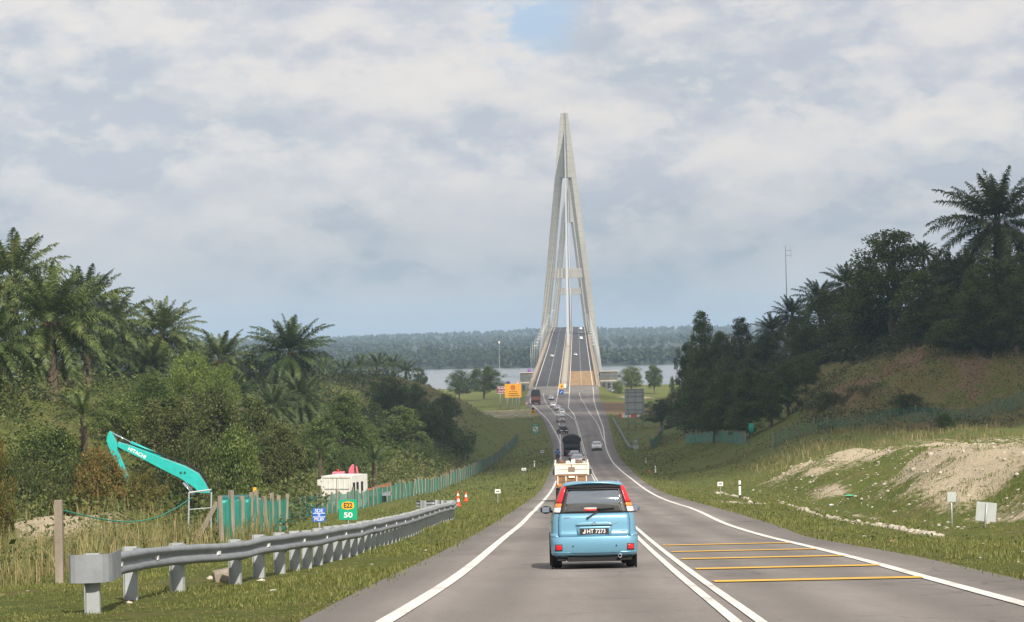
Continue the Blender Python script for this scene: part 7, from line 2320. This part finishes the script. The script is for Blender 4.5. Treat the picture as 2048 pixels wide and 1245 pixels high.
def tarp_truck(label, px, d, W, Hb, Ht, heading, body_col, square=False):
    r = empty('tarped_truck', (0, 0, 0), 0, label, 'truck')
    w = W / 2; L = 6.8
    V, F = [], []
    n = 14; ys = [0, .12, 2.2, 4.4, 6.6, 6.75]
    for yi, y in enumerate(ys):
        sc = .93 if yi in (0, 5) else 1.0
        for k in range(n + 1):
            t = k / n
            if square: x = (-1 + 2 * t); zz = 1 - abs(x) ** 8 * .9
            else:
                q = abs(-1 + 2 * t); x = float(np.interp(q, [0, .25, .5, .7, .85, 1], [0, .38, .76, .98, 1.04, .88])) * (1 if t > .5 else -1)
                zz = float(np.interp(q, [0, .25, .5, .7, .85, 1], [1, .96, .83, .58, .36, 0]))
            V.append((x * w * sc, y, Hb + (Ht - Hb) * (zz * sc * (1 - .06 * math.sin(y * 2.1)))))
    m = MB()
    for i in range(len(ys) - 1):
        for k in range(n):
            a = i * (n + 1) + k; F.append((a, a + 1, a + n + 2, a + n + 1))
    F.append(tuple(range(n + 1))); F.append(tuple((len(ys) - 1) * (n + 1) + k for k in range(n + 1)))
    F += [(0, n + 1, 2*n + 1, n)] if False else []
    m.add(V, F); m.build('tarpaulin', M_TARP, r, True)
    MBod = mat('truck_body_' + body_col, {'dark': (.035, .034, .033), 'brown': (.09, .05, .035)}[body_col], .7, noise=.3)
    m = MB(); m.box((0, L / 2, (Hb + 1.25) / 2 + .05), (W * .90, L * .98, Hb - 1.25 + .25)); m.build('load_body', MBod, r, bevel=.03)
    m = MB(); m.box((0, .02, (Hb + 1.25) / 2), (W * .84, .06, (Hb - 1.25) * .9)); m.build('tailboard', mat('tailboard_' + body_col, {'dark': (.06, .06, .058), 'brown': (.16, .07, .04)}[body_col], .7, noise=.4, nscale=5), r, bevel=.02)
    m = MB(); m.box((0, L * .6, .95), (1.0, L * 1.25, .30)); m.box((0, .1, .62), (W * .8, .12, .22)); m.build('chassis', M_UNDER, r)
    for s in (-1, 1):
        m = MB(); m.box((s * W * .34, .03, .78), (.26, .06, .14)); m.build('tail_light', M_TAIL, r)
        m = MB(); m.box((s * W * .33, 1.05, .42), (.55, .02, .55)); m.build('mud_flap', M_UNDER, r)
    m = MB(); m.prism([(L + .15, .6), (L + .15, 2.5), (L + .5, 2.65), (L + 1.5, 2.6), (L + 1.8, 1.6), (L + 1.85, .6)], -1.15, 1.15, 'x'); m.build('cab', MBod, r, bevel=.06)
    wheels(r, W * .45, (1.5, 2.8, L + 1.0), .5, .30)
    place(r, px, d, heading)
tarp_truck('dark truck under a bulging black tarpaulin, in the middle of the queue', 1144, 368, 2.75, 1.85, 3.2, H1, 'dark')
tarp_truck('square dark truck with brown tailboard in the left climbing lane', 1072, 732, 3.0, 2.4, 4.4, .0, 'brown', True)

# motorcycle and rider on the left shoulder
def motorcycle():
    px, d = 1116, 342
    p, s = on_road(px, d)
    r = empty('motorcycle', p, 0, 'small black motorcycle ridden along the left edge line', 'motorcycle')
    for y in (0.30, 1.52):
        w = bpy.data.objects.new('wheel', None); C.objects.link(w); w.parent = r; w.location = (0, y, .29)
        m = MB(); m.ring((0, 0, 0), .21, .29, 24, .09, 'x'); m.build('tyre', M_BLACK, w)
        m = MB(); m.ring((0, 0, 0), .17, .21, 20, .05, 'x'); m.tube([(-.06, 0, 0), (.06, 0, 0)], .05, 10)
        for k in range(6):
            a = k * math.pi / 3; m.bar((0, 0, 0), (0, .19 * math.cos(a), .19 * math.sin(a)), .02, .02)
        m.build('rim', M_RIM, w)
    m = MB(); m.prism([(.05, .72), (.35, .80), (.9, .74), (1.05, .60), (.8, .45), (.4, .55)], -.12, .12, 'x'); m.build('body_panel', M_DARK, r, bevel=.03)
    m = MB(); m.box((0, .85, .42), (.26, .40, .30)); m.build('engine', M_STEEL, r, bevel=.04)
    m = MB(); m.prism([(.10, .80), (.78, .78), (.75, .86), (.3, .90), (.08, .88)], -.13, .13, 'x'); m.build('seat', M_BLACK, r, bevel=.03)
    m = MB(); m.tube([(-.06, 1.50, .30), (-.06, 1.32, .80), (-.06, 1.25, 1.0)], .03, 8); m.tube([(.06, 1.50, .30), (.06, 1.32, .80), (.06, 1.25, 1.0)], .03, 8); m.build('fork', M_STEEL, r)
    m = MB(); m.tube([(-.36, 1.10, 1.03), (-.15, 1.24, 1.02), (.15, 1.24, 1.02), (.36, 1.10, 1.03)], .018, 8); m.build('handlebar', M_STEEL, r)
    for sx in (-1, 1):
        m = MB(); m.tube([(sx * .25, 1.2, 1.03), (sx * .34, 1.22, 1.22)], .012, 6); m.box((sx * .37, 1.21, 1.25), (.13, .03, .08)); m.build('mirror', M_DARK, r)
    m = MB(); m.box((0, .05, .76), (.18, .06, .08)); m.build('tail_light', M_TAIL, r)
    m = MB(); m.box((0, .02, .58), (.18, .015, .12)); m.build('number_plate', M_DARK, r)
    m = MB(); m.tube([(.16, .75, .35), (.18, .2, .42), (.18, -.02, .46)], .045, 10); m.build('exhaust', M_CHROME, r)
    m = MB(); m.prism([(.02, .60), (.30, .64), (.62, .50), (.6, .46), (.3, .60), (.05, .55)], -.06, .06, 'x'); m.build('rear_mudguard', M_DARK, r)
    # rider: one skinned figure, seated, hands on the bar
    J = {'pel': ((0, .48, .96), .15), 'waist': ((0, .50, 1.10), .135), 'chest': ((0, .56, 1.34), .16), 'neck': ((0, .60, 1.50), .06), 'head': ((0, .63, 1.60), .085), 'crown': ((0, .64, 1.70), .075)}
    E = [('pel', 'waist'), ('waist', 'chest'), ('chest', 'neck'), ('neck', 'head'), ('head', 'crown')]
    for sx, t in ((-1, 'l'), (1, 'r')):
        J['sh' + t] = ((sx * .20, .57, 1.42), .072); J['el' + t] = ((sx * .33, .80, 1.20), .05); J['wr' + t] = ((sx * .35, 1.03, 1.06), .033); J['pa' + t] = ((sx * .35, 1.09, 1.06), .034)
        J['hp' + t] = ((sx * .11, .50, .90), .105); J['kn' + t] = ((sx * .22, .93, .80), .075); J['an' + t] = ((sx * .19, .80, .38), .048); J['fo' + t] = ((sx * .19, .98, .33), .04)
        E += [('chest', 'sh' + t), ('sh' + t, 'el' + t), ('el' + t, 'wr' + t), ('wr' + t, 'pa' + t), ('pel', 'hp' + t), ('hp' + t, 'kn' + t), ('kn' + t, 'an' + t), ('an' + t, 'fo' + t)]
        for f in range(4):
            a = 'f%d%s' % (f, t); b = 'g%d%s' % (f, t)
            J[a] = ((sx * (.325 + .02 * f), 1.135, 1.065), .010); J[b] = ((sx * (.325 + .02 * f), 1.14, 1.02), .009)
            E += [('pa' + t, a), (a, b)]
        J['th' + t] = ((sx * .31, 1.09, 1.03), .011); E.append(('pa' + t, 'th' + t))
    names = list(J); me = bpy.data.meshes.new('person')
    me.from_pydata([J[n][0] for n in names], [(names.index(a), names.index(b)) for a, b in E], [])
    o = bpy.data.objects.new('person', me); C.objects.link(o)
    sk = o.modifiers.new('skin', 'SKIN'); sk.use_smooth_shade = True
    for i, n in enumerate(names):
        me.skin_vertices[0].data[i].radius = (J[n][1], J[n][1])
    me.skin_vertices[0].data[names.index('pel')].use_root = True
    o.modifiers.new('sub', 'SUBSURF').levels = 1
    dg = bpy.context.evaluated_depsgraph_get(); dg.update()
    m2 = bpy.data.meshes.new_from_object(o.evaluated_get(dg)); o.modifiers.clear(); o.data = m2
    m2.materials.clear()
    m2.materials.append(mat('rider_blue_jacket', (0.03, 0.16, 0.42), .7)); m2.materials.append(mat('rider_trousers', (0.02, 0.02, 0.025), .8)); m2.materials.append(mat('skin', (0.35, 0.20, 0.13), .6)); 
    for f in m2.polygons:
        c = f.center
        f.use_smooth = True
        f.material_index = 1 if (c.z < .99 and c.y < 1.0) else (2 if (c.z > 1.5 or (c.y > 1.04 and c.z > .9)) else 0)
    o.location = p; tag(o, 'motorcycle rider in blue jacket and dark trousers, seen from behind', 'person')
    bm = bmesh.new(); bmesh.ops.create_uvsphere(bm, u_segments=18, v_segments=12, radius=.155)
    for v in bm.verts: v.co.z *= 1.02; v.co.y *= 1.1
    hm = bpy.data.meshes.new('helmet'); bm.to_mesh(hm); bm.free()
    h = finish('helmet', hm, mat('helmet_blue', (0.02, 0.06, 0.16), .25, coat=.5), o, True); h.location = (0, .64, 1.66)
    m = MB(); m.box((0, .78, 1.66), (.2, .04, .10)); m.build('visor', M_GLASS, h).location = (0, -.64, -1.66)
motorcycle()
# unseen cloud added high above, behind the viewer, to shade the wood and valley
def shade_cloud():
    S = Vector((math.sin(R(SUN_AZ)) * math.cos(R(SUN_EL)), math.cos(R(SUN_AZ)) * math.cos(R(SUN_EL)), math.sin(R(SUN_EL))))
    k = 1900 / S.z
    rng = np.random.default_rng(5)
    bm = bmesh.new(); bmesh.ops.create_icosphere(bm, subdivisions=2, radius=1)
    bv = np.array([v.co[:] for v in bm.verts]); bf = np.array([[v.index for v in f.verts] for f in bm.faces]); bm.free()
    V, F, b = [], [], 0
    for i in range(420):
        if i < 260:
            x, y = 22 + rng.normal() * 17, 400 + rng.normal() * 80
        else:
            x, y = 5 + rng.normal() * 45, 560 + rng.normal() * 95
        if i % 7 == 3: x, y = -12 + rng.normal() * 38, 745 + rng.normal() * 55
        if i % 5 == 0: x, y = 44 + rng.normal() * 14, 300 + rng.normal() * 13
        edge = math.exp(-((x - 45) / 90) ** 2 - ((y - 470) / 190) ** 2)
        if x < 26 and y < 350: continue
        r = rng.uniform(7, 20) * (.5 + edge)
        c = np.array([x, y, -8]) + np.array(S) * k
        n = bv * (1 + .15 * rng.normal(size=(len(bv), 1))) * r * np.array([1, 1, .6])
        V.append(n + c + np.array([0, 0, rng.uniform(-10, 18)])); F.append(bf + b); b += len(bv)
    tag(finish('shade_cloud', mesh_np('shade_cloud', np.concatenate(V), np.concatenate(F)), mat('cloud_white', (.9, .9, .9), 1.0), smooth=True), kind='structure')
shade_cloud()
# low weeds and clumps scattered over the verges, so that no slope is a bare sheet
def weeds():
    rng = np.random.default_rng(91)
    P, S = [], []
    for side, o0, o1, d0, d1, n, sz in ((-1, .3, 16, 60, 200, 9000, .10), (1, .3, 20, 60, 240, 12000, .11), (-1, .5, 14, 200, 640, 9000, .24), (1, .5, 22, 240, 640, 12000, .26), (1, 22, 60, 262, 335, 16000, .26), (-1, 14, 60, 450, 660, 14000, .42)):
        d = d0 + (d1 - d0) * rng.random(n); o = o0 + (o1 - o0) * rng.random(n)
        X = np.where(side < 0, XPL(d) - o, XPR(d) + o)
        t = fbm(X / 3.0, d / 6.0, 93, 4)
        keep = rng.random(n) < np.clip(.35 + 2.4 * t, 0, 1)
        P.append(np.stack([X, d, G(X, d) + sz * rng.random(n) * (1 + 2 * np.clip(t, 0, 1))], -1)[keep]); S.append(np.full(n, sz)[keep])
    V, F = leaf_cloud(np.concatenate(P), np.concatenate(S), rng, .1, .45)
    tag(finish('weeds', mesh_np('weeds', V, F), M_SCRUB), 'low weeds scattered over the grass verges', 'weeds', kind='stuff')
weeds()
haze()
